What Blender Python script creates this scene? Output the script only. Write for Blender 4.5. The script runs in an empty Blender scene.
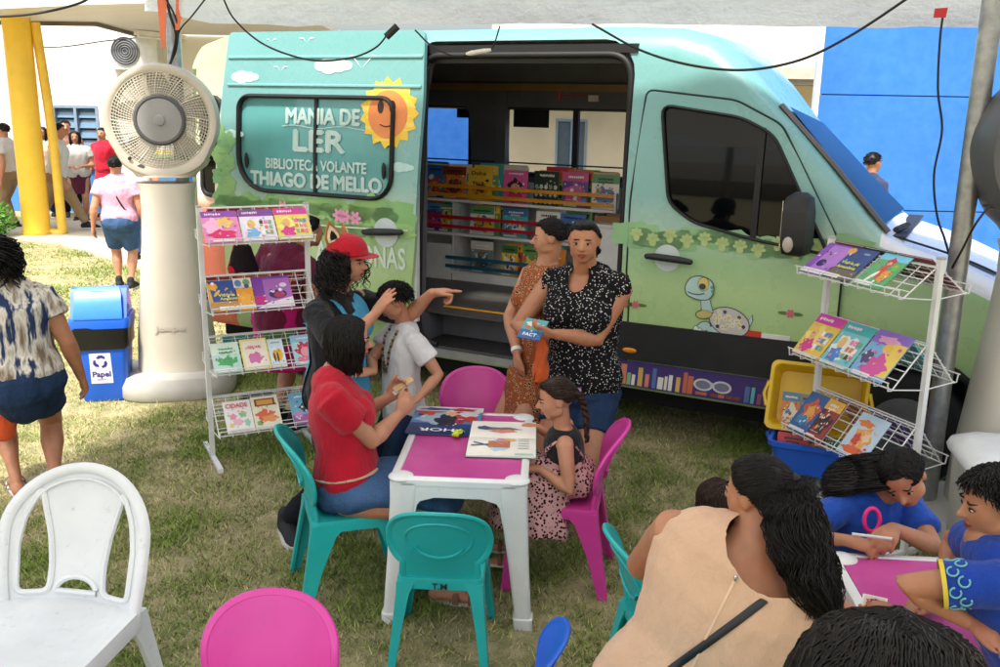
import bpy, bmesh, math, random
import numpy as np
from mathutils import Vector, Matrix, noise
from mathutils.geometry import tessellate_polygon

SC = bpy.context.scene
COL = SC.collection
R = math.radians
V = Vector

# ------------------------------------------------------------------ camera, world, sun, exposure
CAM_H, TILT, ROLL, FPX = 2.2, R(13.8), 0.018, 950.0
FWD = V((0, math.cos(TILT), -math.sin(TILT)))
_up0 = V((0, math.sin(TILT), math.cos(TILT))); _r0 = V((1, 0, 0))
CUP = math.cos(ROLL) * _up0 - math.sin(ROLL) * _r0
CRT = math.cos(ROLL) * _r0 + math.sin(ROLL) * _up0
cd = bpy.data.cameras.new('camera'); cam = bpy.data.objects.new('camera', cd); COL.objects.link(cam)
cam.matrix_world = Matrix(((CRT.x, CUP.x, -FWD.x, 0), (CRT.y, CUP.y, -FWD.y, 0), (CRT.z, CUP.z, -FWD.z, CAM_H), (0, 0, 0, 1)))
cd.sensor_width = 36; cd.lens = FPX * 36 / 1000; cd.clip_end = 1000; cd.clip_start = .05
SC.camera = cam

SUN_EL, SUN_AZ = R(62), R(200)          # azimuth: clockwise from +Y (north)
w = bpy.data.worlds.new('World'); SC.world = w; w.use_nodes = True
nt = w.node_tree; bg = nt.nodes['Background']
sky = nt.nodes.new('ShaderNodeTexSky'); sky.sky_type = 'NISHITA'; sky.sun_disc = False
sky.sun_elevation = SUN_EL; sky.sun_rotation = SUN_AZ; sky.air_density = 1.0; sky.dust_density = 5.0; sky.ozone_density = 1.0
nt.links.new(sky.outputs[0], bg.inputs[0]); bg.inputs[1].default_value = 0.15
sd = bpy.data.lights.new('sun', 'SUN'); sun = bpy.data.objects.new('sun', sd); COL.objects.link(sun)
sd.energy = 2.7; sd.angle = R(6); sd.color = (1, .95, .87)
sdir = V((math.sin(SUN_AZ) * math.cos(SUN_EL), math.cos(SUN_AZ) * math.cos(SUN_EL), math.sin(SUN_EL)))
sun.rotation_euler = sdir.to_track_quat('Z', 'Y').to_euler(); sun.location = sdir * 30
SC.view_settings.view_transform = 'Standard'; SC.view_settings.look = 'None'
SC.view_settings.exposure = 1.2; SC.view_settings.gamma = 1; SC.view_settings.use_curve_mapping = False
SC.render.engine = 'CYCLES'
SC.cycles.use_denoising = True
SC.cycles.max_bounces = 8; SC.cycles.transparent_max_bounces = 12
SC.cycles.sample_clamp_indirect = 8

def ray(x, y):
    return FWD + CRT * ((x - 500) / FPX) - CUP * ((y - 333.5) / FPX)
def at(x, y, Y):
    'real point seen at photo pixel x, y standing Y metres in front of the camera'
    d = ray(x, y); return V((0, 0, CAM_H)) + d * (Y / d.y)
def atz(x, y, z=0.0):
    d = ray(x, y); return V((0, 0, CAM_H)) + d * ((z - CAM_H) / d.z)

# ------------------------------------------------------------------ materials
def lin(c):
    return tuple(((v / 12.92) if v <= .04045 else ((v + .055) / 1.055) ** 2.4) for v in c)
def hexc(h):
    h = h.lstrip('#'); return lin(tuple(int(h[i:i + 2], 16) / 255 for i in (0, 2, 4)))
class NT:
    def __init__(s, name):
        s.m = bpy.data.materials.new(name); s.m.use_nodes = True; s.t = s.m.node_tree
        s.b = s.t.nodes['Principled BSDF']; s.out = s.t.nodes['Material Output']
    def n(s, typ, **kw):
        nd = s.t.nodes.new(typ)
        for k, v in kw.items():
            if k in nd.inputs and not hasattr(nd, k): nd.inputs[k].default_value = v
            else: setattr(nd, k, v)
        return nd
    def inp(s, nd, key, val):
        if hasattr(val, 'is_output'): s.t.links.new(val, nd.inputs[key])
        else: nd.inputs[key].default_value = val
    def coord(s, scale=None, which='Object'):
        o = s.n('ShaderNodeTexCoord').outputs[which]
        if scale is not None:
            mp = s.n('ShaderNodeMapping'); mp.inputs['Scale'].default_value = scale if hasattr(scale, '__len__') else (scale,) * 3
            s.t.links.new(o, mp.inputs[0]); o = mp.outputs[0]
        return o
    def noise(s, scale=5, detail=4, vec=None, rough=.55):
        nd = s.n('ShaderNodeTexNoise'); nd.inputs['Scale'].default_value = scale; nd.inputs['Detail'].default_value = detail
        nd.inputs['Roughness'].default_value = rough
        s.t.links.new(vec or s.coord(), nd.inputs['Vector']); return nd.outputs['Fac']
    def ramp(s, fac, stops, interp='LINEAR'):
        nd = s.n('ShaderNodeValToRGB'); cr = nd.color_ramp; cr.interpolation = interp
        while len(cr.elements) < len(stops): cr.elements.new(.5)
        for e, (p, c) in zip(cr.elements, stops): e.position = p; e.color = tuple(c) + (1,) if len(c) == 3 else c
        s.t.links.new(fac, nd.inputs[0]); return nd.outputs['Color']
    def mix(s, fac, a, b, mode='MIX'):
        nd = s.n('ShaderNodeMix'); nd.data_type = 'RGBA'; nd.blend_type = mode
        for key, val in ((0, fac), (6, a), (7, b)):
            if hasattr(val, 'is_output'): s.t.links.new(val, nd.inputs[key])
            else: nd.inputs[key].default_value = (val if key == 0 else tuple(val) + (1,) if len(val) == 3 else val)
        return nd.outputs[2]
    def math(s, op, a, b=0.0):
        nd = s.n('ShaderNodeMath'); nd.operation = op
        for i, v in enumerate((a, b)):
            if hasattr(v, 'is_output'): s.t.links.new(v, nd.inputs[i])
            else: nd.inputs[i].default_value = v
        return nd.outputs[0]
    def bump(s, h, strength=.3, dist=.01):
        nd = s.n('ShaderNodeBump'); nd.inputs['Strength'].default_value = strength; nd.inputs['Distance'].default_value = dist
        s.t.links.new(h, nd.inputs['Height']); s.t.links.new(nd.outputs[0], s.b.inputs['Normal'])
    def base(s, c): s.inp(s.b, 'Base Color', c if hasattr(c, 'is_output') else tuple(c) + (1,))
_mats = {}
def mat(name, color, rough=.5, metal=0, var=.10, vscale=6, bump=0, bscale=60, spec=.5, trans=0, coat=0, sss=0):
    'plain material with a little procedural variation of colour and roughness'
    key = (name, tuple(round(c, 4) for c in color), rough, metal)
    if key in _mats: return _mats[key]
    s = NT(name); c = V(color[:3])
    f = s.noise(vscale, 3)
    s.base(s.ramp(f, [(.3, tuple(c * (1 - var))), (.7, tuple(min(1, x * (1 + var)) for x in c))]))
    s.b.inputs['Roughness'].default_value = rough; s.b.inputs['Metallic'].default_value = metal
    s.b.inputs['Specular IOR Level'].default_value = spec
    if coat: s.b.inputs['Coat Weight'].default_value = coat; s.b.inputs['Coat Roughness'].default_value = .08
    if trans: s.b.inputs['Transmission Weight'].default_value = trans
    if sss:
        s.b.inputs['Subsurface Weight'].default_value = sss; s.b.inputs['Subsurface Radius'].default_value = (.012, .005, .003); s.b.inputs['Subsurface Scale'].default_value = 1
    if bump: s.bump(s.noise(bscale, 4), bump, .004)
    _mats[key] = s.m; return s.m
def H(name, hx, rough=.5, **k): return mat(name, hexc(hx), rough, **k)

# ------------------------------------------------------------------ mesh builder
class MB:
    def __init__(s): s.v = []; s.f = []; s.m = []; s.slots = []
    def slot(s, m):
        if m not in s.slots: s.slots.append(m)
        return s.slots.index(m)
    def add(s, vs, fs, m=None, M=None):
        b = len(s.v); i = s.slot(m) if m else 0
        if M is not None: vs = [M @ V(p) for p in vs]
        s.v.extend([tuple(p) for p in vs]); s.f.extend([tuple(b + k for k in f) for f in fs]); s.m.extend([i] * len(fs)); return s
    def box(s, lo, hi, m=None, M=None):
        x0, y0, z0 = lo; x1, y1, z1 = hi
        return s.add([(x0, y0, z0), (x1, y0, z0), (x1, y1, z0), (x0, y1, z0), (x0, y0, z1), (x1, y0, z1), (x1, y1, z1), (x0, y1, z1)],
                     [(0, 3, 2, 1), (4, 5, 6, 7), (0, 1, 5, 4), (1, 2, 6, 5), (2, 3, 7, 6), (3, 0, 4, 7)], m, M)
    def rings(s, rings, m=None, cap=True, M=None, close=True):
        n = len(rings[0]); vs = [p for r in rings for p in r]; fs = []
        for i in range(len(rings) - 1):
            for j in range(n if close else n - 1):
                k = (j + 1) % n; fs.append((i * n + j, i * n + k, (i + 1) * n + k, (i + 1) * n + j))
        if cap: fs.append(tuple(range(n))[::-1]); fs.append(tuple((len(rings) - 1) * n + j for j in range(n)))
        return s.add(vs, fs, m, M)
    def tube(s, pts, rad, n=8, m=None, cap=True, M=None, side=None, rnd=False):
        'rad: number, list, or list of (half width along side, half depth)'
        pts = [V(p) for p in pts]; N = len(pts)
        if not hasattr(rad, '__len__'): rad = [rad] * N
        rad = [(r, r) if not hasattr(r, '__len__') else r for r in rad]
        T = [(pts[min(i + 1, N - 1)] - pts[max(i - 1, 0)]).normalized() for i in range(N)]
        if rnd:   # rounded ends
            a, b = rad[0], rad[-1]
            pre = [(pts[0] - T[0] * a[1] * k, (a[0] * q, a[1] * q)) for k, q in ((.95, .3), (.7, .7), (.35, .93))]
            post = [(pts[-1] + T[-1] * b[1] * k, (b[0] * q, b[1] * q)) for k, q in ((.35, .93), (.7, .7), (.95, .3))]
            T = [T[0]] * 3 + T + [T[-1]] * 3
            pts = [p for p, _ in pre] + pts + [p for p, _ in post]; rad = [r for _, r in pre] + rad + [r for _, r in post]; N = len(pts)
        sd_ = V(side) if side is not None else (V((1, 0, 0)) if abs(T[0].x) < .8 else V((0, 1, 0)))
        rings = []
        for i in range(N):
            a = sd_ - T[i] * sd_.dot(T[i])
            if a.length < 1e-5: a = T[i].orthogonal()
            a.normalize(); b = T[i].cross(a)
            if side is None: sd_ = a
            rings.append([pts[i] + a * (rad[i][0] * math.cos(t)) + b * (rad[i][1] * math.sin(t)) for t in (2 * math.pi * k / n for k in range(n))])
        return s.rings(rings, m, cap, M)
    def ell(s, c, r, m=None, M=None, axes=None, nu=16, nv=10):
        c = V(c); r = r if hasattr(r, '__len__') else (r, r, r)
        vs = []; fs = []
        for i in range(nv + 1):
            th = math.pi * i / nv
            for j in range(nu):
                ph = 2 * math.pi * j / nu
                d = V((math.sin(th) * math.cos(ph) * r[0], math.sin(th) * math.sin(ph) * r[1], math.cos(th) * r[2]))
                if axes: d = axes[0] * d.x + axes[1] * d.y + axes[2] * d.z
                vs.append(c + d)
        for i in range(nv):
            for j in range(nu):
                k = (j + 1) % nu
                if i == 0: fs.append((j, (i + 1) * nu + j, (i + 1) * nu + k))
                elif i == nv - 1: fs.append((i * nu + j, (i + 1) * nu + j, i * nu + k))
                else: fs.append((i * nu + j, (i + 1) * nu + j, (i + 1) * nu + k, i * nu + k))
        # poles share points so the surface closes
        return s.add(vs, fs, m, M)
    def poly(s, pts, m=None, f=None):
        'flat filled outline (u, v) mapped by f'
        tri = tessellate_polygon([[V((p[0], p[1], 0)) for p in pts]])
        s.add([f(*p) if f else (p[0], p[1], 0) for p in pts], [tuple(t) for t in tri], m); return s
    def disc(s, cx, cy, rx, ry, m=None, f=None, n=20, a0=0):
        c = math.cos(a0); q = math.sin(a0)
        pts = [(cx + rx * math.cos(t) * c - ry * math.sin(t) * q, cy + rx * math.cos(t) * q + ry * math.sin(t) * c) for t in (2 * math.pi * k / n for k in range(n))]
        s.add([f(*p) if f else (p[0], p[1], 0) for p in pts], [tuple(range(n))], m); return s
    def text(s, txt, cx, cy, size, m=None, f=None, width=None, bold=.012):
        vs, fs, w_, h_ = text_mesh(txt, bold)
        k = size / h_ if h_ else size; kx = (width / w_) if width else k
        s.add([f(cx + x * kx, cy + y * k) if f else (cx + x * kx, cy + y * k, 0) for x, y in vs], fs, m); return s
    def mesh(s, name, smooth=None):
        me = bpy.data.meshes.new(name); me.from_pydata(s.v, [], s.f)
        for m in s.slots: me.materials.append(m)
        if s.slots: me.polygons.foreach_set('material_index', s.m)
        me.update()
        if smooth is not None:
            me.polygons.foreach_set('use_smooth', [True] * len(me.polygons))
            if smooth < 179: me.set_sharp_from_angle(angle=R(smooth))
        return me
    def build(s, name, m=None, parent=None, smooth=None, fix=False):
        if m and not s.slots: s.slots = [m]; s.m = [0] * len(s.f)
        me = s.mesh(name, None if fix else smooth)
        if fix:
            bm = bmesh.new(); bm.from_mesh(me); bmesh.ops.remove_doubles(bm, verts=bm.verts, dist=1e-5); bmesh.ops.recalc_face_normals(bm, faces=bm.faces); bm.to_mesh(me); bm.free()
            if smooth is not None:
                me.polygons.foreach_set('use_smooth', [True] * len(me.polygons))
                if smooth < 179: me.set_sharp_from_angle(angle=R(smooth))
        return link(name, me, parent)
def link(name, me, parent=None):
    o = bpy.data.objects.new(name, me); COL.objects.link(o)
    if parent: o.parent = parent
    return o
_txt = {}
def text_mesh(t, bold=.012):
    if (t, bold) in _txt: return _txt[(t, bold)]
    c = bpy.data.curves.new('t', 'FONT'); c.body = t; c.size = 1; c.align_x = 'CENTER'; c.align_y = 'CENTER'; c.offset = bold; c.resolution_u = 3
    o = bpy.data.objects.new('t', c); COL.objects.link(o)
    dg = bpy.context.evaluated_depsgraph_get(); me = bpy.data.meshes.new_from_object(o.evaluated_get(dg))
    vs = [(v.co.x, v.co.y) for v in me.vertices]; fs = [tuple(p.vertices) for p in me.polygons]
    bpy.data.objects.remove(o); bpy.data.curves.remove(c); bpy.data.meshes.remove(me)
    xs = [v[0] for v in vs]; ys = [v[1] for v in vs]; mx, my = (min(xs) + max(xs)) / 2, (min(ys) + max(ys)) / 2
    _txt[(t, bold)] = ([(x - mx, y - my) for x, y in vs], fs, max(xs) - min(xs), max(ys) - min(ys)); return _txt[(t, bold)]
def tag(o, label=None, cat=None, group=None, kind=None):
    if label: o['label'] = label
    if cat: o['category'] = cat
    if group: o['group'] = group
    if kind: o['kind'] = kind
    return o
def empty(name, loc=(0, 0, 0), rz=0, label=None, cat=None, group=None):
    o = bpy.data.objects.new(name, None); COL.objects.link(o); o.location = loc; o.rotation_euler = (0, 0, rz); o.empty_display_size = .1
    return tag(o, label, cat, group)
def copy_tree(o, parent=None):
    c = o.copy(); COL.objects.link(c)
    if parent: c.parent = parent
    for ch in list(o.children): copy_tree(ch, c)
    return c
def evalmesh(o, name):
    dg = bpy.context.evaluated_depsgraph_get(); me = bpy.data.meshes.new_from_object(o.evaluated_get(dg)); me.name = name; return me
def remesh(mb, name, vox, m, parent=None, it=3, fac=.5, wr=0, wscale=9, cuts=(), hollow=False, seed=0, inflate=0):
    'union of closed shapes -> one continuous smooth surface'
    me = mb.mesh('tmp'); o = link('tmp', me)
    md = o.modifiers.new('r', 'REMESH'); md.mode = 'VOXEL'; md.voxel_size = vox; md.use_smooth_shade = True
    md = o.modifiers.new('s', 'SMOOTH'); md.iterations = it; md.factor = fac
    out = evalmesh(o, name); bpy.data.objects.remove(o); bpy.data.meshes.remove(me)
    out.materials.clear(); out.materials.append(m)
    if wr or inflate:
        n = len(out.vertices); nr = [v.normal.copy() for v in out.vertices]; off = V((seed * 7.3, seed * 3.1, seed))
        for i, v in enumerate(out.vertices):
            p = v.co * wscale + off; q = V((p.x, p.y, p.z * .55))
            v.co += nr[i] * (wr * (noise.noise(q) + .5 * abs(noise.noise(q * 2.3)) - .1) + inflate)
    if cuts:
        bm = bmesh.new(); bm.from_mesh(out)
        kill = [f for f in bm.faces if any(c(f.calc_center_median()) for c in cuts)]
        bmesh.ops.delete(bm, geom=kill, context='FACES')
        for _ in range(3):
            ed = [v for v in bm.verts if v.is_boundary]
            new = {v: sum((e.other_vert(v).co for e in v.link_edges if e.is_boundary), V()) / max(1, sum(e.is_boundary for e in v.link_edges)) for v in ed}
            for v, c in new.items(): v.co = v.co.lerp(c, .5)
        bm.to_mesh(out); bm.free()
    out.polygons.foreach_set('use_smooth', [True] * len(out.polygons))
    return link(name, out, parent)
def panel(outer, holes, f, thick=0, cutz=(), cutx=()):
    'flat outline with holes, sliced, mapped by f(u,v)->point; returns mesh'
    bm = bmesh.new()
    for loop in [outer] + list(holes):
        vs = [bm.verts.new((p[0], p[1], 0)) for p in loop]
        for i in range(len(vs)): bm.edges.new((vs[i], vs[(i + 1) % len(vs)]))
    bmesh.ops.triangle_fill(bm, edges=bm.edges[:], use_beauty=True)
    for z in cutz: bmesh.ops.bisect_plane(bm, geom=bm.verts[:] + bm.edges[:] + bm.faces[:], plane_co=(0, z, 0), plane_no=(0, 1, 0))
    for x in cutx: bmesh.ops.bisect_plane(bm, geom=bm.verts[:] + bm.edges[:] + bm.faces[:], plane_co=(x, 0, 0), plane_no=(1, 0, 0))
    for v in bm.verts: v.co = f(v.co.x, v.co.y)
    bmesh.ops.recalc_face_normals(bm, faces=bm.faces)
    if thick: bmesh.ops.solidify(bm, geom=bm.faces[:], thickness=thick)
    bmesh.ops.recalc_face_normals(bm, faces=bm.faces)
    me = bpy.data.meshes.new('panel'); bm.to_mesh(me); bm.free(); return me
def setmat(me, *ms):
    me.materials.clear()
    for m in ms: me.materials.append(m)
    return me
def smooth(me, ang=35):
    me.polygons.foreach_set('use_smooth', [True] * len(me.polygons)); me.set_sharp_from_angle(angle=R(ang)); return me
def rrect(x0, y0, x1, y1, r, n=5, rs=None):
    rs = rs or (r, r, r, r); out = []
    for (cx, cy, a), q in zip(((x1 - rs[0], y1 - rs[0], 0), (x0 + rs[1], y1 - rs[1], 90), (x0 + rs[2], y0 + rs[2], 180), (x1 - rs[3], y0 + rs[3], 270)), rs):
        for k in range(n + 1):
            t = R(a + 90 * k / n); out.append((cx + q * math.cos(t), cy + q * math.sin(t)))
    return out
def roundpoly(pts, r, n=4):
    'round the corners of an outline'
    out = []; N = len(pts)
    for i in range(N):
        p = V(pts[i]).to_2d(); a = V(pts[i - 1]).to_2d() - p; b = V(pts[(i + 1) % N]).to_2d() - p
        q = min(r, a.length * .45, b.length * .45); A = p + a.normalized() * q; B = p + b.normalized() * q
        for k in range(n + 1):
            t = k / n; out.append(tuple(A * (1 - t) ** 2 + p * 2 * t * (1 - t) + B * t * t))
    return out
def wire(name, pts, r, m, parent=None, n=6, sub=8):
    'smooth cable through points (catmull-rom)'
    P = [V(p) for p in pts]; P = [P[0] * 2 - P[1]] + P + [P[-1] * 2 - P[-2]]; o = []
    for i in range(1, len(P) - 2):
        for k in range(sub):
            t = k / sub; a, b, c, d = P[i - 1:i + 3]
            o.append(.5 * ((2 * b) + (c - a) * t + (2 * a - 5 * b + 4 * c - d) * t * t + (3 * b - a - 3 * c + d) * t ** 3))
    o.append(P[-2]); mb = MB(); mb.tube(o, r, n); return mb.build(name, m, parent, smooth=180)
def curve(pts, sub=6):
    P = [V(p) for p in pts]; P = [P[0] * 2 - P[1]] + P + [P[-1] * 2 - P[-2]]; o = []
    for i in range(1, len(P) - 2):
        for k in range(sub):
            t = k / sub; a, b, c, d = P[i - 1:i + 3]
            o.append(.5 * ((2 * b) + (c - a) * t + (2 * a - 5 * b + 4 * c - d) * t * t + (3 * b - a - 3 * c + d) * t ** 3))
    o.append(P[-2]); return o
# ------------------------------------------------------------------ setting: ground, lawn, paving, sky light
def ground_mat():
    s = NT('dry_lawn_soil'); co = s.coord()
    a = s.noise(1.1, 5, co); b = s.noise(9, 5, co); c = s.noise(130, 5, co, .75)
    base = s.ramp(a, [(.36, hexc('#a0936c')), (.5, hexc('#868653')), (.62, hexc('#65763d'))])
    base = s.mix(s.ramp(b, [(.4, (0, 0, 0)), (.6, (1, 1, 1))]), base, hexc('#c2b48c'))
    base = s.mix(.5, base, s.ramp(c, [(.3, hexc('#454428')), (.7, hexc('#cfc39c'))]))
    s.base(base); s.b.inputs['Roughness'].default_value = .95; s.b.inputs['Specular IOR Level'].default_value = .1
    s.bump(s.math('ADD', b, c), .6, .02); return s.m
g = MB()
N_ = 60
xs = [-200, -60, -25] + [(-14 + i * .7) for i in range(41)] + [25, 60, 200]
ys = [-60, -10] + [i * .6 for i in range(45)] + [40, 80, 300]
def gz(x, y): return 0.012 * noise.noise(V((x * .8, y * .8, 0))) + .006 * noise.noise(V((x * 3, y * 3, 2)))
g.v = [(x, y, gz(x, y)) for y in ys for x in xs]; L = len(xs)
g.f = [(j * L + i, j * L + i + 1, (j + 1) * L + i + 1, (j + 1) * L + i) for j in range(len(ys) - 1) for i in range(L - 1)]
g.m = [0] * len(g.f)
tag(g.build('ground', ground_mat(), smooth=180), kind='structure', label='dry green and straw coloured lawn ground')

def blades():
    rng = np.random.default_rng(5)
    def field(n, x0, x1, y0, y1, hm, wd):
        x = rng.uniform(x0, x1, n); y = rng.uniform(y0, y1, n)
        keep = np.abs(x) < y * .62 + .5
        x = x[keep]; y = y[keep]
        # clumps: thinner where the lawn is worn
        d = np.array([noise.noise(V((a * 1.3, b * 1.3, 5))) + .6 * noise.noise(V((a * 4, b * 4, 9))) for a, b in zip(x, y)])
        k = rng.uniform(-.75, .45, len(x)) < d + .1; x = x[k]; y = y[k]; d = d[k]; n = len(x)
        h = hm * rng.uniform(.5, 1.4, n) * (1 + .6 * d); a = rng.uniform(0, 2 * np.pi, n); b = rng.uniform(0, 2 * np.pi, n)
        ln = h * rng.uniform(.3, 1.6, n)
        z = np.array([gz(p, q) for p, q in zip(x, y)]) - .003
        p0 = np.stack([x + np.cos(a) * wd, y + np.sin(a) * wd, z], 1); p1 = np.stack([x - np.cos(a) * wd, y - np.sin(a) * wd, z], 1)
        p2 = np.stack([x + np.cos(b) * ln, y + np.sin(b) * ln, z + h], 1)
        vs = np.stack([p0, p1, p2], 1).reshape(-1, 3)
        dry = np.clip(.27 - 1.1 * d + rng.normal(0, .25, n), 0, 1)
        gr = np.array(hexc('#7f9645')); st = np.array(hexc('#d2c494')); c = gr[None] * (1 - dry[:, None]) + st[None] * dry[:, None]
        c = c * rng.uniform(.35, 1.4, n)[:, None]
        return vs, np.repeat(c, 3, 0)
    A = [field(430000, -4.5, 4.5, 2.5, 8.2, .027, .0034), field(90000, -8, 3, 8.2, 14, .032, .007), field(22000, -4.5, 4.5, 2.4, 7.5, .038, .0040)]
    vs = np.concatenate([a[0] for a in A]); c = np.concatenate([a[1] for a in A]); n = len(vs)
    me = bpy.data.meshes.new('grass'); me.vertices.add(n); me.vertices.foreach_set('co', vs.astype(np.float32).ravel())
    me.loops.add(n); me.loops.foreach_set('vertex_index', np.arange(n, dtype=np.int32))
    me.polygons.add(n // 3); me.polygons.foreach_set('loop_start', np.arange(0, n, 3, dtype=np.int32)); me.polygons.foreach_set('loop_total', np.full(n // 3, 3, dtype=np.int32))
    me.update()
    at_ = me.color_attributes.new('blade', 'FLOAT_COLOR', 'POINT'); at_.data.foreach_set('color', np.concatenate([c, np.ones((n, 1))], 1).astype(np.float32).ravel())
    s = NT('grass_blade'); nd = s.n('ShaderNodeAttribute'); nd.attribute_name = 'blade'
    s.base(nd.outputs['Color']); s.b.inputs['Roughness'].default_value = .7; s.b.inputs['Specular IOR Level'].default_value = .15
    me.materials.append(s.m)
    tag(link('grass', me), kind='stuff', label='short patchy lawn grass, green mixed with dry straw blades', cat='grass')
blades()

concrete = mat('pale_concrete', hexc('#b9b4a6'), .85, var=.18, vscale=2, bump=.3)
def slab(name, pts, z0, z1, m):
    mb = MB(); n = len(pts)
    mb.rings([[(p[0], p[1], z0) for p in pts], [(p[0], p[1], z1) for p in pts]], m); return mb.build(name, fix=True)
tag(slab('path', [(-20, 14.9), (-7.9, 14.5), (-6.6, 14.0), (-4.75, 12.15), (-3.3, 10.6), (-2.6, 11.4), (-6.4, 16.4), (-20, 17.2)], -.1, .05, concrete), kind='structure', label='pale concrete walkway beside the lawn')

# ------------------------------------------------------------------ buildings behind
def wall_mat(name, stops, dirt=.06):
    'painted wall with real paint bands by height'
    s = NT(name); sep = s.n('ShaderNodeSeparateXYZ'); s.t.links.new(s.coord(), sep.inputs[0])
    z = s.math('DIVIDE', sep.outputs[2], 6.0)
    c = s.ramp(z, [(p / 6, q) for p, q in stops], 'CONSTANT')
    n = s.noise(.9, 6); c = s.mix(s.ramp(n, [(.45, (0, 0, 0)), (.75, (dirt * 3,) * 3)]), c, hexc('#8d8a80'))
    s.base(c); s.b.inputs['Roughness'].default_value = .8; s.bump(s.noise(40, 4), .15, .005); return s.m
white = hexc('#e9e6dd'); 
bw = wall_mat('whitewash_with_blue_dado', [(0, hexc('#3e86d0')), (1.03, hexc('#7fc05a')), (1.10, hexc('#ecd877')), (1.18, white)])
blue_paint = hexc('#2f7fd6')
building = empty('school_building', (0, 0, 0), label='long white painted building with blue dado and louvre window behind the lawn', cat='building')
mb = MB()
def wall_with_hole(mb, x0, x1, z0, z1, y, holes, m, th=.2):
    holes = sorted(holes); x = x0
    for hx0, hx1, hz0, hz1 in holes:
        mb.box((x, y, z0), (hx0, y + th, z1), m); mb.box((hx0, y, z0), (hx1, y + th, hz0), m); mb.box((hx0, y, hz1), (hx1, y + th, z1), m); x = hx1
    mb.box((x, y, z0), (x1, y + th, z1), m)
wall_with_hole(mb, -22, -3.2, 0, 4.8, 18, [(-8.35, -7.5, .95, 1.97)], bw)
mb.build('wall', parent=building)
wf = MB(); fm = H('grey_blue_window_paint', '#7d93a8', .5)
for a, b in (((-8.35, 17.98, .95), (-8.3, 18.1, 1.97)), ((-7.55, 17.98, .95), (-7.5, 18.1, 1.97)), ((-7.95, 17.98, 1.0), (-7.9, 18.1, 1.92)), ((-8.3, 17.98, .95), (-7.55, 18.1, 1.0)), ((-8.3, 17.98, 1.92), (-7.55, 18.1, 1.97))):
    wf.box(a, b, fm)
wo = wf.build('window', parent=building)
lv = MB(); gm = H('louvre_glass_blue', '#5b7d98', .15)
for k in range(5):
    for x0 in (-8.3, -7.9):
        z = 1.0 + .184 * k
        lv.rings([[(x0 + .002, 18.03, z + .01), (x0 + .348, 18.03, z + .01), (x0 + .348, 18.045, z + .004), (x0 + .002, 18.045, z + .004)], [(x0 + .002, 18.09, z + .165), (x0 + .348, 18.09, z + .165), (x0 + .348, 18.105, z + .16), (x0 + .002, 18.105, z + .16)]], gm)
lv.build('pane', parent=wo, fix=True)
sl = MB(); sl.box((-8.45, 17.9, .89), (-7.4, 18.0, .95), H('white_sill', '#e9e6dd', .7)); sl.build('sill', parent=wo)
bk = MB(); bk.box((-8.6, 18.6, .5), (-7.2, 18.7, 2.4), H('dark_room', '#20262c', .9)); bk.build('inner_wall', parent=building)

# air conditioner
ac = empty('air_conditioner', (-6.68, 17.75, 2.62), label='white air conditioner unit high on the white building wall', cat='air conditioner')
mb = MB(); wm = H('white_ac_shell', '#dcdcd6', .5); mb.box((-.45, -.05, 0), (.45, .25, .62), wm); mb.build('body', parent=ac)
mb = MB(); gm2 = H('grille_grey', '#8f9296', .5)
mb.tube([(-.12, -.052, .31), (-.12, -.062, .31)], .25, 24, H('fan_shadow', '#4c5054', .7))
for k in range(1, 7): mb.tube([(-.12 + .25 * k / 6 * math.cos(t), -.07, .31 + .25 * k / 6 * math.sin(t)) for t in np.linspace(0, 2 * math.pi, 25)], .006, 4, gm2)
mb.build('grille', parent=ac)

# covered walk roof + yellow column
awn = empty('walkway_roof', (0, 0, 0), label='covered walk roof with cream slatted ceiling and pale blue fascia', cat='roof')
def slat_mat():
    s = NT('cream_pvc_slats'); wv = s.n('ShaderNodeTexWave'); wv.inputs['Scale'].default_value = 1.6; wv.bands_direction = 'Y'
    s.t.links.new(s.coord(), wv.inputs[0]); s.base(s.ramp(wv.outputs['Fac'], [(0, hexc('#a79f90')), (.12, hexc('#d8d0c2')), (1, hexc('#ddd6ca'))])); s.b.inputs['Roughness'].default_value = .5; return s.m
PL = [(-22, 13.2), (-6.9, 13.05), (-5.0, 12.0), (-2.6, 11.0), (-2.9, 17.95), (-6.6, 17.95), (-6.25, 15.2), (-22, 16.2)]
mb = MB(); mb.rings([[(x, y, 3.25) for x, y in PL], [(x, y, 3.33) for x, y in PL]], slat_mat()); mb.build('ceiling', parent=awn, fix=True)
mb = MB(); fb = H('pale_blue_fascia', '#a8c4ea', .5)
def strip(mb, P, z0, z1, th, m):
    for (a, b) in zip(P[:-1], P[1:]):
        a = V((a[0], a[1], 0)); b = V((b[0], b[1], 0)); t = (b - a).normalized(); n = V((t.y, -t.x, 0)) * th
        mb.rings([[a + V((0, 0, z0)), b + V((0, 0, z0)), b + n + V((0, 0, z0)), a + n + V((0, 0, z0))], [a + V((0, 0, z1)), b + V((0, 0, z1)), b + n + V((0, 0, z1)), a + n + V((0, 0, z1))]], m)
strip(mb, [(-22, 13.19), (-6.91, 13.04)], 3.2, 3.75, .06, fb); mb.build('fascia', parent=awn, fix=True)
mb = MB(); strip(mb, [(-6.9, 13.04), (-5.0, 11.99), (-2.6, 10.99)], 3.22, 3.5, .05, H('white_fascia', '#d9d6cd', .6)); strip(mb, [(-6.6, 17.9), (-6.24, 15.2), (-22, 16.21)], 3.19, 3.34, .05, H('dark_gutter_edge', '#6a625a', .6)); mb.build('edge_trim', parent=awn, fix=True)
tl = empty('tube_light', (-5.95, 17.6, 3.14), R(-18), label='white fluorescent tube batten under the slatted walk roof', cat='lamp')
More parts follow.
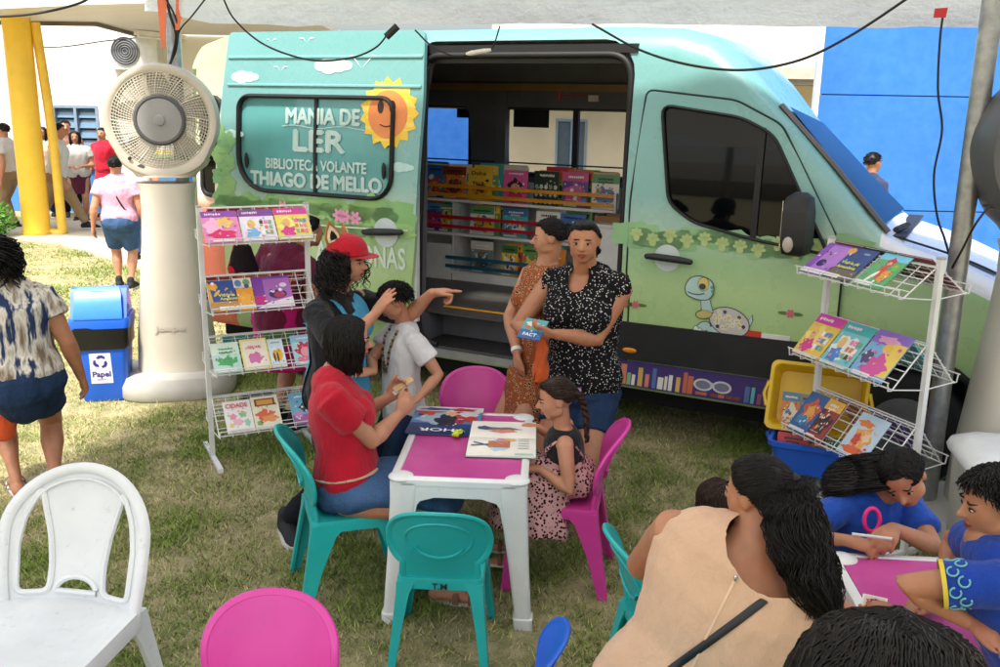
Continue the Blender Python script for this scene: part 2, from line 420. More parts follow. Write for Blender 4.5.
mb = MB(); mb.box((-.05, -.9, .02), (.05, .5, .1), H('batten_white', '#e8e6df', .4)); mb.build('batten', parent=tl)
mb = MB(); mb.tube([(0, -.86, 0), (0, .46, 0)], .018, 8); mb.build('tube', H('tube_glass_white', '#f4f4f2', .2), tl, smooth=60)
yc = empty('yellow_column', (-7.24, 14.72, 0), label='thick round yellow column holding the walkway roof', cat='column')
ym = mat('yellow_gloss_paint', hexc('#f4c93f'), .35, var=.07, vscale=3)
mb = MB(); mb.tube([(0, 0, 0), (0, 0, .02), (0, 0, 3.25)], .2, 28, ym); mb.build('shaft', parent=yc, smooth=50)
mb = MB(); mb.tube([(0, 0, 0), (0, 0, .09)], .23, 28, H('column_foot', '#d9b23a', .6)); mb.build('foot', parent=yc, smooth=50)
dp = empty('drain_pipe', (-6.88, 14.8, 0), label='slim yellow drain pipe beside the thick yellow column', cat='pipe')
mb = MB(); mb.tube(curve([(-.22, -.03, .07), (-.05, -.02, .06), (.0, 0, .1), (0, 0, .3), (-.02, 0, 1.6), (-.12, 0, 3.2)], 5), .07, 12, H('yellow_pipe', '#efc445', .4)); mb.build('pipe', parent=dp, smooth=60)

# blue painted hall behind and beige hall
def blue_mat():
    s = NT('blue_sheet_paint'); n = s.noise(.5, 3); m2 = s.noise(7, 5)
    c = s.ramp(n, [(.3, hexc('#1f62b8')), (.7, hexc('#2c72c8'))]); s.base(s.mix(.08, c, s.ramp(m2, [(.3, hexc('#2260b0')), (.7, hexc('#8abcf0'))])))
    s.b.inputs['Roughness'].default_value = .4; return s.m
bm_ = blue_mat()
bl = empty('blue_hoarding', (0, 0, 0), label='tall bright blue panelled wall behind the van bonnet', cat='wall')
mb = MB()
for k, (z0, z1) in enumerate(((-.02, .93), (.945, 2.33), (2.345, 4.6))): mb.box((3.86, 12, z0), (9.5, 12.08, z1), bm_)
mb.build('panel', parent=bl)
mb = MB(); mb.box((3.9, 12.03, .0), (9.5, 12.06, 4.59), H('joint_blue', '#1b4f93', .7)); mb.build('joint_backing', parent=bl)
mb = MB(); mb.box((3.80, 12.0, 0), (3.857, 12.1, 4.6), H('pale_edge', '#c8d4dd', .5)); mb.build('edge_strip', parent=bl)
bh = empty('blue_hall', (0, 0, 0), label='blue painted building front seen through the van window', cat='building')
mb = MB(); mb.box((-3.19, 17.9, 0), (-.25, 18.2, 2.55), bm_); mb.build('wall', parent=bh)
mb = MB(); mb.box((-3.24, 17.88, 2.551), (-.245, 18.25, 2.7), H('roof_edge_white', '#d6d4cc', .6)); mb.build('roof', parent=bh)
be = empty('beige_hall', (0, 0, 0), label='beige walled building with eave behind the van roof', cat='building')
mb = MB(); bei = mat('beige_render', hexc('#cdbfa4'), .85, var=.12, vscale=1, bump=.2)
wall_with_hole(mb, -.24, 9.5, 0, 2.55, 17.92, [(1.0, 1.5, .95, 1.84)], bei); mb.build('wall', parent=be)
mb = MB(); mb.box((.96, 17.9, .91), (1.54, 17.96, .949), fm); mb.box((.96, 17.9, 1.841), (1.54, 17.96, 1.88), fm)
for x in (.96, 1.235, 1.505): mb.box((x, 17.9, .95), (x + .035, 17.96, 1.84), fm)
wo = mb.build('window', parent=be); mb = MB(); mb.box((.99, 17.97, .95), (1.51, 17.99, 1.84), H('dim_glass', '#5c6874', .12)); mb.build('pane', parent=wo)
mb = MB(); mb.box((-.24, 17.0, 2.56), (9.5, 18.1, 2.64), H('eave_grey', '#9a948a', .7)); mb.box((-.24, 16.9, 2.641), (9.5, 17.05, 2.83), H('gutter_cream', '#b8b0a0', .6)); mb.build('eave', parent=be)
mb = MB(); wt = H('upper_white_wall', '#d2cec5', .8); mb.box((-.24, 17.9, 2.65), (9.5, 18.1, 5.0), wt)
mb.build('upper_wall', parent=be)
mb = MB(); mb.box((3.52, 17.86, 2.66), (3.56, 17.9, 5.0), H('downpipe', '#b8b4aa', .6)); mb.build('downpipe', parent=be)

# shrub at the left edge
def shrub(name, loc, n, rx, rz, label):
    o = empty(name, loc, 0, label, 'plant'); mb = MB(); rng = random.Random(3)
    lm = mat('shrub_leaf', hexc('#5f9a35'), .5, var=.45, vscale=14); 
    for _ in range(n):
        d = V((rng.gauss(0, 1), rng.gauss(0, 1), rng.gauss(0, 1))).normalized() * rng.uniform(.45, 1)
        p = V((d.x * rx, d.y * rx, rz + d.z * rz)); a = V((rng.gauss(0, 1), rng.gauss(0, 1), rng.uniform(.1, 1))).normalized(); b = a.orthogonal().normalized(); l = rng.uniform(.05, .1)
        mb.add([p, p + a * l * .5 + b * l * .25, p + a * l, p + a * l * .5 - b * l * .25], [(0, 1, 2, 3)], lm)
    mb.build('foliage', parent=o); mb = MB()
    for k in range(6): mb.tube([(0, 0, 0), (rx * .4 * math.cos(k), rx * .4 * math.sin(k), rz * 1.2)], [.012, .004], 5, H('shrub_stem', '#5a4a35', .8))
    mb.build('stem', parent=o); return o
shrub('leafy_shrub', atz(-8, 240), 900, .36, .3, 'bright green leafy shrub at the foot of the yellow column')

# ------------------------------------------------------------------ tent
def fabric_mat():
    s = NT('white_tent_canvas'); co = s.coord(); n = s.noise(2.2, 6, s.coord((1, 1, 3)), .65)
    s.base(s.ramp(n, [(.3, hexc('#d9dbdc')), (.7, hexc('#eeefef'))])); s.b.inputs['Roughness'].default_value = .55
    tr = s.n('ShaderNodeBsdfTranslucent'); tr.inputs[0].default_value = (.85, .86, .87, 1)
    mx = s.n('ShaderNodeMixShader'); mx.inputs[0].default_value = .32
    s.t.links.new(s.b.outputs[0], mx.inputs[1]); s.t.links.new(tr.outputs[0], mx.inputs[2]); s.t.links.new(mx.outputs[0], s.out.inputs[0])
    s.bump(s.math('ADD', n, s.noise(11, 5)), .7, .06); return s.m
canvas = fabric_mat()
tent = empty('canopy_tent', (0, 0, 0), label='white canopy tent with hanging valance over the lawn', cat='tent')
# eave line in front of the van, then the roof rises behind the camera
EA, EB = V((-2.55, 7.05, 2.98)), V((3.75, 4.62, 2.85))
CA, CB = V((-4.2, -.5, 2.95)), V((3.2, -2.6, 2.95))
APEX = (EA + EB + CA + CB) / 4 + V((0, 0, 1.1))
mb = MB()
def roof_tri(a, b, n=14):
    vs = []; fs = []
    for i in range(n + 1):
        t = i / n
        for j in range(n + 1):
            e = a.lerp(b, j / n); p = e.lerp(APEX, t); p = p + V((0, 0, -.16 * math.sin(math.pi * t) - .10 * math.sin(math.pi * j / n) * (1 - t) * (1 - t) * .4)); vs.append(p)
    for i in range(n):
        for j in range(n): q = i * (n + 1) + j; fs.append((q, q + 1, q + n + 2, q + n + 1))
    mb.add(vs, fs, canvas)
for a, b in ((EA, EB), (EB, CB), (CB, CA), (CA, EA)): roof_tri(a, b)
mb.build('roof_canvas', parent=tent, smooth=180)
mb = MB(); NV = 60; rows = []
low = [(0, 4), (165, 12), (205, 23), (300, 26), (420, 24), (520, 24), (640, 24), (760, 26), (900, 28), (1000, 27), (1100, 29)]
for r_ in range(7):
    row = []
    for i in range(NV + 1):
        t = i / NV; e = EA.lerp(EB, t); 
        px = 500 + FPX * ((e - V((0, 0, CAM_H))).dot(CRT)) / ((e - V((0, 0, CAM_H))).dot(FWD))
        py = np.interp(px, [a for a, _ in low], [b for _, b in low]); zb = at(px, py, e.y).z
        k = r_ / 6; z = zb + (e.z - zb) * k
        wv = .018 * math.sin(i * 1.35) * (1 - k) + .03 * noise.noise(V((i * .35, k * 1.5, 0)))
        row.append((e.x + wv * .4, e.y + wv * .9, z + (0 if r_ else .012 * noise.noise(V((i * .5, 3, 0))))))
    rows.append(row)
mb.rings(rows, canvas, cap=False, close=False); mb.build('valance', parent=tent, smooth=180)
gal = mat('galvanised_steel', hexc('#9fa2a4'), .38, metal=.8, var=.2, vscale=20)
for bx, by, tx, ty, yy, zz in ((175, 60, 178, 20, 7.15, 3.0), (945, 360, 993, 60, 4.75, 2.86)):
    p = at(bx, by, yy); mb = MB(); mb.tube([(p.x, p.y, 0), (p.x, p.y, zz)], .05, 20, gal); o = mb.build('pole', parent=tent, smooth=60)
    mb = MB(); mb.box((p.x - .12, p.y - .12, 0), (p.x + .12, p.y + .12, .012), gal); mb.build('foot_plate', parent=o)
for c in (CA, CB): mb = MB(); mb.tube([(c.x, c.y, 0), (c.x, c.y, c.z)], .05, 16, gal); mb.build('pole', parent=tent, smooth=60)
# ------------------------------------------------------------------ mobile library van (own axes: x to its front, y away from us, z up)
VA = R(-27.3134)
van = empty('mobile_library_van', (.805, 6.043, 0), VA, label='tall teal and green illustrated library van with its side door slid open', cat='van')
VU = V((math.cos(VA), math.sin(VA), 0)); VN = V((-VU.y, VU.x, 0)); VO = V((.805, 6.043, 0))
def vz(z): return 0 if z < 1.45 else .10 * ((z - 1.45) / 1.2) ** 1.6
def SV(px, py, off=0, v=None):
    'van coordinates of a photo pixel on the near side (or on the plane y = v)'
    z = 1.0
    for _ in range(12):
        vv = vz(z) - off if v is None else v
        d = ray(px, py); c = V((0, 0, CAM_H)); p = c + d * ((VO + VN * vv - c).dot(VN) / d.dot(VN)); z = p.z
    q = p - VO; return V((q.dot(VU), q.dot(VN), q.z))
def side(off): return lambda x, z: (x, vz(z) - off, z)
DD = .1                                    # the open sliding door stands this far out from the body
BOOKC = ['#d9876a', '#6fc1c2', '#e9e6dc', '#9b5c74', '#8fb98a', '#d8b35a', '#5d78b0', '#c96f52']
def livery(front=True, base_z=0):
    s = NT('printed_wrap'); sep = s.n('ShaderNodeSeparateXYZ'); s.t.links.new(s.coord(), sep.inputs[0]); x, z = sep.outputs[0], sep.outputs[2]
    wob = s.math('MULTIPLY', s.math('SUBTRACT', s.noise(3, 3), .5), .10)
    zz = s.math('DIVIDE', s.math('ADD', z, wob), 3.0)
    T, T2, P, G1, G2, G3 = hexc('#699f9e'), hexc('#82b3af'), hexc('#aac8b4'), hexc('#9fc492'), hexc('#b2d094'), hexc('#aaca88')
    c = s.ramp(zz, [(.27, G3), (.36, G2), (.42, G1), (.47, P), (.54, T2), (.74, T), (.92, T)])
    # rear quarter: pale yellow above, terracotta below (printed house)
    rear = s.math('LESS_THAN', x, -3.33)
    rc = s.ramp(zz, [(.0, hexc('#d9654a')), (.44, hexc('#e07a5c')), (.47, hexc('#f0ead2')), (.62, hexc('#e6ecc0')), (.83, hexc('#cfe08a')), (.9, hexc('#a8cf58'))])
    c = s.mix(rear, c, rc)
    # bonnet and nose are plain white paint
    nose = s.math('MULTIPLY', s.math('GREATER_THAN', x, 1.50), s.math('GREATER_THAN', s.math('ADD', z, s.math('MULTIPLY', s.math('SUBTRACT', x, 1.5), .42)), 1.43))
    c = s.mix(nose, c, hexc('#e9ebec'))
    sp = s.noise(90, 2); c = s.mix(.015, c, s.ramp(sp, [(.4, hexc('#60907f')), (.6, hexc('#ffffff'))]))
    s.base(c); s.b.inputs['Roughness'].default_value = .28; s.b.inputs['Coat Weight'].default_value = .35; s.b.inputs['Coat Roughness'].default_value = .12
    d = s.noise(5, 5); s.inp(s.b, 'Roughness', s.ramp(d, [(.3, (.22,) * 3), (.8, (.4,) * 3)])); return s.m
WRAP = livery()
blk = mat('black_plastic_trim', hexc('#202123'), .55, var=.2, vscale=10, bump=.1)
rub = mat('black_rubber', hexc('#141415'), .6)
inn = mat('grey_interior_panel', hexc('#5a5b60'), .6, var=.15, vscale=4, bump=.1)
vinyl = mat('grey_vinyl_floor', hexc('#4b4a48'), .5, var=.2, vscale=12, bump=.15)
chrome = mat('chrome', hexc('#c8cacc'), .12, metal=1)
paintw = mat('white_van_paint', hexc('#e6e7e7'), .25, coat=.4)
def glass_mat(name, tint, op=.5, rough=.04):
    s = NT(name); tr = s.n('ShaderNodeBsdfTransparent'); tr.inputs[0].default_value = tuple(tint) + (1,)
    s.base(hexc('#0d1012')); s.b.inputs['Roughness'].default_value = rough
    mx = s.n('ShaderNodeMixShader'); mx.inputs[0].default_value = op
    s.t.links.new(tr.outputs[0], mx.inputs[1]); s.t.links.new(s.b.outputs[0], mx.inputs[2]); s.t.links.new(mx.outputs[0], s.out.inputs[0]); return s.m
tint = glass_mat('dark_tinted_glass', (.12, .13, .13), .55)
rearglass = glass_mat('light_tinted_glass', (.62, .66, .70), .12)

def section(u, top, rad, y0, zb=.36):
    fr = [0, .03, .12, .25, .38, .5, .62, .74, .86, .94, 1]; hi = top - rad; L = []
    for f in fr:
        z = zb + f * (hi - zb); L.append((vz(z) + y0 + (.03 if f == 0 else 0), z))
    yv = vz(hi) + y0
    arc = [(yv + rad * (1 - math.cos(t)), hi + rad * math.sin(t)) for t in (R(18), R(36), R(54), R(72), R(90))]
    half = L + arc; mid = 1.0
    tp = float(np.interp(u, [.2, .9, 1.55, 2.4], [0, .22, .40, .46])); dr = float(np.interp(u, [.1, .6, .9, 1.4, 1.6], [0, .10, .13, .06, 0])); pts = half + [(mid - tp / 2, top + .02 - dr * .45)] + [(2 * mid - y - tp, z - dr * max(0, (z - 1.3) / (top - 1.3)) if top > 1.35 else z) for y, z in reversed(half)]
    return [(u, y, z) for y, z in pts]
ST = [(-3.78, 2.45, .12, .10), (-3.77, 2.52, .14, .04), (-3.70, 2.60, .17, .01), (-3.5, 2.655, .19, 0), (-2, 2.67, .19, 0), (-.2, 2.67, .19, 0), (.2, 2.655, .19, 0), (.42, 2.60, .20, 0), (.62, 2.46, .20, 0), (.82, 2.25, .18, 0),
      (.95, 2.115, .15, 0), (1.2, 1.845, .13, .02), (1.42, 1.60, .12, .03), (1.54, 1.475, .11, .02), (1.64, 1.43, .11, .01), (1.9, 1.36, .12, .01), (2.15, 1.26, .13, .03), (2.32, 1.15, .14, .08), (2.43, 1.02, .14, .16), (2.48, .86, .12, .24)]
mb = MB(); mb.rings([section(*a) for a in ST], WRAP); body0 = mb.build('b0', fix=True)
# inner floor and cavity, openings, windows, wheel arches are cut out of the shell
def cutter(mb, m): o = mb.build('cut', fix=True); o.data.materials.clear(); o.data.materials.append(m); return o
def prism_y(pts, y0, y1): mb = MB(); mb.rings([[(x, y0, z) for x, z in pts], [(x, y1, z) for x, z in pts]]); return mb
cuts = []
mb = MB(); mb.rings([[(-3.68, .16, .65), (-3.68, .16, 2.2), (-3.68, .3, 2.56), (-3.68, 1.7, 2.56), (-3.68, 1.84, 2.2), (-3.68, 1.9, .65)], [(.16, .10, .65), (.16, .16, 2.2), (.16, .3, 2.56), (.16, 1.7, 2.56), (.16, 1.84, 2.2), (.16, 1.9, .65)]]); cuts.append(cutter(mb, inn))
OPEN = rrect(-1.60, .43, -.03, 2.585, .2, 5, (.22, .1, .02, .02))
cuts.append(cutter(prism_y(OPEN, -.3, .38), inn))
def w4(p, v): return [tuple(SV(x, y, v=v)[k] for k in (0, 2)) for x, y in p]
a = w4([(408, 105), (475, 105), (475, 170), (408, 170)], 1.95); W1 = rrect(-2.95, a[2][1] - .06, a[1][0], a[0][1], .07)
a = w4([(508, 107), (630, 172)], 1.95); W2 = rrect(a[0][0], a[1][1] - .06, .1, a[0][1], .07)
for W in (W1, W2): cuts.append(cutter(prism_y(W, 1.7, 2.3), inn))
for u in (1.74, -2.62): cuts.append(cutter(prism_y([(u + .45 * math.cos(t), .36 + .44 * math.sin(t)) for t in np.linspace(0, 2 * math.pi, 33)[:-1]], -.3, .34), blk))
FW = roundpoly([(.165, 2.19), (.66, 2.125), (.86, 2.03), (1.235, 1.36), (.80, 1.415), (.42, 1.49), (.255, 1.60)], .07)
cuts.append(cutter(prism_y(FW, -.3, .2), blk))
bpy.context.view_layer.update()
for c in cuts:
    md = body0.modifiers.new('c', 'BOOLEAN'); md.object = c; md.operation = 'DIFFERENCE'; md.solver = 'EXACT'; md.material_mode = 'TRANSFER'
bm_e = evalmesh(body0, 'body')
for c in cuts: bpy.data.objects.remove(c)
bpy.data.objects.remove(body0)
smooth(bm_e, 33); body = link('body', bm_e, van)

# floor sheet, step well lining and yellow edge
mb = MB(); mb.box((-3.66, .17, .652), (.14, 1.88, .66), vinyl); mb.box((-1.58, .40, .6522), (-.05, .41, .664), vinyl); mb.build('floor', parent=van)
mb = MB(); mb.box((-1.58, .02, .436), (-.05, .37, .446), vinyl)
for k in range(9): mb.box((-1.58, .05 + .036 * k, .4465), (-.05, .065 + .036 * k, .451), rub)
mb.build('step', parent=van)
mb = MB(); mb.tube([(-1.59, .385, .662), (-.04, .385, .662)], [(.022, .006)] * 2, 8, H('yellow_step_edge', '#d99a28', .5)); mb.build('step_edge', parent=van)
mb = MB(); mb.box((-1.6, -.004, .38), (-.03, .02, .432), H('sill_silver', '#a4a6a4', .4, metal=.5)); mb.build('door_sill', parent=van)
# door opening rubber
mb = MB(); mb.tube([(x, .075 if z > 2 else .02 + .03 * max(0, z - 1), z) for x, z in roundpoly([(-.055, .46), (-.055, 2.49), (-1.59, 2.49), (-1.59, .46)], .16, 8)], .022, 8, rub); mb.build('door_seal', parent=van, smooth=80)
mb = MB(); mb.box((-3.0, -.012 + vz(2.5), 2.50), (-.02, .04 + vz(2.5), 2.555), rub); mb.box((-1.6, .10, 2.44), (-.03, .16, 2.50), blk)
mb.build('door_rail', parent=van)
# interior back wall ribs, lining and rail
mb = MB()
for u in (-1.87, -.62 + .75): mb.box((u - .05, 1.80, .7), (u + .05, 1.88, 2.4), inn)
mb.box((-3.6, 1.70, 2.28), (.14, 1.78, 2.34), H('ochre_rail', '#7a5c2c', .5))
for z in (1.66, 2.26): mb.box((-3.6, 1.86, z), (.14, 1.885, z + .012), blk)
mb.build('wall_lining', parent=van)
for nm, W in (('w1', W1), ('w2', W2)):
    mb = MB(); mb.tube([(x, 1.87, z) for x, z in W + [W[0]]], .022, 6, rub)
    cx = [p[0] for p in W]; cz = [p[1] for p in W]
    if nm == 'w2': d = SV(579, 140, v=1.95)[0]; mb.box((d - .025, 1.86, min(cz)), (d + .025, 1.90, max(cz)), rub)
    wo = mb.build('window', parent=van, smooth=60)
    mb = MB(); mb.poly(W, rearglass, lambda x, z: (x, 1.95, z)); mb.build('pane', parent=wo)
    s0 = SV(*((455, 107) if nm == 'w1' else (512, 108)), v=1.9); s1 = SV(*((470, 118) if nm == 'w1' else (547, 128)), v=1.9)
    mb = MB(); mb.box((s0[0], 1.935, s1[2]), (s1[0], 1.94, s0[2]), H('dark_sticker', '#10131a', .5)); mb.build('sticker', parent=wo)
# red emergency hammer on the lining
p0 = SV(560, 95, v=1.84); p1 = SV(596, 95, v=1.84); hm = empty('emergency_hammer', VO + VU * p0[0] + VN * 1.83 + V((0, 0, p0[2])), VA, label='small red emergency hammer on the dark lining inside the van', cat='hammer')
rd = H('red_plastic', '#b01c2c', .4); mb = MB(); mb.tube([(0, 0, 0), (p1[0] - p0[0] - .06, 0, 0)], .012, 8, rd); mb.tube([(-.0, 0, -.04), (0, 0, .04)], .022, 8, rd); mb.build('handle', parent=hm, smooth=60)
mb = MB(); mb.box((p1[0] - p0[0] - .06, -.01, -.05), (p1[0] - p0[0] + .03, .01, .05), H('white_red_label', '#d9c6c4', .5)); mb.build('label_plate', parent=hm)

# ---------------- decals (flat print on the wrap)
def star_outline(cx, cy, r0, r1, n, a=0): return [(cx + (r0 if k % 2 else r1) * math.cos(a + math.pi * k / n), cy + (r0 if k % 2 else r1) * math.sin(a + math.pi * k / n)) for k in range(2 * n)]
def blob(cx, cy, rx, ry, seed, n=26, amp=.22):
    r_ = random.Random(seed); ph = [r_.uniform(0, 6.28) for _ in range(3)]
    return [(cx + rx * (1 + amp * (.6 * math.sin(5 * t + ph[0]) + .4 * math.sin(9 * t + ph[1]))) * math.cos(t), cy + ry * (1 + amp * (.6 * math.sin(5 * t + ph[0]) + .4 * math.sin(9 * t + ph[1]))) * math.sin(t)) for t in np.linspace(0, 2 * math.pi, n + 1)[:-1]]
def bush_row(mb, f, x0, x1, z, h, seed, cols, clip=None):
    r_ = random.Random(seed); x = x0
    while x < x1:
        w_ = r_.uniform(.10, .2); mb.poly(blob(x, z + r_.uniform(-.03, .05), w_, h * r_.uniform(.6, 1.1), r_.random()), H('print_green', r_.choice(cols), .35), f); x += w_ * .75
GB = ['#7fb374', '#86b876', '#8fbd74', '#79ae76']
def daisy(mb, f, x, z, r, c, cc='#f3e27a'):
    for k in range(6): mb.disc(x + r * .6 * math.cos(k * 1.047), z + r * .6 * math.sin(k * 1.047), r * .5, r * .3, H('print_petal', c, .35), f, 8, k * 1.047)
# sliding door panel
DO = roundpoly([(-3.26, .62), (-3.40, .9), (-3.40, 1.5), (-3.27, 2.665), (-1.52, 2.655), (-1.50, 2.2), (-1.545, 1.2), (-1.60, .62)], .05)
DW = rrect(-3.14, 1.50, -1.735, 2.20, .13, 6, (.10, .10, .26, .17))
zc = [.9, 1.2] + [1.45 + .12 * k for k in range(10)]
door = smooth(setmat(panel(DO, [DW], side(DD), .035, zc), WRAP), 40); door = link('sliding_door', door, van)
mb = MB(); mb.tube([(x, vz(z) - DD - .008, z) for x, z in DW + [DW[0]]], [(.028, .016)] * (len(DW) + 1), 8, rub, side=(0, 1, 0)); wfr = mb.build('window_frame', parent=door, smooth=70)
dgl = mat('printed_film_glass', hexc('#5c9e9e'), .12, var=.08, vscale=2, coat=.5)
me = setmat(panel(DW, [], side(DD - .012), .006, zc), dgl); link('window_pane', me, door)
mb = MB(); mb.box((-2.425, -.095 + .06 - .02, 1.5), (-2.41, -.05, 2.2), rub)
mb2 = MB(); f = side(DD + .002)
mb2.rings([[(-2.43, vz(z) - DD - .004, z), (-2.405, vz(z) - DD - .004, z), (-2.405, vz(z) - DD + .012, z), (-2.43, vz(z) - DD + .012, z)] for z in (1.5, 1.6, 1.7, 1.8, 1.9, 2.0, 2.1, 2.2)], rub)
mb2.build('window_slider', parent=door, fix=True)
for x, z in ((-3.06, 1.72), (-1.80, 1.70)): mb2 = MB(); mb2.ell((x, vz(z) - DD - .01, z), (.018, .014, .06), rub); mb2.build('window_latch', parent=door, fix=True)
fL = side(DD - .004); Wt = H('white_print_letters', '#b4cfcb', .4)
mb = MB()
for t, x, z, wd, h, b in (('MANIA DE', -2.36, 2.062, .66, .108, .028), ('LER', -2.385, 1.885, .46, .145, .045), ('BIBLIOTECA VOLANTE', -2.42, 1.708, .92, .075, .015), ('THIAGO DE MELLO', -2.43, 1.593, 1.20, .10, .03)):
    for q, (dx, dz) in enumerate(((0, 0), (b * .25, 0), (-b * .25, 0), (0, b * .2), (0, -b * .2))): mb.text(t, x + dx, z + dz, h, Wt, side(DD - .004 + .0006 * q), wd, 0)
mb.poly([(-2.73 + .75 * k / 12, 1.988 + .010 * math.sin(k * .9)) for k in range(13)] + [(-2.73 + .75 * k / 12, 1.982 + .010 * math.sin(k * .9)) for k in range(12, -1, -1)], Wt, fL)
mb.build('lettering', parent=door)
mb = MB(); f = side(DD + .003); f2 = side(DD + .005); f3 = side(DD + .007)
mb.poly(star_outline(-1.775, 2.10, .205, .25, 15), H('sun_yellow', '#edc63c', .4), f); mb.poly(star_outline(-1.775, 2.10, .19, .225, 11, .2), H('sun_yellow_light', '#f2d45e', .4), f)
mb.disc(-1.785, 2.09, .165, .165, H('sun_orange', '#e2894a', .4), f2, 28)
for x in (-1.845, -1.745): mb.disc(x, 2.14, .026, .045, H('ink', '#2a2020', .5), f3)
mb.tube([f3(-1.845 + .025 * k, 2.02 - .014 * math.sin(math.pi * k / 4)) for k in range(5)], .004, 4, H('ink', '#2a2020', .5))
mb.build('sun_print', parent=door)
mb = MB(); cl = H('cloud_print', '#b9dcd9', .4)
for cx, cz, k in ((-2.28, 2.40, 1), (-3.1, 2.32, .8), (-1.66, 1.72, .6), (-3.2, 1.9, .6)):
    mb = MB()
    for dx, r_ in ((-.1, .05), (-.03, .075), (.06, .06), (.13, .04)): mb.disc(cx + dx * k, cz + .02 * k, r_ * k * 1.2, r_ * k * .8, cl, f)
    mb.build('cloud_print', parent=door)
wb = H('white_bird_print', '#eef4f3', .4)
for x, z, s_ in ((-2.02, 2.45, .17), (-2.52, 2.60, .07), (-2.75, 2.40, .07), (-2.85, 2.60, .05)):
    mb = MB()
    for q in (-1, 1): mb.poly([(x, z - s_ * .3), (x + q * s_ * .45, z + s_ * .12), (x + q * s_ * 1.05, z + s_ * .18), (x + q * s_ * .5, z + s_ * .25)], wb, f2)
    mb.build('bird_print', parent=door)
mb = MB(); bush_row(mb, f, -3.32, -1.62, 1.36, .11, 4, GB); r_ = random.Random(7)
for k in range(10): mb.poly(blob(-3.30 + .05 * (k % 3 - 1), 1.42 + .055 * k, .07, .07, k), H('print_green', GB[k % 4], .35), f)
bush_row(mb, f2, -3.3, -1.62, 1.24, .09, 5, ['#98c284', '#9cc47c', '#90bd80'])
for x, z in ((-2.72, 1.385), (-2.2, 1.36), (-2.14, 1.355), (-2.05, 1.35), (-3.0, 1.33)): daisy(mb, f3, x, z, .05, '#eb9cc0')
mb.poly([(-3.28 + .07 * k, 1.30 - .02 * math.sin(k / 24 * 3.1)) for k in range(25)] + [(-3.28 + .07 * k, 1.29 - .02 * math.sin(k / 24 * 3.1)) for k in range(24, -1, -1)], H('pale_line', '#dff0d0', .4), f3)
mb.disc(-1.785, 1.265, .105, .105, H('handle_patch_white', '#c9d6d2', .4), f3, 28)
mb.text('AMAZONAS', -2.02, 1.085, .16, H('white_word', '#d9ead8', .4), f3, .80, .02)
mb.build('garden_print', parent=door)
mb = MB(); mb.tube([(-1.95, -DD - .045, 1.262), (-1.90, -DD - .05, 1.266), (-1.72, -DD - .05, 1.278), (-1.63, -DD - .045, 1.284)], [(.016, .02), (.03, .026), (.03, .026), (.016, .02)], 10, blk, rnd=True); mb.build('door_handle', parent=door, smooth=70)
mb = MB()
for z in (2.28, 2.48): mb.rings([[(-3.26, vz(z + dz) - DD - o_, z + dz), (-1.52, vz(z + dz) - DD - o_, z + dz)] for dz, o_ in ((.012, .0), (.004, .012), (-.006, .012), (-.014, 0))], WRAP, cap=False, close=False)
mb.build('swage_line', parent=door)
# inner door edge (white) on the open side
mb = MB(); mb.rings([[(-1.60, vz(z) - DD + .038, z), (-1.555, vz(z) - DD + .038, z), (-1.555, vz(z) - DD + .08, z), (-1.60, vz(z) - DD + .08, z)] for z in (.63, 1.0, 1.45, 1.8, 2.1, 2.4)], paintw); mb.tube([(-1.585, .0, .5), (-1.60, -.01, 1.0), (-1.56, .0, 1.35), (-1.545, .02, 1.8), (-1.54, .06, 2.4)], .02, 8, rub); mb.build('door_edge', parent=door, smooth=40)

# ---------------- front door on the near side
FD = roundpoly([(.035, .40), (.03, 1.05), (.005, 1.12), (.005, 1.6), (.06, 2.28), (.62, 2.225), (.90, 2.09), (1.32, 1.38), (1.32, .84), (1.27, .60), (1.10, .40)], .05)
zc2 = [.6, .85, 1.1, 1.3] + [1.45 + .1 * k for k in range(9)]
fd = link('front_door', smooth(setmat(panel(FD, [FW], side(.006), .012, zc2), WRAP), 40), van)
mb = MB(); mb.tube([(x, vz(z) - .003, z) for x, z in FD + [FD[0]]], .007, 6, H('shut_line', '#1a2a2a', .8)); mb.build('door_gap', parent=fd)
mb = MB(); mb.tube([(x, vz(z) - .008, z) for x, z in FW + [FW[0]]], [(.018, .01)] * (len(FW) + 1), 8, rub, side=(0, 1, 0)); mb.rings([[(.775, vz(z) - .014, z), (.81, vz(z) - .014, z), (.81, vz(z) + .01, z), (.775, vz(z) + .01, z)] for z in (1.42, 1.6, 1.8, 2.0, 2.07)], rub); mb.build('window_frame', parent=fd, fix=True)
link('window_pane', setmat(panel(FW, [], side(-.008), .006, zc2), tint), fd)
mb = MB(); mb.disc(.27, 1.255, .085, .085, H('handle_patch_white', '#c9d6d2', .4), side(.009), 24); mb.tube([(.15, -.05, 1.262), (.2, -.058, 1.265), (.36, -.058, 1.258), (.43, -.05, 1.25)], [(.014, .018), (.026, .022), (.026, .022), (.014, .018)], 10, blk, rnd=True); mb.build('door_handle', parent=fd, smooth=60)
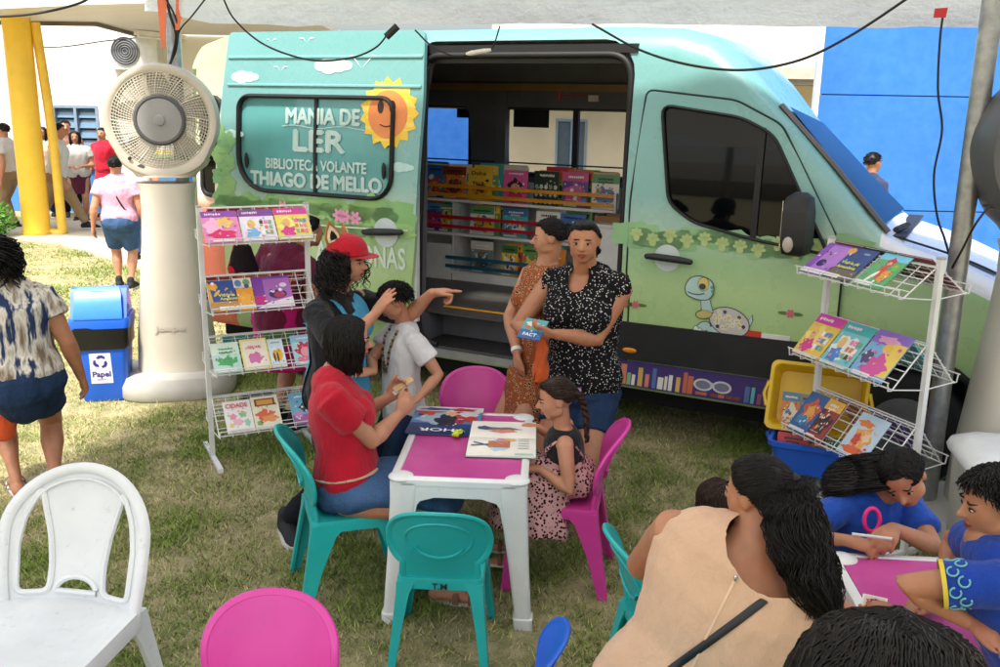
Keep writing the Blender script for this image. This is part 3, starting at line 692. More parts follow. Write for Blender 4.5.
# lower black cladding and purple book print, front wing included
mb = MB()
def slabside(mb, pts, o0, m, cut=()): 
    mb.rings([[(x, -o0, z) for x, z in pts], [(x, .004, z) for x, z in pts]], m)
slabside(mb, [(-.025, .565), (1.17, .575), (1.22, .62), (1.30, .825), (-.025, .815)], .022, blk); mb.build('side_moulding', parent=van, fix=True, smooth=40)
mb = MB(); slabside(mb, [(2.10, .60), (2.17, .70), (2.19, .80), (2.15, .82), (2.3, .8), (2.3, .55), (2.2, .5)], .012, blk); mb.build('bumper_side', parent=van, fix=True)
mb = MB(); mb.poly([(-.025, .385), (1.12, .385), (1.17, .567), (-.025, .557)], H('purple_print', '#4a3a78', .4), side(.009))
r_ = random.Random(2); x = 0.0
while x < 1.07:
    wd = r_.uniform(.018, .04); h = r_.uniform(.07, .14)
    if not .46 < x < .80: mb.poly([(x, .395), (x + wd, .395), (x + wd + .006, .395 + h), (x + .006, .395 + h)], H('print_book', r_.choice(BOOKC), .4), side(.0105))
    else: mb.poly([(x, .40), (x + .04, .40), (x + .04, .422), (x, .42)], H('print_book', r_.choice(['#a8563e', '#c96f52', '#8a4a3a']), .4), side(.0105))
    x += wd * r_.uniform(1.02, 1.9)
gl = H('print_sunglass_frame', '#d8d6da', .4)
for cx in (.555, .675): mb.disc(cx, .47, .062, .04, gl, side(.012), 20); mb.disc(cx, .47, .048, .028, H('print_lens', '#7c7f92', .4), side(.0135), 20)
mb.poly([(.60, .475), (.63, .475), (.63, .49), (.60, .49)], gl, side(.012)); mb.build('book_print', parent=van)
# garden print on door + wing, turtle
mb = MB(); f, f2, f3 = side(.0085), side(.010), side(.0115)
bush_row(mb, f, .03, 1.40, 1.37, .08, 11, ['#94bf8c', '#8cb884', '#9ac490', '#88b48a']); 
r_ = random.Random(5)
for k in range(12):
    x = .06 + .11 * k; z = 1.385 - .03 * (k % 2) + r_.uniform(-.02, .02)
    for q in range(5): mb.disc(x + .026 * math.cos(q * .75 + .1), z + .026 * math.sin(q * .75 + .1), .02, .012, H('print_yellow_green', '#b4c886', .4), f2, 8, q * .75 + .1)
    mb.disc(x, z - .02, .022, .025, H('print_yellow_green', '#b4c886', .4), f2)
mb.build('garden_print', parent=fd)
for x, z in ((.08, .935), (1.05, .99), (-.0, .93)):
    mb = MB()
    for q in (-1, 1): mb.disc(x + q * .04, z, .035, .011, H('print_leaf_dark', '#5a7a3c', .4), f2, 10)
    daisy(mb, f3, x, z, .026, '#d9687c'); mb.build('flower_print', parent=fd)
tb, ink = H('print_turtle_skin', '#b4d2cc', .4), H('print_ink', '#3a4a48', .5)
mb = MB()
def outl(mb, pts, m, f, fi, e=.006):
    c = sum((V(p).to_2d() for p in pts), V((0, 0))) / len(pts); mb.poly([tuple(c + (V(p).to_2d() - c) * (1 + e / max(.01, (V(p).to_2d() - c).length))) for p in pts], ink, fi); mb.poly(pts, m, f)
A = [side(.0085 + .0012 * k) for k in range(9)]
EL = lambda cx, cz, rx, rz, a=0, n=20: [(cx + rx * math.cos(t) * math.cos(a) - rz * math.sin(t) * math.sin(a), cz + rx * math.cos(t) * math.sin(a) + rz * math.sin(t) * math.cos(a)) for t in np.linspace(0, 2 * math.pi, n + 1)[:-1]]
outl(mb, blob(.56, .80, .13, .03, 3), H('print_grass_dark', '#6f9a4c', .4), A[0], A[0], 0)
outl(mb, [(.80, .90), (.825, .955), (.83, .92), (.815, .875)], tb, A[1], A[0])
for x, z, a in ((.53, .845, .5), (.60, .825, -.2), (.76, .83, .3)): outl(mb, EL(x, z, .045, .028, a), tb, A[2], A[1])
for k in range(3): outl(mb, EL(.485 + .025 * k, .825 - .012 * k, .014, .02), H('print_claw', '#dfe6dc', .4), A[3], A[2], .004)
outl(mb, EL(.69, .895, .125, .085, -.25, 26), H('print_shell', '#c4bfbd', .4), A[4], A[3])
r_ = random.Random(9)
for k in range(16):
    t = r_.uniform(0, 6.28); q = math.sqrt(r_.random()); x, z = .69 + .10 * q * math.cos(t), .895 + .065 * q * math.sin(t) - .03 * q * math.cos(t)
    daisy(mb, A[5], x, z, .017, '#e6e2c4'); mb.disc(x, z, .006, .006, H('print_dot', '#d8bf62', .4), A[6], 8)
for x, z in ((.75, .93), (.66, .955), (.78, .875), (.62, .86)): mb.disc(x, z, .012, .012, ink, A[6], 10)
outl(mb, [(.50, 1.05), (.555, 1.03), (.585, .945), (.545, .90), (.515, .945)], tb, A[5], A[4])
outl(mb, EL(.53, .925, .05, .024, .15), H('print_collar', '#c2b36a', .4), A[6], A[5])
outl(mb, roundpoly([(.40, 1.09), (.43, 1.15), (.50, 1.165), (.565, 1.14), (.585, 1.08), (.555, 1.02), (.48, 1.015), (.41, 1.04)], .05), tb, A[7], A[6])
outl(mb, EL(.515, 1.115, .033, .042), H('print_eyelid', '#d9c470', .4), A[8], A[7], .004)
mb.disc(.51, 1.10, .022, .02, ink, side(.0195), 12); mb.tube([side(.0195)(.42 + .035 * k, 1.058 - .012 * math.sin(k * 1.05)) for k in range(4)], .003, 4, ink)
for x, z in ((.57, 1.10), (.575, 1.075)): mb.disc(x, z, .011, .011, H('print_spot', '#5fa08c', .4), side(.0195), 8)
mb.build('turtle_print', parent=fd)
mb = MB(); mb.box((.73, -.012, .812), (.89, -.002, .858), H('red_reflective', '#c8402e', .3)); mb.box((.892, -.012, .803), (1.06, -.002, .85), H('white_reflective', '#e2e2df', .3)); mb.build('reflective_strip', parent=van)
mb = MB(); mb.ell((.06, -.024, .63), (.05, .012, .018), H('amber_lens', '#e08a1e', .2)); mb.build('side_marker', parent=van, smooth=180)
mb = MB(); mb.box((-.02, -.004, .905), (.0, -.001, .915), rub); mb.build('door_crease', parent=van)
# windscreen and A pillar
mb = MB(); pts = []
def topz(u):
    us = [a[0] for a in ST]; return float(np.interp(u, us, [a[1] for a in ST]))
ws = [(u, y) for u in (.90, 1.1, 1.3, 1.5)  for y in (.2, .5, .8, 1.1, 1.42)]
vs = [(u, y - (.10 * (u - .9) if y < .5 else 0) + (.10 * (u - .9) if y > 1.5 else 0), topz(u) + .026 - float(np.interp(u, [.1, .6, .9, 1.4, 1.6], [0, .10, .13, .06, 0])) * max(0, y - .2) / 1.5) for u, y in ws]
mb.add(vs, [(i * 5 + j, i * 5 + j + 1, i * 5 + j + 6, i * 5 + j + 5) for i in range(3) for j in range(4)], mat('windscreen_glass', hexc('#0b1420'), .12, spec=.02)); mb.build('windscreen', parent=van, smooth=180)
mb = MB(); mb.tube([(.86, .15, 2.20), (1.2, .15, 1.855), (1.53, .13, 1.50)], [(.045, .018)] * 3, 8, mat('pillar_trim', hexc('#5a5148'), .4), side=(0, 1, 0)); mb.build('pillar_trim', parent=van, smooth=60)
mb = MB(); mb.box((1.53, .2, 1.462), (1.62, 1.5, 1.474), blk)
mb.tube([(1.55, .35, 1.49), (1.6, .5, 1.51)], .02, 6, blk); mb.build('wiper', parent=van)
mb = MB(); mb.tube(curve([(1.60, .20, 1.462), (1.9, .19, 1.385), (2.15, .21, 1.285), (2.36, .3, 1.12)], 5), .007, 5, H('shut_line', '#1a2a2a', .8)); mb.poly([(1.88, .24), (2.10, .25), (2.13, .31), (1.93, .32)], blk, lambda x, y: (x, y, topz(x) + .012)); mb.build('bonnet_gap', parent=van)
# headlight, grille
mb = MB(); mb.rings([[(2.16, .015, .98), (2.16, .02, 1.14), (2.2, .06, 1.2)], [(2.30, .055, .95), (2.33, .075, 1.09), (2.33, .10, 1.12)], [(2.44, .22, .93), (2.45, .24, 1.0), (2.44, .26, 1.02)]], mat('headlight_lens', hexc('#b9c2c6'), .08, metal=.4, coat=1), close=True); mb.build('headlight', parent=van, fix=True, smooth=60)
mb = MB(); mb.box((2.40, .5, .7), (2.5, 1.5, .95), blk); mb.build('grille', parent=van)
# mirror
mb = MB(); mb.tube([(1.12, -.02, 1.42), (1.13, -.16, 1.45)], .03, 8, blk); 
mb.rings([[(1.08 + dx, -.19 + dy, z) for dx, dy in ((-.075 * k, -.10 * k), (.06 * k, -.10 * k), (.09 * k, 0), (.06 * k, .10 * k), (-.075 * k, .10 * k))] for z, k in ((1.37, .5), (1.385, .85), (1.45, 1), (1.62, 1), (1.70, .85), (1.725, .45))], blk); mr = mb.build('mirror', parent=van, fix=True, smooth=60)
mb = MB(); mb.box((1.0, -.27, 1.42), (1.003, -.11, 1.68), chrome); mb.build('mirror_glass', parent=mr)
mb = MB(); mb.ell((1.05, -.288, 1.44), (.03, .012, .045), H('clear_indicator', '#b7ada0', .15)); mb.build('indicator', parent=mr, smooth=180)
# wheels
tyre = mat('tyre_rubber', hexc('#1c1c1d'), .8, var=.2, vscale=20, bump=.3)
for u in (1.74, -2.62):
    wh = empty('wheel', (u, .13, .36)); wh.parent = van
    mb = MB(); P_ = [(.20, -.10), (.30, -.115), (.345, -.09), (.36, -.03), (.36, .05), (.345, .1), (.2, .1)]
    mb.rings([[(r_ * math.cos(t), y, r_ * math.sin(t)) for r_, y in P_] for t in np.linspace(0, 2 * math.pi, 37)[:-1]] + [[(r_, y, 0) for r_, y in P_]], tyre, cap=False); mb.build('tyre', parent=wh, smooth=50)
    mb = MB(); sm = mat('steel_rim', hexc('#8b8d90'), .4, metal=.7)
    mb.rings([[(r_ * math.cos(t), y, r_ * math.sin(t)) for t in np.linspace(0, 2 * math.pi, 33)[:-1]] for r_, y in ((.215, -.10), (.2, -.095), (.19, -.04), (.12, -.05), (.08, -.08), (.07, -.10))], sm); 
    for k in range(5): mb.ell((.10 * math.cos(k * 1.257), -.068, .10 * math.sin(k * 1.257)), (.014, .01, .014), sm)
    mb.build('rim', parent=wh, smooth=50)
    mb = MB(); mb.rings([[(u + r_ * math.cos(t), y, .36 + r_ * math.sin(t)) for t in np.linspace(-.25, math.pi + .25, 24)] for r_, y in ((.445, .0), (.47, -.012), (.49, -.006))], blk, cap=False, close=False); mb.build('arch_trim', parent=van, smooth=50)
mb = MB(); mb.box((-3.7, .25, .2), (2.3, 1.8, .38), H('chassis_black', '#141414', .9)); mb.build('chassis', parent=van)
mb = MB(); mb.rings([[(-3.74, vz(z) + .015 - .004, z), (-3.70, vz(z) + .006 - .004, z), (-3.70, vz(z) + .03, z), (-3.74, vz(z) + .03, z)] for z in (.6, 1, 1.45, 1.8, 2.1, 2.4)], H('rear_gap', '#5c6a52', .8)); mb.build('rear_door_gap', parent=van, fix=True)
RW = rrect(-4.3, 1.3, -3.44, 2.2, .12, 5)
RW = rrect(-3.62, 1.42, -3.42, 2.18, .07, 4)
mb = MB(); mb.tube([(x, vz(z) - .004, z) for x, z in RW + [RW[0]]], .02, 8, rub); q = mb.build('rear_side_window', parent=van, smooth=60); link('window_pane', setmat(panel(RW, [], side(.004), .004, zc), tint), q)
# ------------------------------------------------------------------ books
WHT = H('paper_white', '#ece8dd', .6); DARK = H('print_dark', '#26242a', .5)
def make_book(name, w_, h_, t, base, shapes, label, M, cat='book', group=None, spine=None, thick_parts=False):
    'front cover faces -y, lower edge on z = 0; shapes in fractions of the cover'
    mb = MB(); c = H('book_cover', base, .32); sp = H('book_cover', spine or base, .32)
    mb.box((-w_ / 2, -t / 2, 0), (w_ / 2, -t / 2 + .0022, h_), c); mb.box((-w_ / 2, t / 2 - .0022, 0), (w_ / 2, t / 2, h_), c)
    mb.box((-w_ / 2, -t / 2 + .0021, .0005), (-w_ / 2 + .003, t / 2 - .0021, h_ - .0005), sp)
    mb.box((-w_ / 2 + .003, -t / 2 + .0022, .003), (w_ / 2 - .003, t / 2 - .0022, h_ - .003), WHT)
    rb = random.Random(label); cols = [s[5] for s in shapes if s[0] in 'reb'] or ['#888888']
    extra = [('b' if rb.random() < .6 else 'e', rb.uniform(.1, .9), rb.uniform(.14, .74), rb.uniform(.012, .05), rb.uniform(.01, .035), rb.choice(cols), rb.random()) for _ in range(14)]
    shapes = [s for s in shapes if s[0] != 't'] + extra + [s for s in shapes if s[0] == 't']
    for k, s in enumerate(shapes):
        yy = -t / 2 - .0004 - .00022 * k; f = lambda x, z, yy=yy: (-w_ / 2 + x * w_, yy, z * h_)
        if s[0] == 'r': mb.poly([(s[1], s[2]), (s[3], s[2]), (s[3], s[4]), (s[1], s[4])], H('book_print', s[5], .32), f)
        elif s[0] == 'e': mb.disc(s[1], s[2], s[3], s[4], H('book_print', s[5], .32), f, 16, s[6] if len(s) > 6 else 0)
        elif s[0] == 'b': mb.poly(blob(s[1], s[2], s[3], s[4], s[6], 22, .3), H('book_print', s[5], .32), f)
        elif s[0] == 'p': mb.poly(s[1], H('book_print', s[2], .32), f)
        elif s[0] == 't': mb.text(s[1], s[2], s[3], s[4], H('book_letters', s[5], .4), f, s[6] if len(s) > 6 else .7, .02)
    o = mb.build(name); o.matrix_world = M
    return tag(o, label, cat, group)
def title_bar(x, z, wd, col, seed=0, h=.055):
    'an unreadable far-off title: a run of small blocks'
    r_ = random.Random(seed); out = []; q = x - wd / 2
    while q < x + wd / 2:
        k = r_.uniform(.04, .09); out.append(('e', q + k / 2, z + r_.uniform(-.008, .008), k * .42, h * r_.uniform(.35, .5), col)); q += k
    return out
PAL = {'pink': ['#e45fa4', '#f6b7d4', '#8d3f9e', '#f4d25c', '#f5ece9', '#d92f6c'], 'teal': ['#4fb4b8', '#f0e6c8', '#e67b4a', '#3f6fa8', '#f4f1e8'], 'yellow': ['#e9c23f', '#7a4a2a', '#f6efd8', '#c9472f', '#4a7b3c'],
       'green': ['#6ba357', '#f1edda', '#e0603c', '#2f4d3a', '#f0c84a'], 'blue': ['#3b6fb5', '#f1efe6', '#e9913b', '#9fd0e8', '#d8413f'], 'red': ['#c93a3a', '#f3e3cd', '#3d2c2a', '#f0b646'], 'white': ['#efece2', '#c8423f', '#5b9a62', '#4a78b4', '#e7b53c'],
       'purple': ['#6b3f94', '#e3a33a', '#f0e8ee', '#d4548f', '#4f8cc0'], 'orange': ['#e38a34', '#f4e9d2', '#8a3b24', '#4f86a8'], 'grey': ['#7d8a86', '#d9d4c4', '#4a5a58', '#b2663e']}
def gen_art(kind, seed):
    r_ = random.Random(seed); p = PAL[kind]; S = []
    if r_.random() < .6: S.append(('r', .0, .74, 1, 1, r_.choice(p[1:])))
    S.append(('b', .5 + r_.uniform(-.1, .1), .38, r_.uniform(.28, .4), r_.uniform(.2, .3), r_.choice(p[1:]), r_.random()))
    for _ in range(r_.randint(12, 20)): S.append(('b' if r_.random() < .5 else 'e', r_.uniform(.12, .88), r_.uniform(.12, .68), r_.uniform(.02, .12), r_.uniform(.015, .09), r_.choice(p), r_.random()))
    for q in range(3): S.append(('r', .12, .135 + .03 * q, r_.uniform(.5, .9), .145 + .03 * q, r_.choice(['#4a4048', '#e9e4d8'])))
    tc = DARKC if r_.random() < .5 else '#f6f2ea'
    S += title_bar(.5, .86, r_.uniform(.5, .75), tc, seed, .08)
    if r_.random() < .5: S += title_bar(.5, .77, r_.uniform(.3, .6), tc, seed + 1, .05)
    S.append(('r', .08, .02, .6, .08, '#efece6'))
    return S
DARKC = '#2a2430'

# ------------------------------------------------------------------ bookcase inside the van
VS = 1.36
shelfw = mat('white_shelf_board', hexc('#dcdcd8'), .4)
bc = empty('bookcase', VO + VN * VS, VA, label='white three tier bookcase with coloured safety bars inside the van', cat='bookcase')
VM = Matrix.Translation(VO + VN * VS) @ Matrix.Rotation(VA, 4, 'Z')
def sv(px, py): q = SV(px, py, v=VS); return q.x, q.z
ztop, zmid, zbot = 1.365, 1.075, .745
uL, uR, uD = -2.75, sv(614, 200)[0], sv(452, 240)[0]
def shelf_part(nm, lo, hi, m=shelfw): mb = MB(); mb.box(lo, hi, m); return mb.build(nm, parent=bc)
for z in (ztop, zmid, zbot): shelf_part('shelf_board', (uL, 0, z - .022), (uR, .30, z))
for u in (uL - .018, uD, uR): shelf_part('side_panel', (u + .0005, .002, .662), (u + .0175, .30, 1.5 if u != uD else 1.363))
shelf_part('back_panel', (uL, .301, .662), (uR, .312, 1.52)); shelf_part('plinth', (uD + .02, .004, .662), (uR, .02, .722))
shelf_part('cupboard_front', (uL, -.012, .662), (uD - .004, .0, zmid - .10))
bars = [(ztop + .115, '#d9901f', uL), (ztop + .04, '#d9901f', uL), (zmid + .14, '#b4162c', uL), (zmid + .06, '#b4162c', uL), (zbot + .12, '#1c5877', uD - .05), (zbot + .045, '#1c5877', uD - .05)]
for z, c, u0 in bars:
    x1 = uR if z > 1.3 else uR - .1
    mb = MB(); mb.box((u0, -.03, z - .014), (x1, -.018, z + .014), H('safety_bar', c, .35)); mb.build('safety_bar', parent=bc)
ORD = ['first', 'second', 'third', 'fourth', 'fifth', 'sixth', 'seventh', 'eighth', 'ninth']
rows = [('upper', ztop, [(433, 'blue', 3), (452, 'orange', 2), (477, 'yellow', 3), (513, 'pink', 3), (544, 'green', 4), (573, 'purple', 3), (604, 'white', 3)], .285),
        ('middle', zmid, [(431, 'purple', 2), (444, 'green', 2), (480, 'white', 3), (513, 'teal', 3), (545, 'white', 2), (571, 'blue', 2)], .25),
        ('lower', zbot, [(479, 'grey', 3), (507, 'yellow', 3), (528, 'green', 2), (550, 'orange', 2)], .27)]
cnames = {'blue': 'dark blue', 'orange': 'tan and white', 'yellow': 'yellow', 'pink': 'pink', 'green': 'dark green', 'purple': 'purple', 'white': 'white', 'teal': 'teal', 'grey': 'grey green'}
rg = random.Random(12)
for ri, (rn, z, L_, hh) in enumerate(rows):
    for bi, (px, kind, nb) in enumerate(L_):
        y0 = {'upper': 185, 'middle': 222, 'lower': 262}[rn]; u = sv(px, y0)[0]; w_ = .165 if rn == 'middle' and bi < 2 else rg.uniform(.215, .235)
        if rn == 'lower' and bi in (1, 2): w_ = .15
        for k in range(nb):
            kk = kind if k == 0 else rg.choice(['green', 'teal', 'white', 'blue', 'grey', 'red'])
            art = gen_art(kk, ri * 100 + bi * 10 + k)
            if rn == 'upper' and kind == 'yellow' and k == 0: art = [('e', .5, .35, .35, .25, '#d7a52c'), ('b', .55, .4, .2, .16, '#7a4a2a', 3), ('e', .8, .62, .08, .04, '#2a2430'), ('t', 'Dulce', .45, .84, .13, '#2b241f', .62)]
            if rn == 'upper' and kind == 'pink' and k == 0: art = [('b', .5, .5, .3, .24, '#3a2430', 2), ('e', .5, .44, .2, .17, '#d9a07c'), ('b', .5, .16, .36, .16, '#c93a5c', 5)] + title_bar(.5, .9, .6, '#f6f2ea', 3, .07)
            if rn == 'upper' and kind == 'green' and k == 0: art = [('r', 0, 0, 1, 1, '#26352f')] + [('b', .12 + .19 * (q % 5), .1 + .22 * (q // 5), .07, .07, ['#e9e6da', '#7fa58c', '#c9d2c4'][q % 3], q) for q in range(15)] + title_bar(.5, .88, .55, '#efece2', 8, .09)
            lean = rg.uniform(-.03, .03); hk = hh * rg.uniform(.93, 1.0) + .012 * k
            M = VM @ Matrix.Translation((u + rg.uniform(-.006, .006) + .028 * k * (1 if bi % 3 else -1), .045 + .05 * k, z + .001)) @ Matrix.Rotation(-.06, 4, 'X') @ Matrix.Rotation(lean * .3, 4, 'Y')
            lab = f"{cnames[kind]} children's book fronting the {ORD[bi]} stack on the {rn} bookcase shelf" if k == 0 else f"book {['', 'second from front', 'third back', 'at the rear'][k]} in {ORD[bi]} stack of the {rn} bookcase shelf"
            make_book('book', w_, hk, .016, PAL[kk][0], art, lab, M, group='books in the van bookcase')
# white cupboard by the door pillar with a wooden tray on it
q = SV(603, 300, v=1.0)
cb = empty('white_cupboard', VO + VU * (q.x + .02) + VN * 1.0 + V((0, 0, .661)), VA, label='plain white cupboard beside the bookcase inside the van', cat='cupboard')
mb = MB(); mb.box((-.16, 0, 0), (.30, .34, .62), shelfw); mb.build('body', parent=cb)
mb = MB(); mb.box((-.155, -.014, .01), (.295, -.001, .60), shelfw); mb.build('door', parent=cb); mb = MB(); mb.box((-.18, -.02, .621), (.32, .36, .64), shelfw); mb.build('top', parent=cb)
tr = empty('wooden_tray', VO + VU * (q.x + .02) + VN * 1.1 + V((0, 0, 1.302)), VA, label='shallow brown wooden tray on the white cupboard in the van', cat='tray')
wd = mat('brown_wood', hexc('#8a6238'), .55, var=.3, vscale=5, bump=.2)
mb = MB(); mb.box((-.14, 0, 0), (.22, .2, .012), wd); mb.build('base', parent=tr); mb = MB(); mb.box((-.14, -.012, 0), (.22, 0, .05), wd); mb.box((-.14, .2, 0), (.22, .212, .05), wd); mb.box((-.152, -.012, 0), (-.14, .212, .05), wd); mb.box((.22, -.012, 0), (.232, .212, .05), wd); mb.build('rim', parent=tr)

# ------------------------------------------------------------------ wire book racks
wirem = mat('white_coated_wire', hexc('#e2e2df'), .3)
def rack(name, P1, P2, ztop_, tiers, label, foot=.26, run=.2):
    P1 = V((P1[0], P1[1], 0)); P2 = V((P2[0], P2[1], 0)); ax = (P2 - P1).normalized(); W_ = (P2 - P1).length; n = V((ax.y, -ax.x, 0))
    ang = math.atan2(ax.y, ax.x); o = empty(name, P1, ang, label, 'book rack')      # local: x along the rack, -y to its front
    for x in (0, W_):
        mb = MB(); mb.box((x - .014, -.014, .03), (x + .014, .014, ztop_), wirem); pp = mb.build('post', parent=o)
        mb = MB(); mb.box((x - .014, -foot, 0), (x + .014, foot, .028), wirem); mb.build('foot', parent=o)
        mb = MB(); mb.box((x - .016, -.016, ztop_ + .001), (x + .016, .016, ztop_ + .012), H('grey_cap', '#b5b5b2', .5)); mb.build('cap', parent=pp)
    for zl, zu in tiers:
        for sg in (-1, 1):
            mb = MB(); a0, a1 = V((.0, sg * run, zl)), V((.0, sg * .016, zu)); r_ = .0028
            for k in range(6): t = k / 5; p = a0.lerp(a1, t); mb.tube([p + V((.005, 0, 0)), p + V((W_ - .005, 0, 0))], r_ * (1.5 if k in (0, 5) else 1), 5, wirem)
            for k in range(9): x = .012 + (W_ - .024) * k / 8; mb.tube([a0 + V((x, sg * .028, .035)), a0 + V((x, sg * .022, -.004)), a0 + V((x, 0, -.006)), a1 + V((x, 0, -.006))], r_ * (1.4 if k in (0, 8) else .9), 5, wirem)
            mb.tube([a0 + V((.005, sg * .03, .037)), a0 + V((W_ - .005, sg * .03, .037))], r_ * 1.3, 5, wirem)
            for x in (.006, W_ - .006): mb.tube([a0 + V((x, 0, 0)), V((x, sg * .016, zl - .02))], r_ * 1.3, 5, wirem)
            mb.build('wire_shelf', parent=o)
    def slot(t, s, sg=-1, lift=.010, rz=0):
        zl, zu = tiers[t]; a0 = P1 + ax * s + n * (run if sg < 0 else -run) + V((0, 0, zl)); a1 = P1 + ax * s + n * .016 * (1 if sg < 0 else -1) + V((0, 0, zu))
        up = (a1 - a0).normalized(); xx = ax if sg < 0 else -ax; yy = up.cross(xx)     # y into the grid
        m = Matrix((( xx.x, yy.x, up.x, 0), (xx.y, yy.y, up.y, 0), (xx.z, yy.z, up.z, 0), (0, 0, 0, 1)))
        return Matrix.Translation(a0 - yy * lift + up * .006) @ m @ Matrix.Rotation(rz, 4, 'Y')
    return o, slot, W_
def zat(x, y, Y): return at(x, y, Y).z
LP1 = at(199, 218, 5.55); LP2 = at(306, 205, 5.84)
lt = []
for y in (245, 314, 375, 436): zl = zat(200, y, 5.39); lt.append((zl, zl + .19))
rackL, slotL, WL = rack('book_rack', LP1, LP2, 1.56, lt, 'white wire book rack beside the tall cream fan')
GL = 'books on the rack by the cream fan'
def princess(bandc, dress, bg, seed):
    r_ = random.Random(seed)
    return [('r', 0, .78, 1, 1, bandc)] + title_bar(.32, .89, .45, '#f8d9ea', seed, .08) + [('b', .45, .42, .38, .28, bg, seed)] + [('e', .3, .52, .12, .14, '#e8c14a'), ('e', .3, .50, .06, .08, '#e3b190'), ('b', .32, .24, .2, .16, dress, seed + 1)] + \
        [('r', .55 + .13 * (k % 3), .2 + .16 * (k // 3), .65 + .13 * (k % 3), .31 + .16 * (k // 3), r_.choice(['#6a8cc0', '#f4efe8', '#d97d4e', '#58402e', '#7fb37c', '#e884b2'])) for k in range(9)] + [('r', .05, .0, .95, .06, '#e9dfe4')]
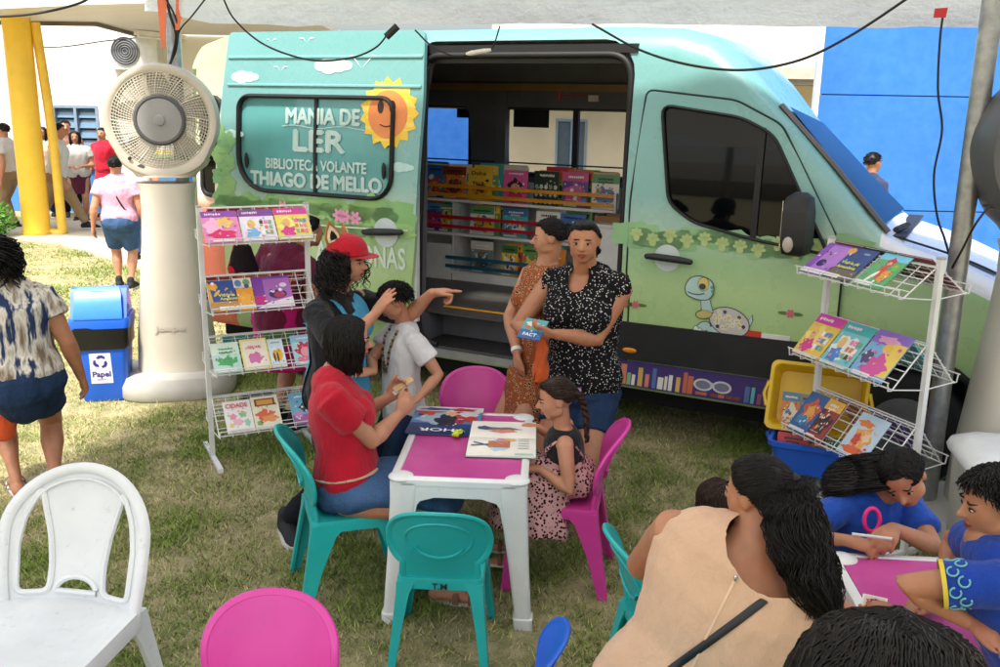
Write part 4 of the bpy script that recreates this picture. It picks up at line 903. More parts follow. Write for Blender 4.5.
for t, s, wd_, hh, base, art, lab in [
    (0, .100, .205, .225, '#e78ac0', [('r', 0, .8, 1, 1, '#8d4aa8')] + title_bar(.3, .9, .4, '#f4d7ec', 1, .08) + [('b', .3, .5, .28, .25, '#f3b6da', 2), ('b', .62, .62, .22, .16, '#eac85a', 4), ('e', .6, .55, .08, .09, '#e8b797'), ('b', .5, .24, .36, .15, '#d92766', 6), ('r', .2, .02, .8, .09, '#efe3ea')], 'pink picture book with a red gown, leftmost on the top rack tier'),
    (0, .312, .200, .228, '#e9e0f0', princess('#7d4497', '#7fb2e0', '#f2e7ee', 3), 'purple banded picture book in the middle of the top rack tier'),
    (0, .520, .200, .232, '#ecd95e', princess('#cf3f98', '#d93f8c', '#f4e78a', 5), 'magenta banded yellow picture book, rightmost on the top rack tier'),
    (1, .090, .160, .215, '#33508f', [('r', 0, .0, 1, .32, '#b98b4a'), ('e', .2, .82, .16, .12, '#e2a23a'), ('e', .2, .92, .06, .05, '#f3e9dc'), ('e', .3, .6, .05, .16, '#d9b04a', -.9), ('p', [(0, .95), (0, .3), (.12, .3), (.05, .95)], '#d9a238'), ('t', 'Vitória', .62, .52, .10, '#efe23c', .62), ('t', 'Amazona', .68, .40, .09, '#efe23c', .62), ('r', .3, .04, 1, .16, '#eae6dc')], 'dark blue picture book with yellow lettering on the second rack tier'),
    (1, .215, .105, .225, '#e39a36', [('r', 0, .7, 1, 1, '#d9d6c8'), ('e', .25, .84, .2, .11, '#5d7fae'), ('e', .72, .86, .2, .1, '#6f9a62'), ('e', .7, .74, .14, .07, '#5a4a78'), ('b', .5, .35, .34, .2, '#eda93e', 2), ('r', .1, .04, 1, .15, '#e6e4da')], 'narrow orange picture book between the blue and purple ones on the rack'),
    (1, .385, .225, .225, '#7b3f9e', [('r', .28, .12, 1, .92, '#a868b4'), ('r', 0, .14, .28, .4, '#c2247c'), ('p', [(0, .0), (1, .0), (1, .32), (.3, .16)], '#eadfe8'), ('e', .62, .42, .24, .14, '#3a2660'), ('e', .66, .4, .15, .1, '#b03558'), ('e', .5, .52, .05, .05, '#f0e8ee'), ('e', .7, .55, .05, .05, '#f0e8ee'), ('e', .8, .7, .1, .07, '#ded0e2')], 'purple picture book with a dark bug on the second rack tier'),
    (2, .090, .162, .205, '#bfe0d4', [('r', 0, .6, 1, 1, '#d8ead8'), ('b', .5, .36, .34, .14, '#4fae62', 8), ('e', .28, .42, .1, .08, '#63bb70'), ('e', .25, .44, .02, .02, DARKC), ('e', .8, .42, .1, .05, '#4fae62', .7), ('r', 0, .03, .8, .13, '#eef0e8')] + title_bar(.5, .78, .5, '#4f9c6c', 2, .08) + title_bar(.5, .66, .5, '#4f9c6c', 5, .08), 'pale green picture book with a green whale on the third rack tier'),
    (2, .262, .160, .215, '#f0e28a', [('r', .06, .06, .94, .94, '#f4ead2'), ('b', .5, .38, .26, .17, '#d877ae', 4), ('e', .32, .32, .08, .12, '#d877ae'), ('r', .05, .03, .9, .12, '#eeeae2'), ('t', 'SELVA', .5, .72, .09, '#e0609a', .5)], 'cream picture book with a pink animal on the third rack tier'),
    (2, .392, .092, .195, '#dcecf0', [('e', .5, .42, .34, .2, '#f0b62c'), ('e', .62, .55, .2, .11, '#f0b62c'), ('e', .3, .36, .06, .17, '#3a2c1c'), ('e', .52, .36, .06, .19, '#3a2c1c'), ('e', .66, .57, .03, .02, DARKC), ('e', .38, .66, .16, .07, '#eef4f4'), ('r', .05, .03, .7, .12, '#eeeae2')] + title_bar(.5, .88, .6, '#7aa0b4', 4, .06), 'small pale picture book with a striped bee on the rack'),
    (2, .565, .150, .210, '#a9d4dc', [('r', 0, .76, 1, 1, '#8cc0d4'), ('b', .5, .5, .36, .26, '#c22f4e', 5), ('e', .52, .42, .2, .17, '#e99aa4'), ('b', .5, .16, .4, .12, '#e86f92', 7), ('r', .2, .02, .85, .09, '#eeeae2')] + title_bar(.5, .88, .5, '#e8f1f0', 4, .05), 'light blue picture book with a red haired figure on the rack'),
    (3, .145, .165, .215, '#f0ece6', [('t', 'CIDADE', .48, .84, .14, '#d9486a', .8), ('b', .3, .5, .12, .1, '#e894ac', 1), ('b', .66, .55, .14, .1, '#8cc49a', 2), ('b', .45, .32, .2, .1, '#e9b6c6', 3), ('b', .78, .28, .1, .12, '#9ad0b4', 4), ('e', .2, .24, .07, .07, '#e2cf6a'), ('r', .1, .02, .9, .10, '#dcd8d0')], 'white picture book with red capital letters on the lowest rack tier'),
    (3, .315, .165, .225, '#ece6cf', [('r', .12, .7, .88, .92, '#8a4a34'), ('r', .2, .74, .8, .88, '#e0a04c'), ('b', .45, .42, .34, .16, '#e2673c', 2), ('b', .6, .3, .3, .1, '#e99a5c', 3), ('b', .2, .2, .12, .08, '#7fae5e', 4), ('r', .1, .02, .9, .09, '#e8e4da')], 'cream and orange picture book on the lowest rack tier'),
    (3, .545, .150, .220, '#6fb0cf', [('r', 0, .0, 1, .3, '#a65c9c'), ('b', .6, .52, .26, .14, '#23303a', 6), ('e', .72, .46, .1, .05, '#e9eef0'), ('e', .84, .62, .06, .1, '#23303a', .6), ('b', .25, .3, .2, .1, '#c48ac0', 2)] + title_bar(.4, .86, .4, '#e9f1f4', 4, .07), 'blue picture book with a black whale on the lowest rack tier')]:
    make_book('book', wd_, hh, .008, base, art, lab, slotL(t, s, rz=0), group=GL)
for t, s, k, c in ((0, .15, 'red', 'red'), (0, .42, 'orange', 'orange'), (1, .12, 'red', 'red'), (1, .3, 'orange', 'orange'), (1, .5, 'red', 'dark red'), (2, .2, 'teal', 'teal'), (2, .45, 'green', 'green'), (3, .3, 'grey', 'grey green')):
    make_book('book', .19, .24, .01, PAL[k][0], gen_art(k, t * 7 + int(s * 100)), f"{c} book on the far side of the fan side rack, {['top', 'second', 'third', 'lowest'][t]} tier{' right end' if s > .4 else ''}", slotL(t, s, 1), group='books on the far side of the rack')

RP1 = at(832, 236, 5.08); RP2 = at(941, 262, 4.41)
rt = []
for (xl, yl), (xu, yu) in (((895, 298), (941, 268)), ((888, 390), (928, 346)), ((879, 474), (916, 428)), ((872, 560), (906, 520))):
    zl = zat(xl, yl, 4.34); rt.append((zl, max(zl + .10, zat(xu, yu, 4.41))))
rackR, slotR, WR = rack('book_rack', RP1, RP2, 1.51, rt, 'white wire book rack standing in front of the van bonnet')
GR = 'books on the rack by the bonnet'
for t, s, wd_, hh, base, art, lab in [
    (0, .10, .185, .235, '#8a4fae', [('r', .25, .15, 1, .95, '#b07ac4'), ('e', .45, .35, .16, .12, '#3a2660'), ('r', 0, .0, .9, .14, '#e6dfe8')], 'purple magazine at the far end of the rack by the bonnet, top tier'),
    (0, .27, .185, .24, '#3a4a7c', [('r', 0, .0, 1, .3, '#6f6248'), ('e', .12, .86, .14, .1, '#e2a23a'), ('t', 'Vitória da', .5, .50, .09, '#e5df3e', .66), ('t', 'Amazônia', .5, .36, .09, '#e5df3e', .7), ('r', .0, .02, .55, .13, '#e6e4da'), ('e', .7, .84, .12, .03, '#8fa0c4')], 'dark blue book with yellow lettering on the top tier by the bonnet'),
    (0, .485, .18, .25, '#5fa86a', [('r', 0, .78, 1, 1, '#7cc4e0'), ('b', .5, .74, .14, .12, '#c43a28', 2), ('e', .5, .68, .07, .07, '#e2a684'), ('b', .48, .45, .14, .2, '#c9502e', 3), ('b', .7, .34, .14, .18, '#e2982e', 4), ('e', .35, .28, .06, .2, '#efe9df', -.5), ('b', .8, .6, .12, .1, '#76b84a', 6), ('r', .02, .02, .6, .13, '#e6e4da')], 'green book with a red haired figure on the top tier by the bonnet'),
    (1, .105, .20, .27, '#e8c24a', princess('#cf3f98', '#d93f8c', '#f0d878', 15), 'magenta banded yellow magazine on the middle tier by the bonnet'),
    (1, .315, .20, .27, '#7fc4c8', princess('#4fb0b2', '#4f86c8', '#e6e8df', 17), 'turquoise banded magazine in the middle of the tier by the bonnet'),
    (1, .54, .225, .28, '#7fb0d8', [('r', 0, .72, 1, 1, '#8d6fc0'), ('r', .55, .1, 1, .8, '#e7c95a'), ('b', .45, .82, .3, .08, '#e2a0c8', 3), ('e', .55, .66, .13, .1, '#e8c04e'), ('e', .56, .60, .06, .07, '#e6b694'), ('b', .55, .26, .3, .22, '#d2559a', 4), ('e', .55, .42, .09, .14, '#d2559a'), ('b', .2, .4, .14, .14, '#5a4a6a', 6), ('r', .1, .01, .6, .09, '#eee6ea')], 'blue and purple magazine with a pink ballgown on the rack by the bonnet'),
    (2, .10, .16, .25, '#3a5d94', [('b', .5, .55, .34, .28, '#cc5a2c', 2), ('b', .5, .5, .18, .2, '#e2a44a', 3), ('b', .4, .3, .26, .12, '#3f86b4', 4), ('r', .05, .02, .8, .1, '#dfe2e6')], 'blue and orange comic on the lower tier by the bonnet'),
    (2, .225, .12, .25, '#9a3a2a', gen_art('red', 44), 'dark red comic tucked behind the blue comic on the lower tier'),
    (2, .50, .19, .25, '#b9cfe0', [('b', .35, .78, .26, .08, '#e07a2c', 2), ('b', .5, .45, .3, .24, '#e0a04a', 3), ('b', .35, .4, .12, .14, '#c83f2a', 4), ('b', .62, .5, .12, .12, '#e9c4a0', 5), ('b', .45, .15, .36, .1, '#d9602c', 6)], 'pale blue comic with orange figures on the lower tier by the bonnet')]:
    make_book('book', wd_, hh, .006, base, art, lab, slotR(t, s), cat='book', group=GR)
for t, s, k, c in ((0, .14, 'red', 'dark red'), (0, .36, 'green', 'dark green'), (0, .58, 'red', 'dark red'), (1, .2, 'pink', 'pink'), (1, .48, 'teal', 'teal'), (2, .2, 'orange', 'orange'), (2, .45, 'purple', 'purple'), (3, .35, 'teal', 'teal')):
    make_book('book', .21, .26, .008, {'red': '#7c2234', 'green': '#2c3a30'}.get(k, PAL[k][0]), gen_art(k, 300 + t * 7 + int(s * 100)), f"{c} book on the hidden side of the bonnet rack, {['top', 'second', 'third', 'lowest'][t]} tier{' near end' if s > .4 else ''}{' far end' if t == 0 and s < .2 else ''}", slotR(t, s, 1), group='books on the far side of the bonnet rack')

# ------------------------------------------------------------------ evaporative fans
def make_fan(name, loc, rz, label, ringc, headrz=0):
    o = empty(name, loc, rz, label, 'fan'); cream = mat('cream_plastic_shell', hexc('#c6c0b1'), .45, var=.06, vscale=2, bump=.05, bscale=20); hd = mat('fan_ring_shell', hexc(ringc), .45, var=.08)
    def sup(cx, hw, hdp, z, e=3.2, n=28): return [(cx + hw * math.copysign(abs(math.cos(t)) ** (2 / e), math.cos(t)), hdp * math.copysign(abs(math.sin(t)) ** (2 / e), math.sin(t)), z) for t in np.linspace(0, 2 * math.pi, n + 1)[:-1]]
    mb = MB(); mb.rings([sup(0, .41, .38, 0), sup(0, .425, .395, .02), sup(0, .425, .395, .10), sup(0, .395, .37, .165), sup(0, .30, .29, .18), sup(0, .27, .26, .185)], mat('grey_tank_plastic', hexc('#b3b1aa'), .5, var=.08)); mb.build('base', parent=o, fix=True, smooth=40)
    mb = MB(); mb.rings([sup(0, .285, .25, .16), sup(0, .275, .245, .4), sup(0, .235, .22, .8), sup(0, .20, .19, 1.15), sup(0, .185, .175, 1.4), sup(0, .19, .17, 1.52), sup(0, .21, .17, 1.57)], cream); mb.build('column', parent=o, fix=True, smooth=40)
    mb = MB()
    for e in range(4): mb.text('Joape', -.02, .52, .055, cream, lambda x, z, e=e: (x, -.2415 - .0012 * e, z), .22, .03)
    mb.build('raised_lettering', parent=o)
    hz = 2.02; h_ = empty('fan_head', (0, 0, 2.02 * .06), headrz); h_.parent = o; h_.scale = (.94, .94, .94)
    mb = MB(); n = 56; prof = [(.352, -.15), (.375, -.165), (.405, -.16), (.418, -.12), (.418, .10), (.40, .14), (.36, .15), (.352, .1)]
    rg_ = []
    for t in np.linspace(0, 2 * math.pi, n + 1)[:-1]:
        c, s_ = math.cos(t), math.sin(t); row = []
        for r_, y in prof:
            x, z = r_ * c, r_ * s_
            if s_ < -.55 and r_ > .37: k = min(1, (-s_ - .55) / .2); z = z * (1 - .0 * k) - .02 * k; x = x * (1 + .06 * k)
            row.append((x, y, hz + z))
        rg_.append(row)
    rg_.append(rg_[0]); mb.rings(rg_, hd, cap=False); mb.build('ring', parent=h_, fix=True, smooth=45)
    mb = MB(); mb.rings([sup(0, .335, .145, hz - .30), sup(0, .31, .15, hz - .345), sup(0, .24, .16, hz - .40), sup(0, .215, .168, hz - .43)], hd, cap=True)
    q = mb; q.build('neck', parent=h_, fix=True, smooth=40)
    gr = mat('cream_grille_wire', hexc('#cfc8b8' if ringc != '#55575a' else '#8a8c8e'), .5)
    for yy, sc in ((-.155, 1), (.13, 1)):
        mb = MB()
        for k in range(11): r_ = .165 + (.352 - .165) * k / 10; mb.tube([(r_ * math.cos(t), yy - .012 * (1 - k / 10), hz + r_ * math.sin(t)) for t in np.linspace(0, 2 * math.pi, 49)], .0026, 4, gr, cap=False)
        for k in range(84 if yy < 0 else 36): t = 2 * math.pi * k / (84 if yy < 0 else 36); mb.tube([(r_ * math.cos(t + .16 * (.352 - r_) / .19), yy - .012 * (.352 - r_) / .19, hz + r_ * math.sin(t + .16 * (.352 - r_) / .19)) for r_ in (.16, .225, .29, .355)], .0028 if k % 7 else .005, 4, gr, cap=False)
        mb.build('grille', parent=h_)
    mb = MB(); dm = mat('fan_hub_grey', hexc('#8f8f8f'), .5, var=.05); rim = mat('fan_hub_rim', hexc('#4f5052'), .5)
    mb.rings([[(r_ * math.cos(t), y, hz + r_ * math.sin(t)) for t in np.linspace(0, 2 * math.pi, 41)[:-1]] for r_, y in ((.186, -.15), (.19, -.185), (.172, -.198), (.16, -.192))], rim, cap=True)
    mb.rings([[(r_ * math.cos(t), y, hz + r_ * math.sin(t)) for t in np.linspace(0, 2 * math.pi, 41)[:-1]] for r_, y in ((.161, -.190), (.158, -.196), (.04, -.204), (.038, -.215), (.03, -.218))], dm, cap=True); mb.build('hub_plate', parent=h_, smooth=35)
    mb = MB()
    for k in range(5):
        a = 2 * math.pi * k / 5; R_ = Matrix.Translation((0, 0, hz)) @ Matrix.Rotation(a, 4, 'Y')
        mb.rings([[(-.05, -.03, .12), (.05, .03, .12), (.05, .036, .12), (-.05, -.024, .12)], [(-.09, -.03, .25), (.07, .03, .25), (.07, .036, .25), (-.09, -.024, .25)], [(-.10, -.02, .335), (.02, .02, .335), (.02, .026, .335), (-.10, -.014, .335)]], H('fan_blade', '#b8b3a6', .5), M=R_)
    mb.ell((0, .02, hz), (.13, .10, .13), rim); mb.build('blades', parent=h_, smooth=40)
    mb = MB(); mb.tube([(-.235, -.168, hz - .285), (-.235, -.175, hz - .285)], .014, 12, blk)
    mb.poly([(-.18, hz - .36), (-.14, hz - .36), (-.13, hz - .34), (-.16, hz - .325), (-.19, hz - .34)], rim, lambda x, z: (x, -.163, z)); mb.build('bolt', parent=h_)
    return o
g0 = atz(160, 398); fanL = make_fan('evaporative_fan', (g0.x + .06, g0.y + .28, 0), R(12), 'tall cream evaporative fan beside the blue paper bin', '#c2bbac')
fanR = make_fan('evaporative_fan', (2.66, 4.62, 0), R(-8), 'pale evaporative fan with dark grey ring at the right edge', '#55575a', R(6))
# ------------------------------------------------------------------ blue paper bin
p = atz(100, 402); bn = empty('paper_bin', (p.x, p.y + .16, 0), R(14), 'blue swing lid paper bin with a black liner beside the cream fan', 'bin')
bb = mat('blue_bin_plastic', hexc('#1f62d6'), .35, var=.08); HW = .185
def rsq(hw, hd_, z, r_=.04, n=4): return [(x, y, z) for x, y in rrect(-hw, -hd_, hw, hd_, r_, n)]
mb = MB(); mb.rings([rsq(.15, .135, .0), rsq(.155, .14, .012), rsq(.19, .175, .56)], bb); mb.build('body', parent=bn, fix=True, smooth=35)
mb = MB(); rr = []
for k, z in enumerate((.40, .415, .46, .50, .54, .565)):
    rr.append([(x * (1 + .02 * noise.noise(V((x * 20, z * 30, 1)))) + .006 * noise.noise(V((x * 30, y * 30, z * 40))), y * (1 + .02 * noise.noise(V((y * 20, z * 30, 4)))) + .008 * noise.noise(V((x * 25, y * 25, z * 40 + 9))), z + (.012 * noise.noise(V((x * 14, y * 14, 2))) if k == 0 else 0)) for x, y, _ in rsq(.192 + .004 * k * .6, .177 + .004 * k * .6, z, .04, 6)])
mb.rings(rr, mat('black_bin_liner', hexc('#151517'), .28, bump=.6, bscale=35), cap=False); mb.build('liner', parent=bn, smooth=180)
mb = MB(); mb.rings([rsq(.205, .19, .555), rsq(.208, .193, .60), rsq(.20, .185, .63)], bb); 
mb.rings([[(x, y0 * (1), .60 + zz) for x, zz, y0 in ((-s, 0, -.18), (-s, .17, -.085), (-s, .225, -.05), (-s, .225, .05), (-s, .17, .085), (-s, 0, .18))] for s in (.19, -.19)], bb)
ld = mb.build('lid', parent=bn, fix=True, smooth=40)
mb = MB(); mb.rings([[(-.165, -.192, .625), (.165, -.192, .625), (.165, -.195, .64), (-.165, -.195, .64)], [(-.155, -.10, .79), (.155, -.10, .79), (.155, -.112, .80), (-.155, -.112, .80)], [(-.14, -.055, .835), (.14, -.055, .835), (.14, -.06, .842), (-.14, -.06, .842)]], mat('blue_bin_flap', hexc('#3f86e8'), .3)); 
for k in range(3): mb.tube([(-.06, -.137 + .02 * k, .738 + .037 * k), (.06, -.137 + .02 * k, .738 + .037 * k)], .004, 6, bb)
mb.build('flap', parent=ld, fix=True, smooth=40)
mb = MB(); f = lambda x, z: (x, -.1735 + .0 - (z - .30) * .0 - (.035 * (z / .56) - .0) + .017, z)
f = lambda x, z: (x, -(.14 + .035 * (z - .012) / .548) - .003, z)
mb.poly([(-.085, .14), (.065, .14), (.06, .37), (-.085, .37)], H('white_label', '#ddd9e2', .5), f)
ib = H('label_violet', '#352a86', .5); f1 = lambda x, z: (lambda p: (p[0], p[1] - .0012, p[2]))(f(x, z))
for k in range(3):
    a = R(90 + 120 * k); c0 = V((-.012, .305)); 
    d = V((math.cos(a), math.sin(a))); e = V((-d.y, d.x)); P = [c0 + d * .030 + e * .028, c0 + d * .048 + e * .012, c0 + d * .052 - e * .012, c0 + d * .036 - e * .034, c0 + d * .020 - e * .030, c0 + d * .030 - e * .008, c0 + d * .022 + e * .014]
    mb.poly([tuple(p) for p in P], ib, f1)
mb.text('Papel', -.010, .205, .055, ib, f1, .125, .03); mb.poly([(-.045, .165), (.02, .165), (.02, .175), (-.045, .175)], H('faint_line', '#a9a6b4', .5), f1)
mb.build('sticker', parent=bn); mb = MB(); mb.box((.21, -.02, .66), (.192, .0, .70), H('white_label', '#ddd9e2', .5)); mb.build('hinge_tag', parent=bn)

# wooden stand behind the bin with a pink cloth
p = atz(134, 392); ws = empty('wooden_chair', (p.x + .1, p.y + .75, 0), R(20), 'reddish wooden chair half hidden behind the blue bin', 'chair')
wr = mat('red_brown_wood', hexc('#a4502c'), .5, var=.25, vscale=5)
for x in (-.18, .18):
    for y, h in ((-.18, .44), (.18, 1.02)): mb = MB(); mb.tube([(x, y, 0), (x, y, h)], .022, 8, wr); mb.build('leg', parent=ws, smooth=60)
mb = MB(); mb.box((-.21, -.21, .441), (.21, .16, .47), wr); mb.build('seat', parent=ws)
mb = MB()
for z in (.58, .72, .88): mb.box((-.158, .17, z), (.158, .19, z + .05), wr)
mb.build('backrest', parent=ws)
pc = MB(); pc.ell((0, 0, .07), (.19, .17, .085)); pc.ell((.06, -.06, .12), (.1, .09, .07)); pc.ell((-.1, .02, .12), (.09, .1, .06))
o = remesh(pc, 'cloth_bag', .012, mat('pink_print_cloth', hexc('#d88f96'), .8, var=.5, vscale=14), wr=.02, wscale=14); o.location = (p.x + .1, p.y + .72, .472); tag(o, 'crumpled pink patterned cloth bag on the wooden chair', 'bag')

# ------------------------------------------------------------------ plastic chairs
def plastic(name, hx): 
    s = NT(name); n = s.noise(3, 4); c = V(hexc(hx)); s.base(s.ramp(n, [(.3, tuple(c * .92)), (.7, tuple(min(1, v * 1.06) for v in c))])); s.b.inputs['Roughness'].default_value = .34
    sc_ = s.noise(31, 6, None, .7); s.base(s.mix(s.ramp(sc_, [(.60, (0, 0, 0)), (.74, (.32, .32, .32))]), s.ramp(n, [(.3, tuple(c * .88)), (.7, tuple(min(1, v * 1.06) for v in c))]), hexc('#6b6355'))); s.bump(s.noise(180, 2), .04, .002); d = s.noise(7, 5); s.inp(s.b, 'Roughness', s.ramp(d, [(.35, (.28,) * 3), (.75, (.48,) * 3)])); return s.m
TEAL, PINK, BLUEP = plastic('teal_plastic', '#1fb2b0'), plastic('pink_plastic', '#d23c9c'), plastic('blue_plastic', '#1f5fd0')
def make_chair(m, label, loc, rz, k=1.0, group='plastic chairs around the tables'):
    'armless shell chair, front +y'
    o = empty('plastic_chair', loc, rz, label, 'chair', group); SH = .43 * k
    def bk(x, z):   # curved back surface
        t = max(0, z - SH) / (.37 * k); y = -.19 * k - .13 * k * t ** 1.2 + .055 * k * (x / (.22 * k)) ** 2 * min(1, .4 + t) ; return V((x, y, z))
    out = []
    for t in np.linspace(-.5 * math.pi + .75, 1.5 * math.pi - .75, 40):
        c, s_ = math.cos(t), math.sin(t); out.append((.228 * k * math.copysign(abs(c) ** .8, c), SH + .215 * k + .165 * k * math.copysign(abs(s_) ** .85, s_)))
    B = [(.165 * k, SH - .02)] + [(.172 * k, SH + .04 * k)] + out + [(-.172 * k, SH + .04 * k)] + [(-.165 * k, SH - .02)]
    me = panel(B, [], bk, .010 * k, [SH + .05 * k * j for j in range(8)], [-.15 * k, -.08 * k, 0, .08 * k, .15 * k])
    mb = MB(); mb.tube([bk(x, z) for x, z in B], [(.016 * k, .011 * k)] * len(B), 8)
    ov = [(.15 * k * math.cos(t), SH + .225 * k + .10 * k * math.sin(t)) for t in np.linspace(0, 2 * math.pi, 33)]
    mb.tube([bk(x, z) + V((0, .0, 0)) for x, z in ov], .0065 * k, 6)
    mb.tube([bk(x, z) + V((0, -.004, 0)) for x, z in [(.11 * k * math.cos(t), SH + .20 * k + .07 * k * math.sin(t)) for t in np.linspace(math.pi + .25, 2 * math.pi - .25, 16)]], .007 * k, 6)
    b = bmesh.new(); b.from_mesh(me); 
    me2 = mb.mesh('t'); b.from_mesh(me2); b.to_mesh(me); b.free(); setmat(me, m); smooth(me, 40); link('backrest', me, o)
    S0 = rrect(-.195 * k, -.20 * k, .195 * k, .205 * k, .05 * k, 5, (.07 * k, .07 * k, .03 * k, .03 * k))
    mb = MB(); sz = lambda x, y: SH + .008 - .018 * k * max(0, 1 - (x / (.16 * k)) ** 2) * max(0, 1 - (y / (.17 * k)) ** 2)
    G_ = 10; L1 = [[(q[0] * j / G_, q[1] * j / G_, sz(q[0] * j / G_, q[1] * j / G_)) for q in S0] for j in range(1, G_ + 1)]
    low = [[(q[0] * 1.015, q[1] * 1.015, SH - .008) for q in S0], [(q[0] * 1.012, q[1] * 1.012, SH - .045 * k) for q in S0], [(q[0] * .97, q[1] * .97, SH - .045 * k) for q in S0], [(q[0] * .95, q[1] * .95, SH - .012) for q in S0]]
    mb.rings(L1 + low, m); mb.build('seat', parent=o, fix=True, smooth=45)
    for sx in (-1, 1):
        for sy in (-1, 1):
            mb = MB(); th = .014 * k
            def Lsec(cx, cy, z, a, b): P = [(0, 0), (a, 0), (a, th), (th, th), (th, b), (0, b)]; P = [(cx - sx * x, cy - sy * y, z) for x, y in P]; return P if sx * sy > 0 else P[::-1]
            yb = -.215 if sy < 0 else .20; top = .16 if sy < 0 else .13
            rr = [Lsec(sx * .198 * k, sy * .205 * k, SH - .01, .085 * k, top * k), Lsec(sx * .20 * k, sy * .212 * k, SH - .07 * k, .06 * k, .11 * k), Lsec(sx * .215 * k, sy * (.24 if sy < 0 else .225) * k, .2 * k, .045 * k, .07 * k), Lsec(sx * .235 * k, sy * (.275 if sy < 0 else .245) * k, 0, .036 * k, .045 * k)]
            mb.rings(rr, m); mb.build('leg', parent=o, fix=True, smooth=30)
    return o
def toward(frm, to): return math.atan2(to[1] - frm[1], to[0] - frm[0]) - math.pi / 2
TC = V((-.13, 4.18, 0))                    # middle of the main table
c1 = make_chair(TEAL, 'empty teal plastic chair at the near side of the pink topped table', (-.21, 3.55, 0), R(-3), .86)
mb = MB(); mb.text('T.M', 0, .43 * .86 - .022, .026, DARK, lambda x, z: (x, -.2085 * .86, z), .06, .02); mb.build('marking', parent=c1)
c2 = make_chair(TEAL, 'teal plastic chair under the seated woman in the red shirt', (-.66, 3.99, 0), R(-72), .97)
c3 = make_chair(PINK, 'pink plastic chair the small girl in polka dots sits on', (.29, 4.16, 0), R(80), .95)
c4 = make_chair(PINK, 'empty pink plastic chair at the far side of the table', (-.13, 5.0, 0), R(180), .86)
p = at(260, 600, 2.95); c5 = make_chair(PINK, 'pink plastic chair in the foreground beside the white chair', (-.69, 2.37, 0), R(176), .88)
c6 = make_chair(TEAL, "teal plastic chair at the beige dressed woman's elbow", (.68, 3.10, 0), R(-80), .90)
c7 = make_chair(BLUEP, 'blue plastic chair showing only its corner at the bottom edge', (-.03, 2.62, 0), R(80), .78)

# white monobloc chair in front
WP = plastic('white_plastic', '#dfe3e3')
wcr = empty('white_chair', (0, 0, 0), R(172), 'white plastic chair with an open arched back in the left foreground', 'chair')
SHW = .44
def wbk(x, z): t = (z - SHW) / .45; return V((x, -.20 - .15 * t + .05 * (x / .22) ** 2, z))
arch = [(-.215, SHW - .03)] + [(-.232, SHW + .12)] + [(.235 * math.cos(t), SHW + .24 + .21 * math.sin(t)) for t in np.linspace(math.pi, 0, 26)] + [(.232, SHW + .12), (.215, SHW - .03)]
def mir(L): return [(-x, z) for x, z in L][::-1]
holeR = roundpoly([(.188, SHW + .03), (.196, SHW + .20), (.182, SHW + .29), (.138, SHW + .385), (.126, SHW + .33), (.098, SHW + .22), (.086, SHW + .12), (.090, SHW + .03)], .03)
half = [(.07 * math.cos(t), SHW + .035 + .05 * math.sin(t)) for t in np.linspace(0, math.pi, 14)]
me = panel(arch, [holeR, mir(holeR), half], wbk, .014, [SHW + .04 * j for j in range(1, 12)], [-.2, -.16, -.1, -.05, 0, .05, .1, .16, .2])
mb = MB(); mb.tube([wbk(x, z) for x, z in arch], [(.02, .016)] * len(arch), 8)
for L_ in (holeR, mir(holeR), half): mb.tube([wbk(x, z) for x, z in L_ + [L_[0]]], .011, 7)
mb.tube([wbk(x, z) + V((0, .008, 0)) for x, z in [(.165 * math.cos(t), SHW + .30 + .115 * math.sin(t)) for t in np.linspace(.45, math.pi - .45, 20)]], .005, 6)
b = bmesh.new(); b.from_mesh(me); b.from_mesh(mb.mesh('t')); b.to_mesh(me); b.free(); link('backrest', smooth(setmat(me, WP), 50), wcr)
mb = MB(); S0 = rrect(-.235, -.22, .235, .24, .08, 6); G_ = 14
mb.rings([[(q[0] * j / G_, q[1] * j / G_, SHW + .012 - .022 * max(0, 1 - (q[0] * j / G_ / .2) ** 2) * max(0, 1 - (q[1] * j / G_ / .2) ** 2) + .004 * math.sin(q[0] * j / G_ * (90 - 30 * q[1] * j / G_ / .2)) * (j < G_ - 1)) for q in S0] for j in range(1, G_ + 1)] + [[(q[0] * 1.02, q[1] * 1.02, SHW - .01) for q in S0], [(q[0] * 1.02, q[1] * 1.02, SHW - .05) for q in S0], [(q[0] * .97, q[1] * .97, SHW - .05) for q in S0]], WP)
mb.build('seat', parent=wcr, fix=True, smooth=60)
for sx in (-1, 1):
    for sy in (-1, 1):
        mb = MB(); th = .016
        def Ls(cx, cy, z, a, b): P = [(0, 0), (a, 0), (a, th), (th, th), (th, b), (0, b)]; P = [(cx - sx * x, cy - sy * y, z) for x, y in P]; return P if sx * sy > 0 else P[::-1]
        mb.rings([Ls(sx * .225, sy * .225, SHW - .01, .09, .12), Ls(sx * .235, sy * .24, SHW - .12, .06, .08), Ls(sx * .265, sy * .285, 0, .04, .05)], WP); mb.build('leg', parent=wcr, fix=True, smooth=30)
# the arch is nearest the fan; seat comes towards the camera
pt = at(78, 472, 2.95); wcr.location = (-1.52, 2.85, 0); wcr.scale = (1.13, 1, 1)

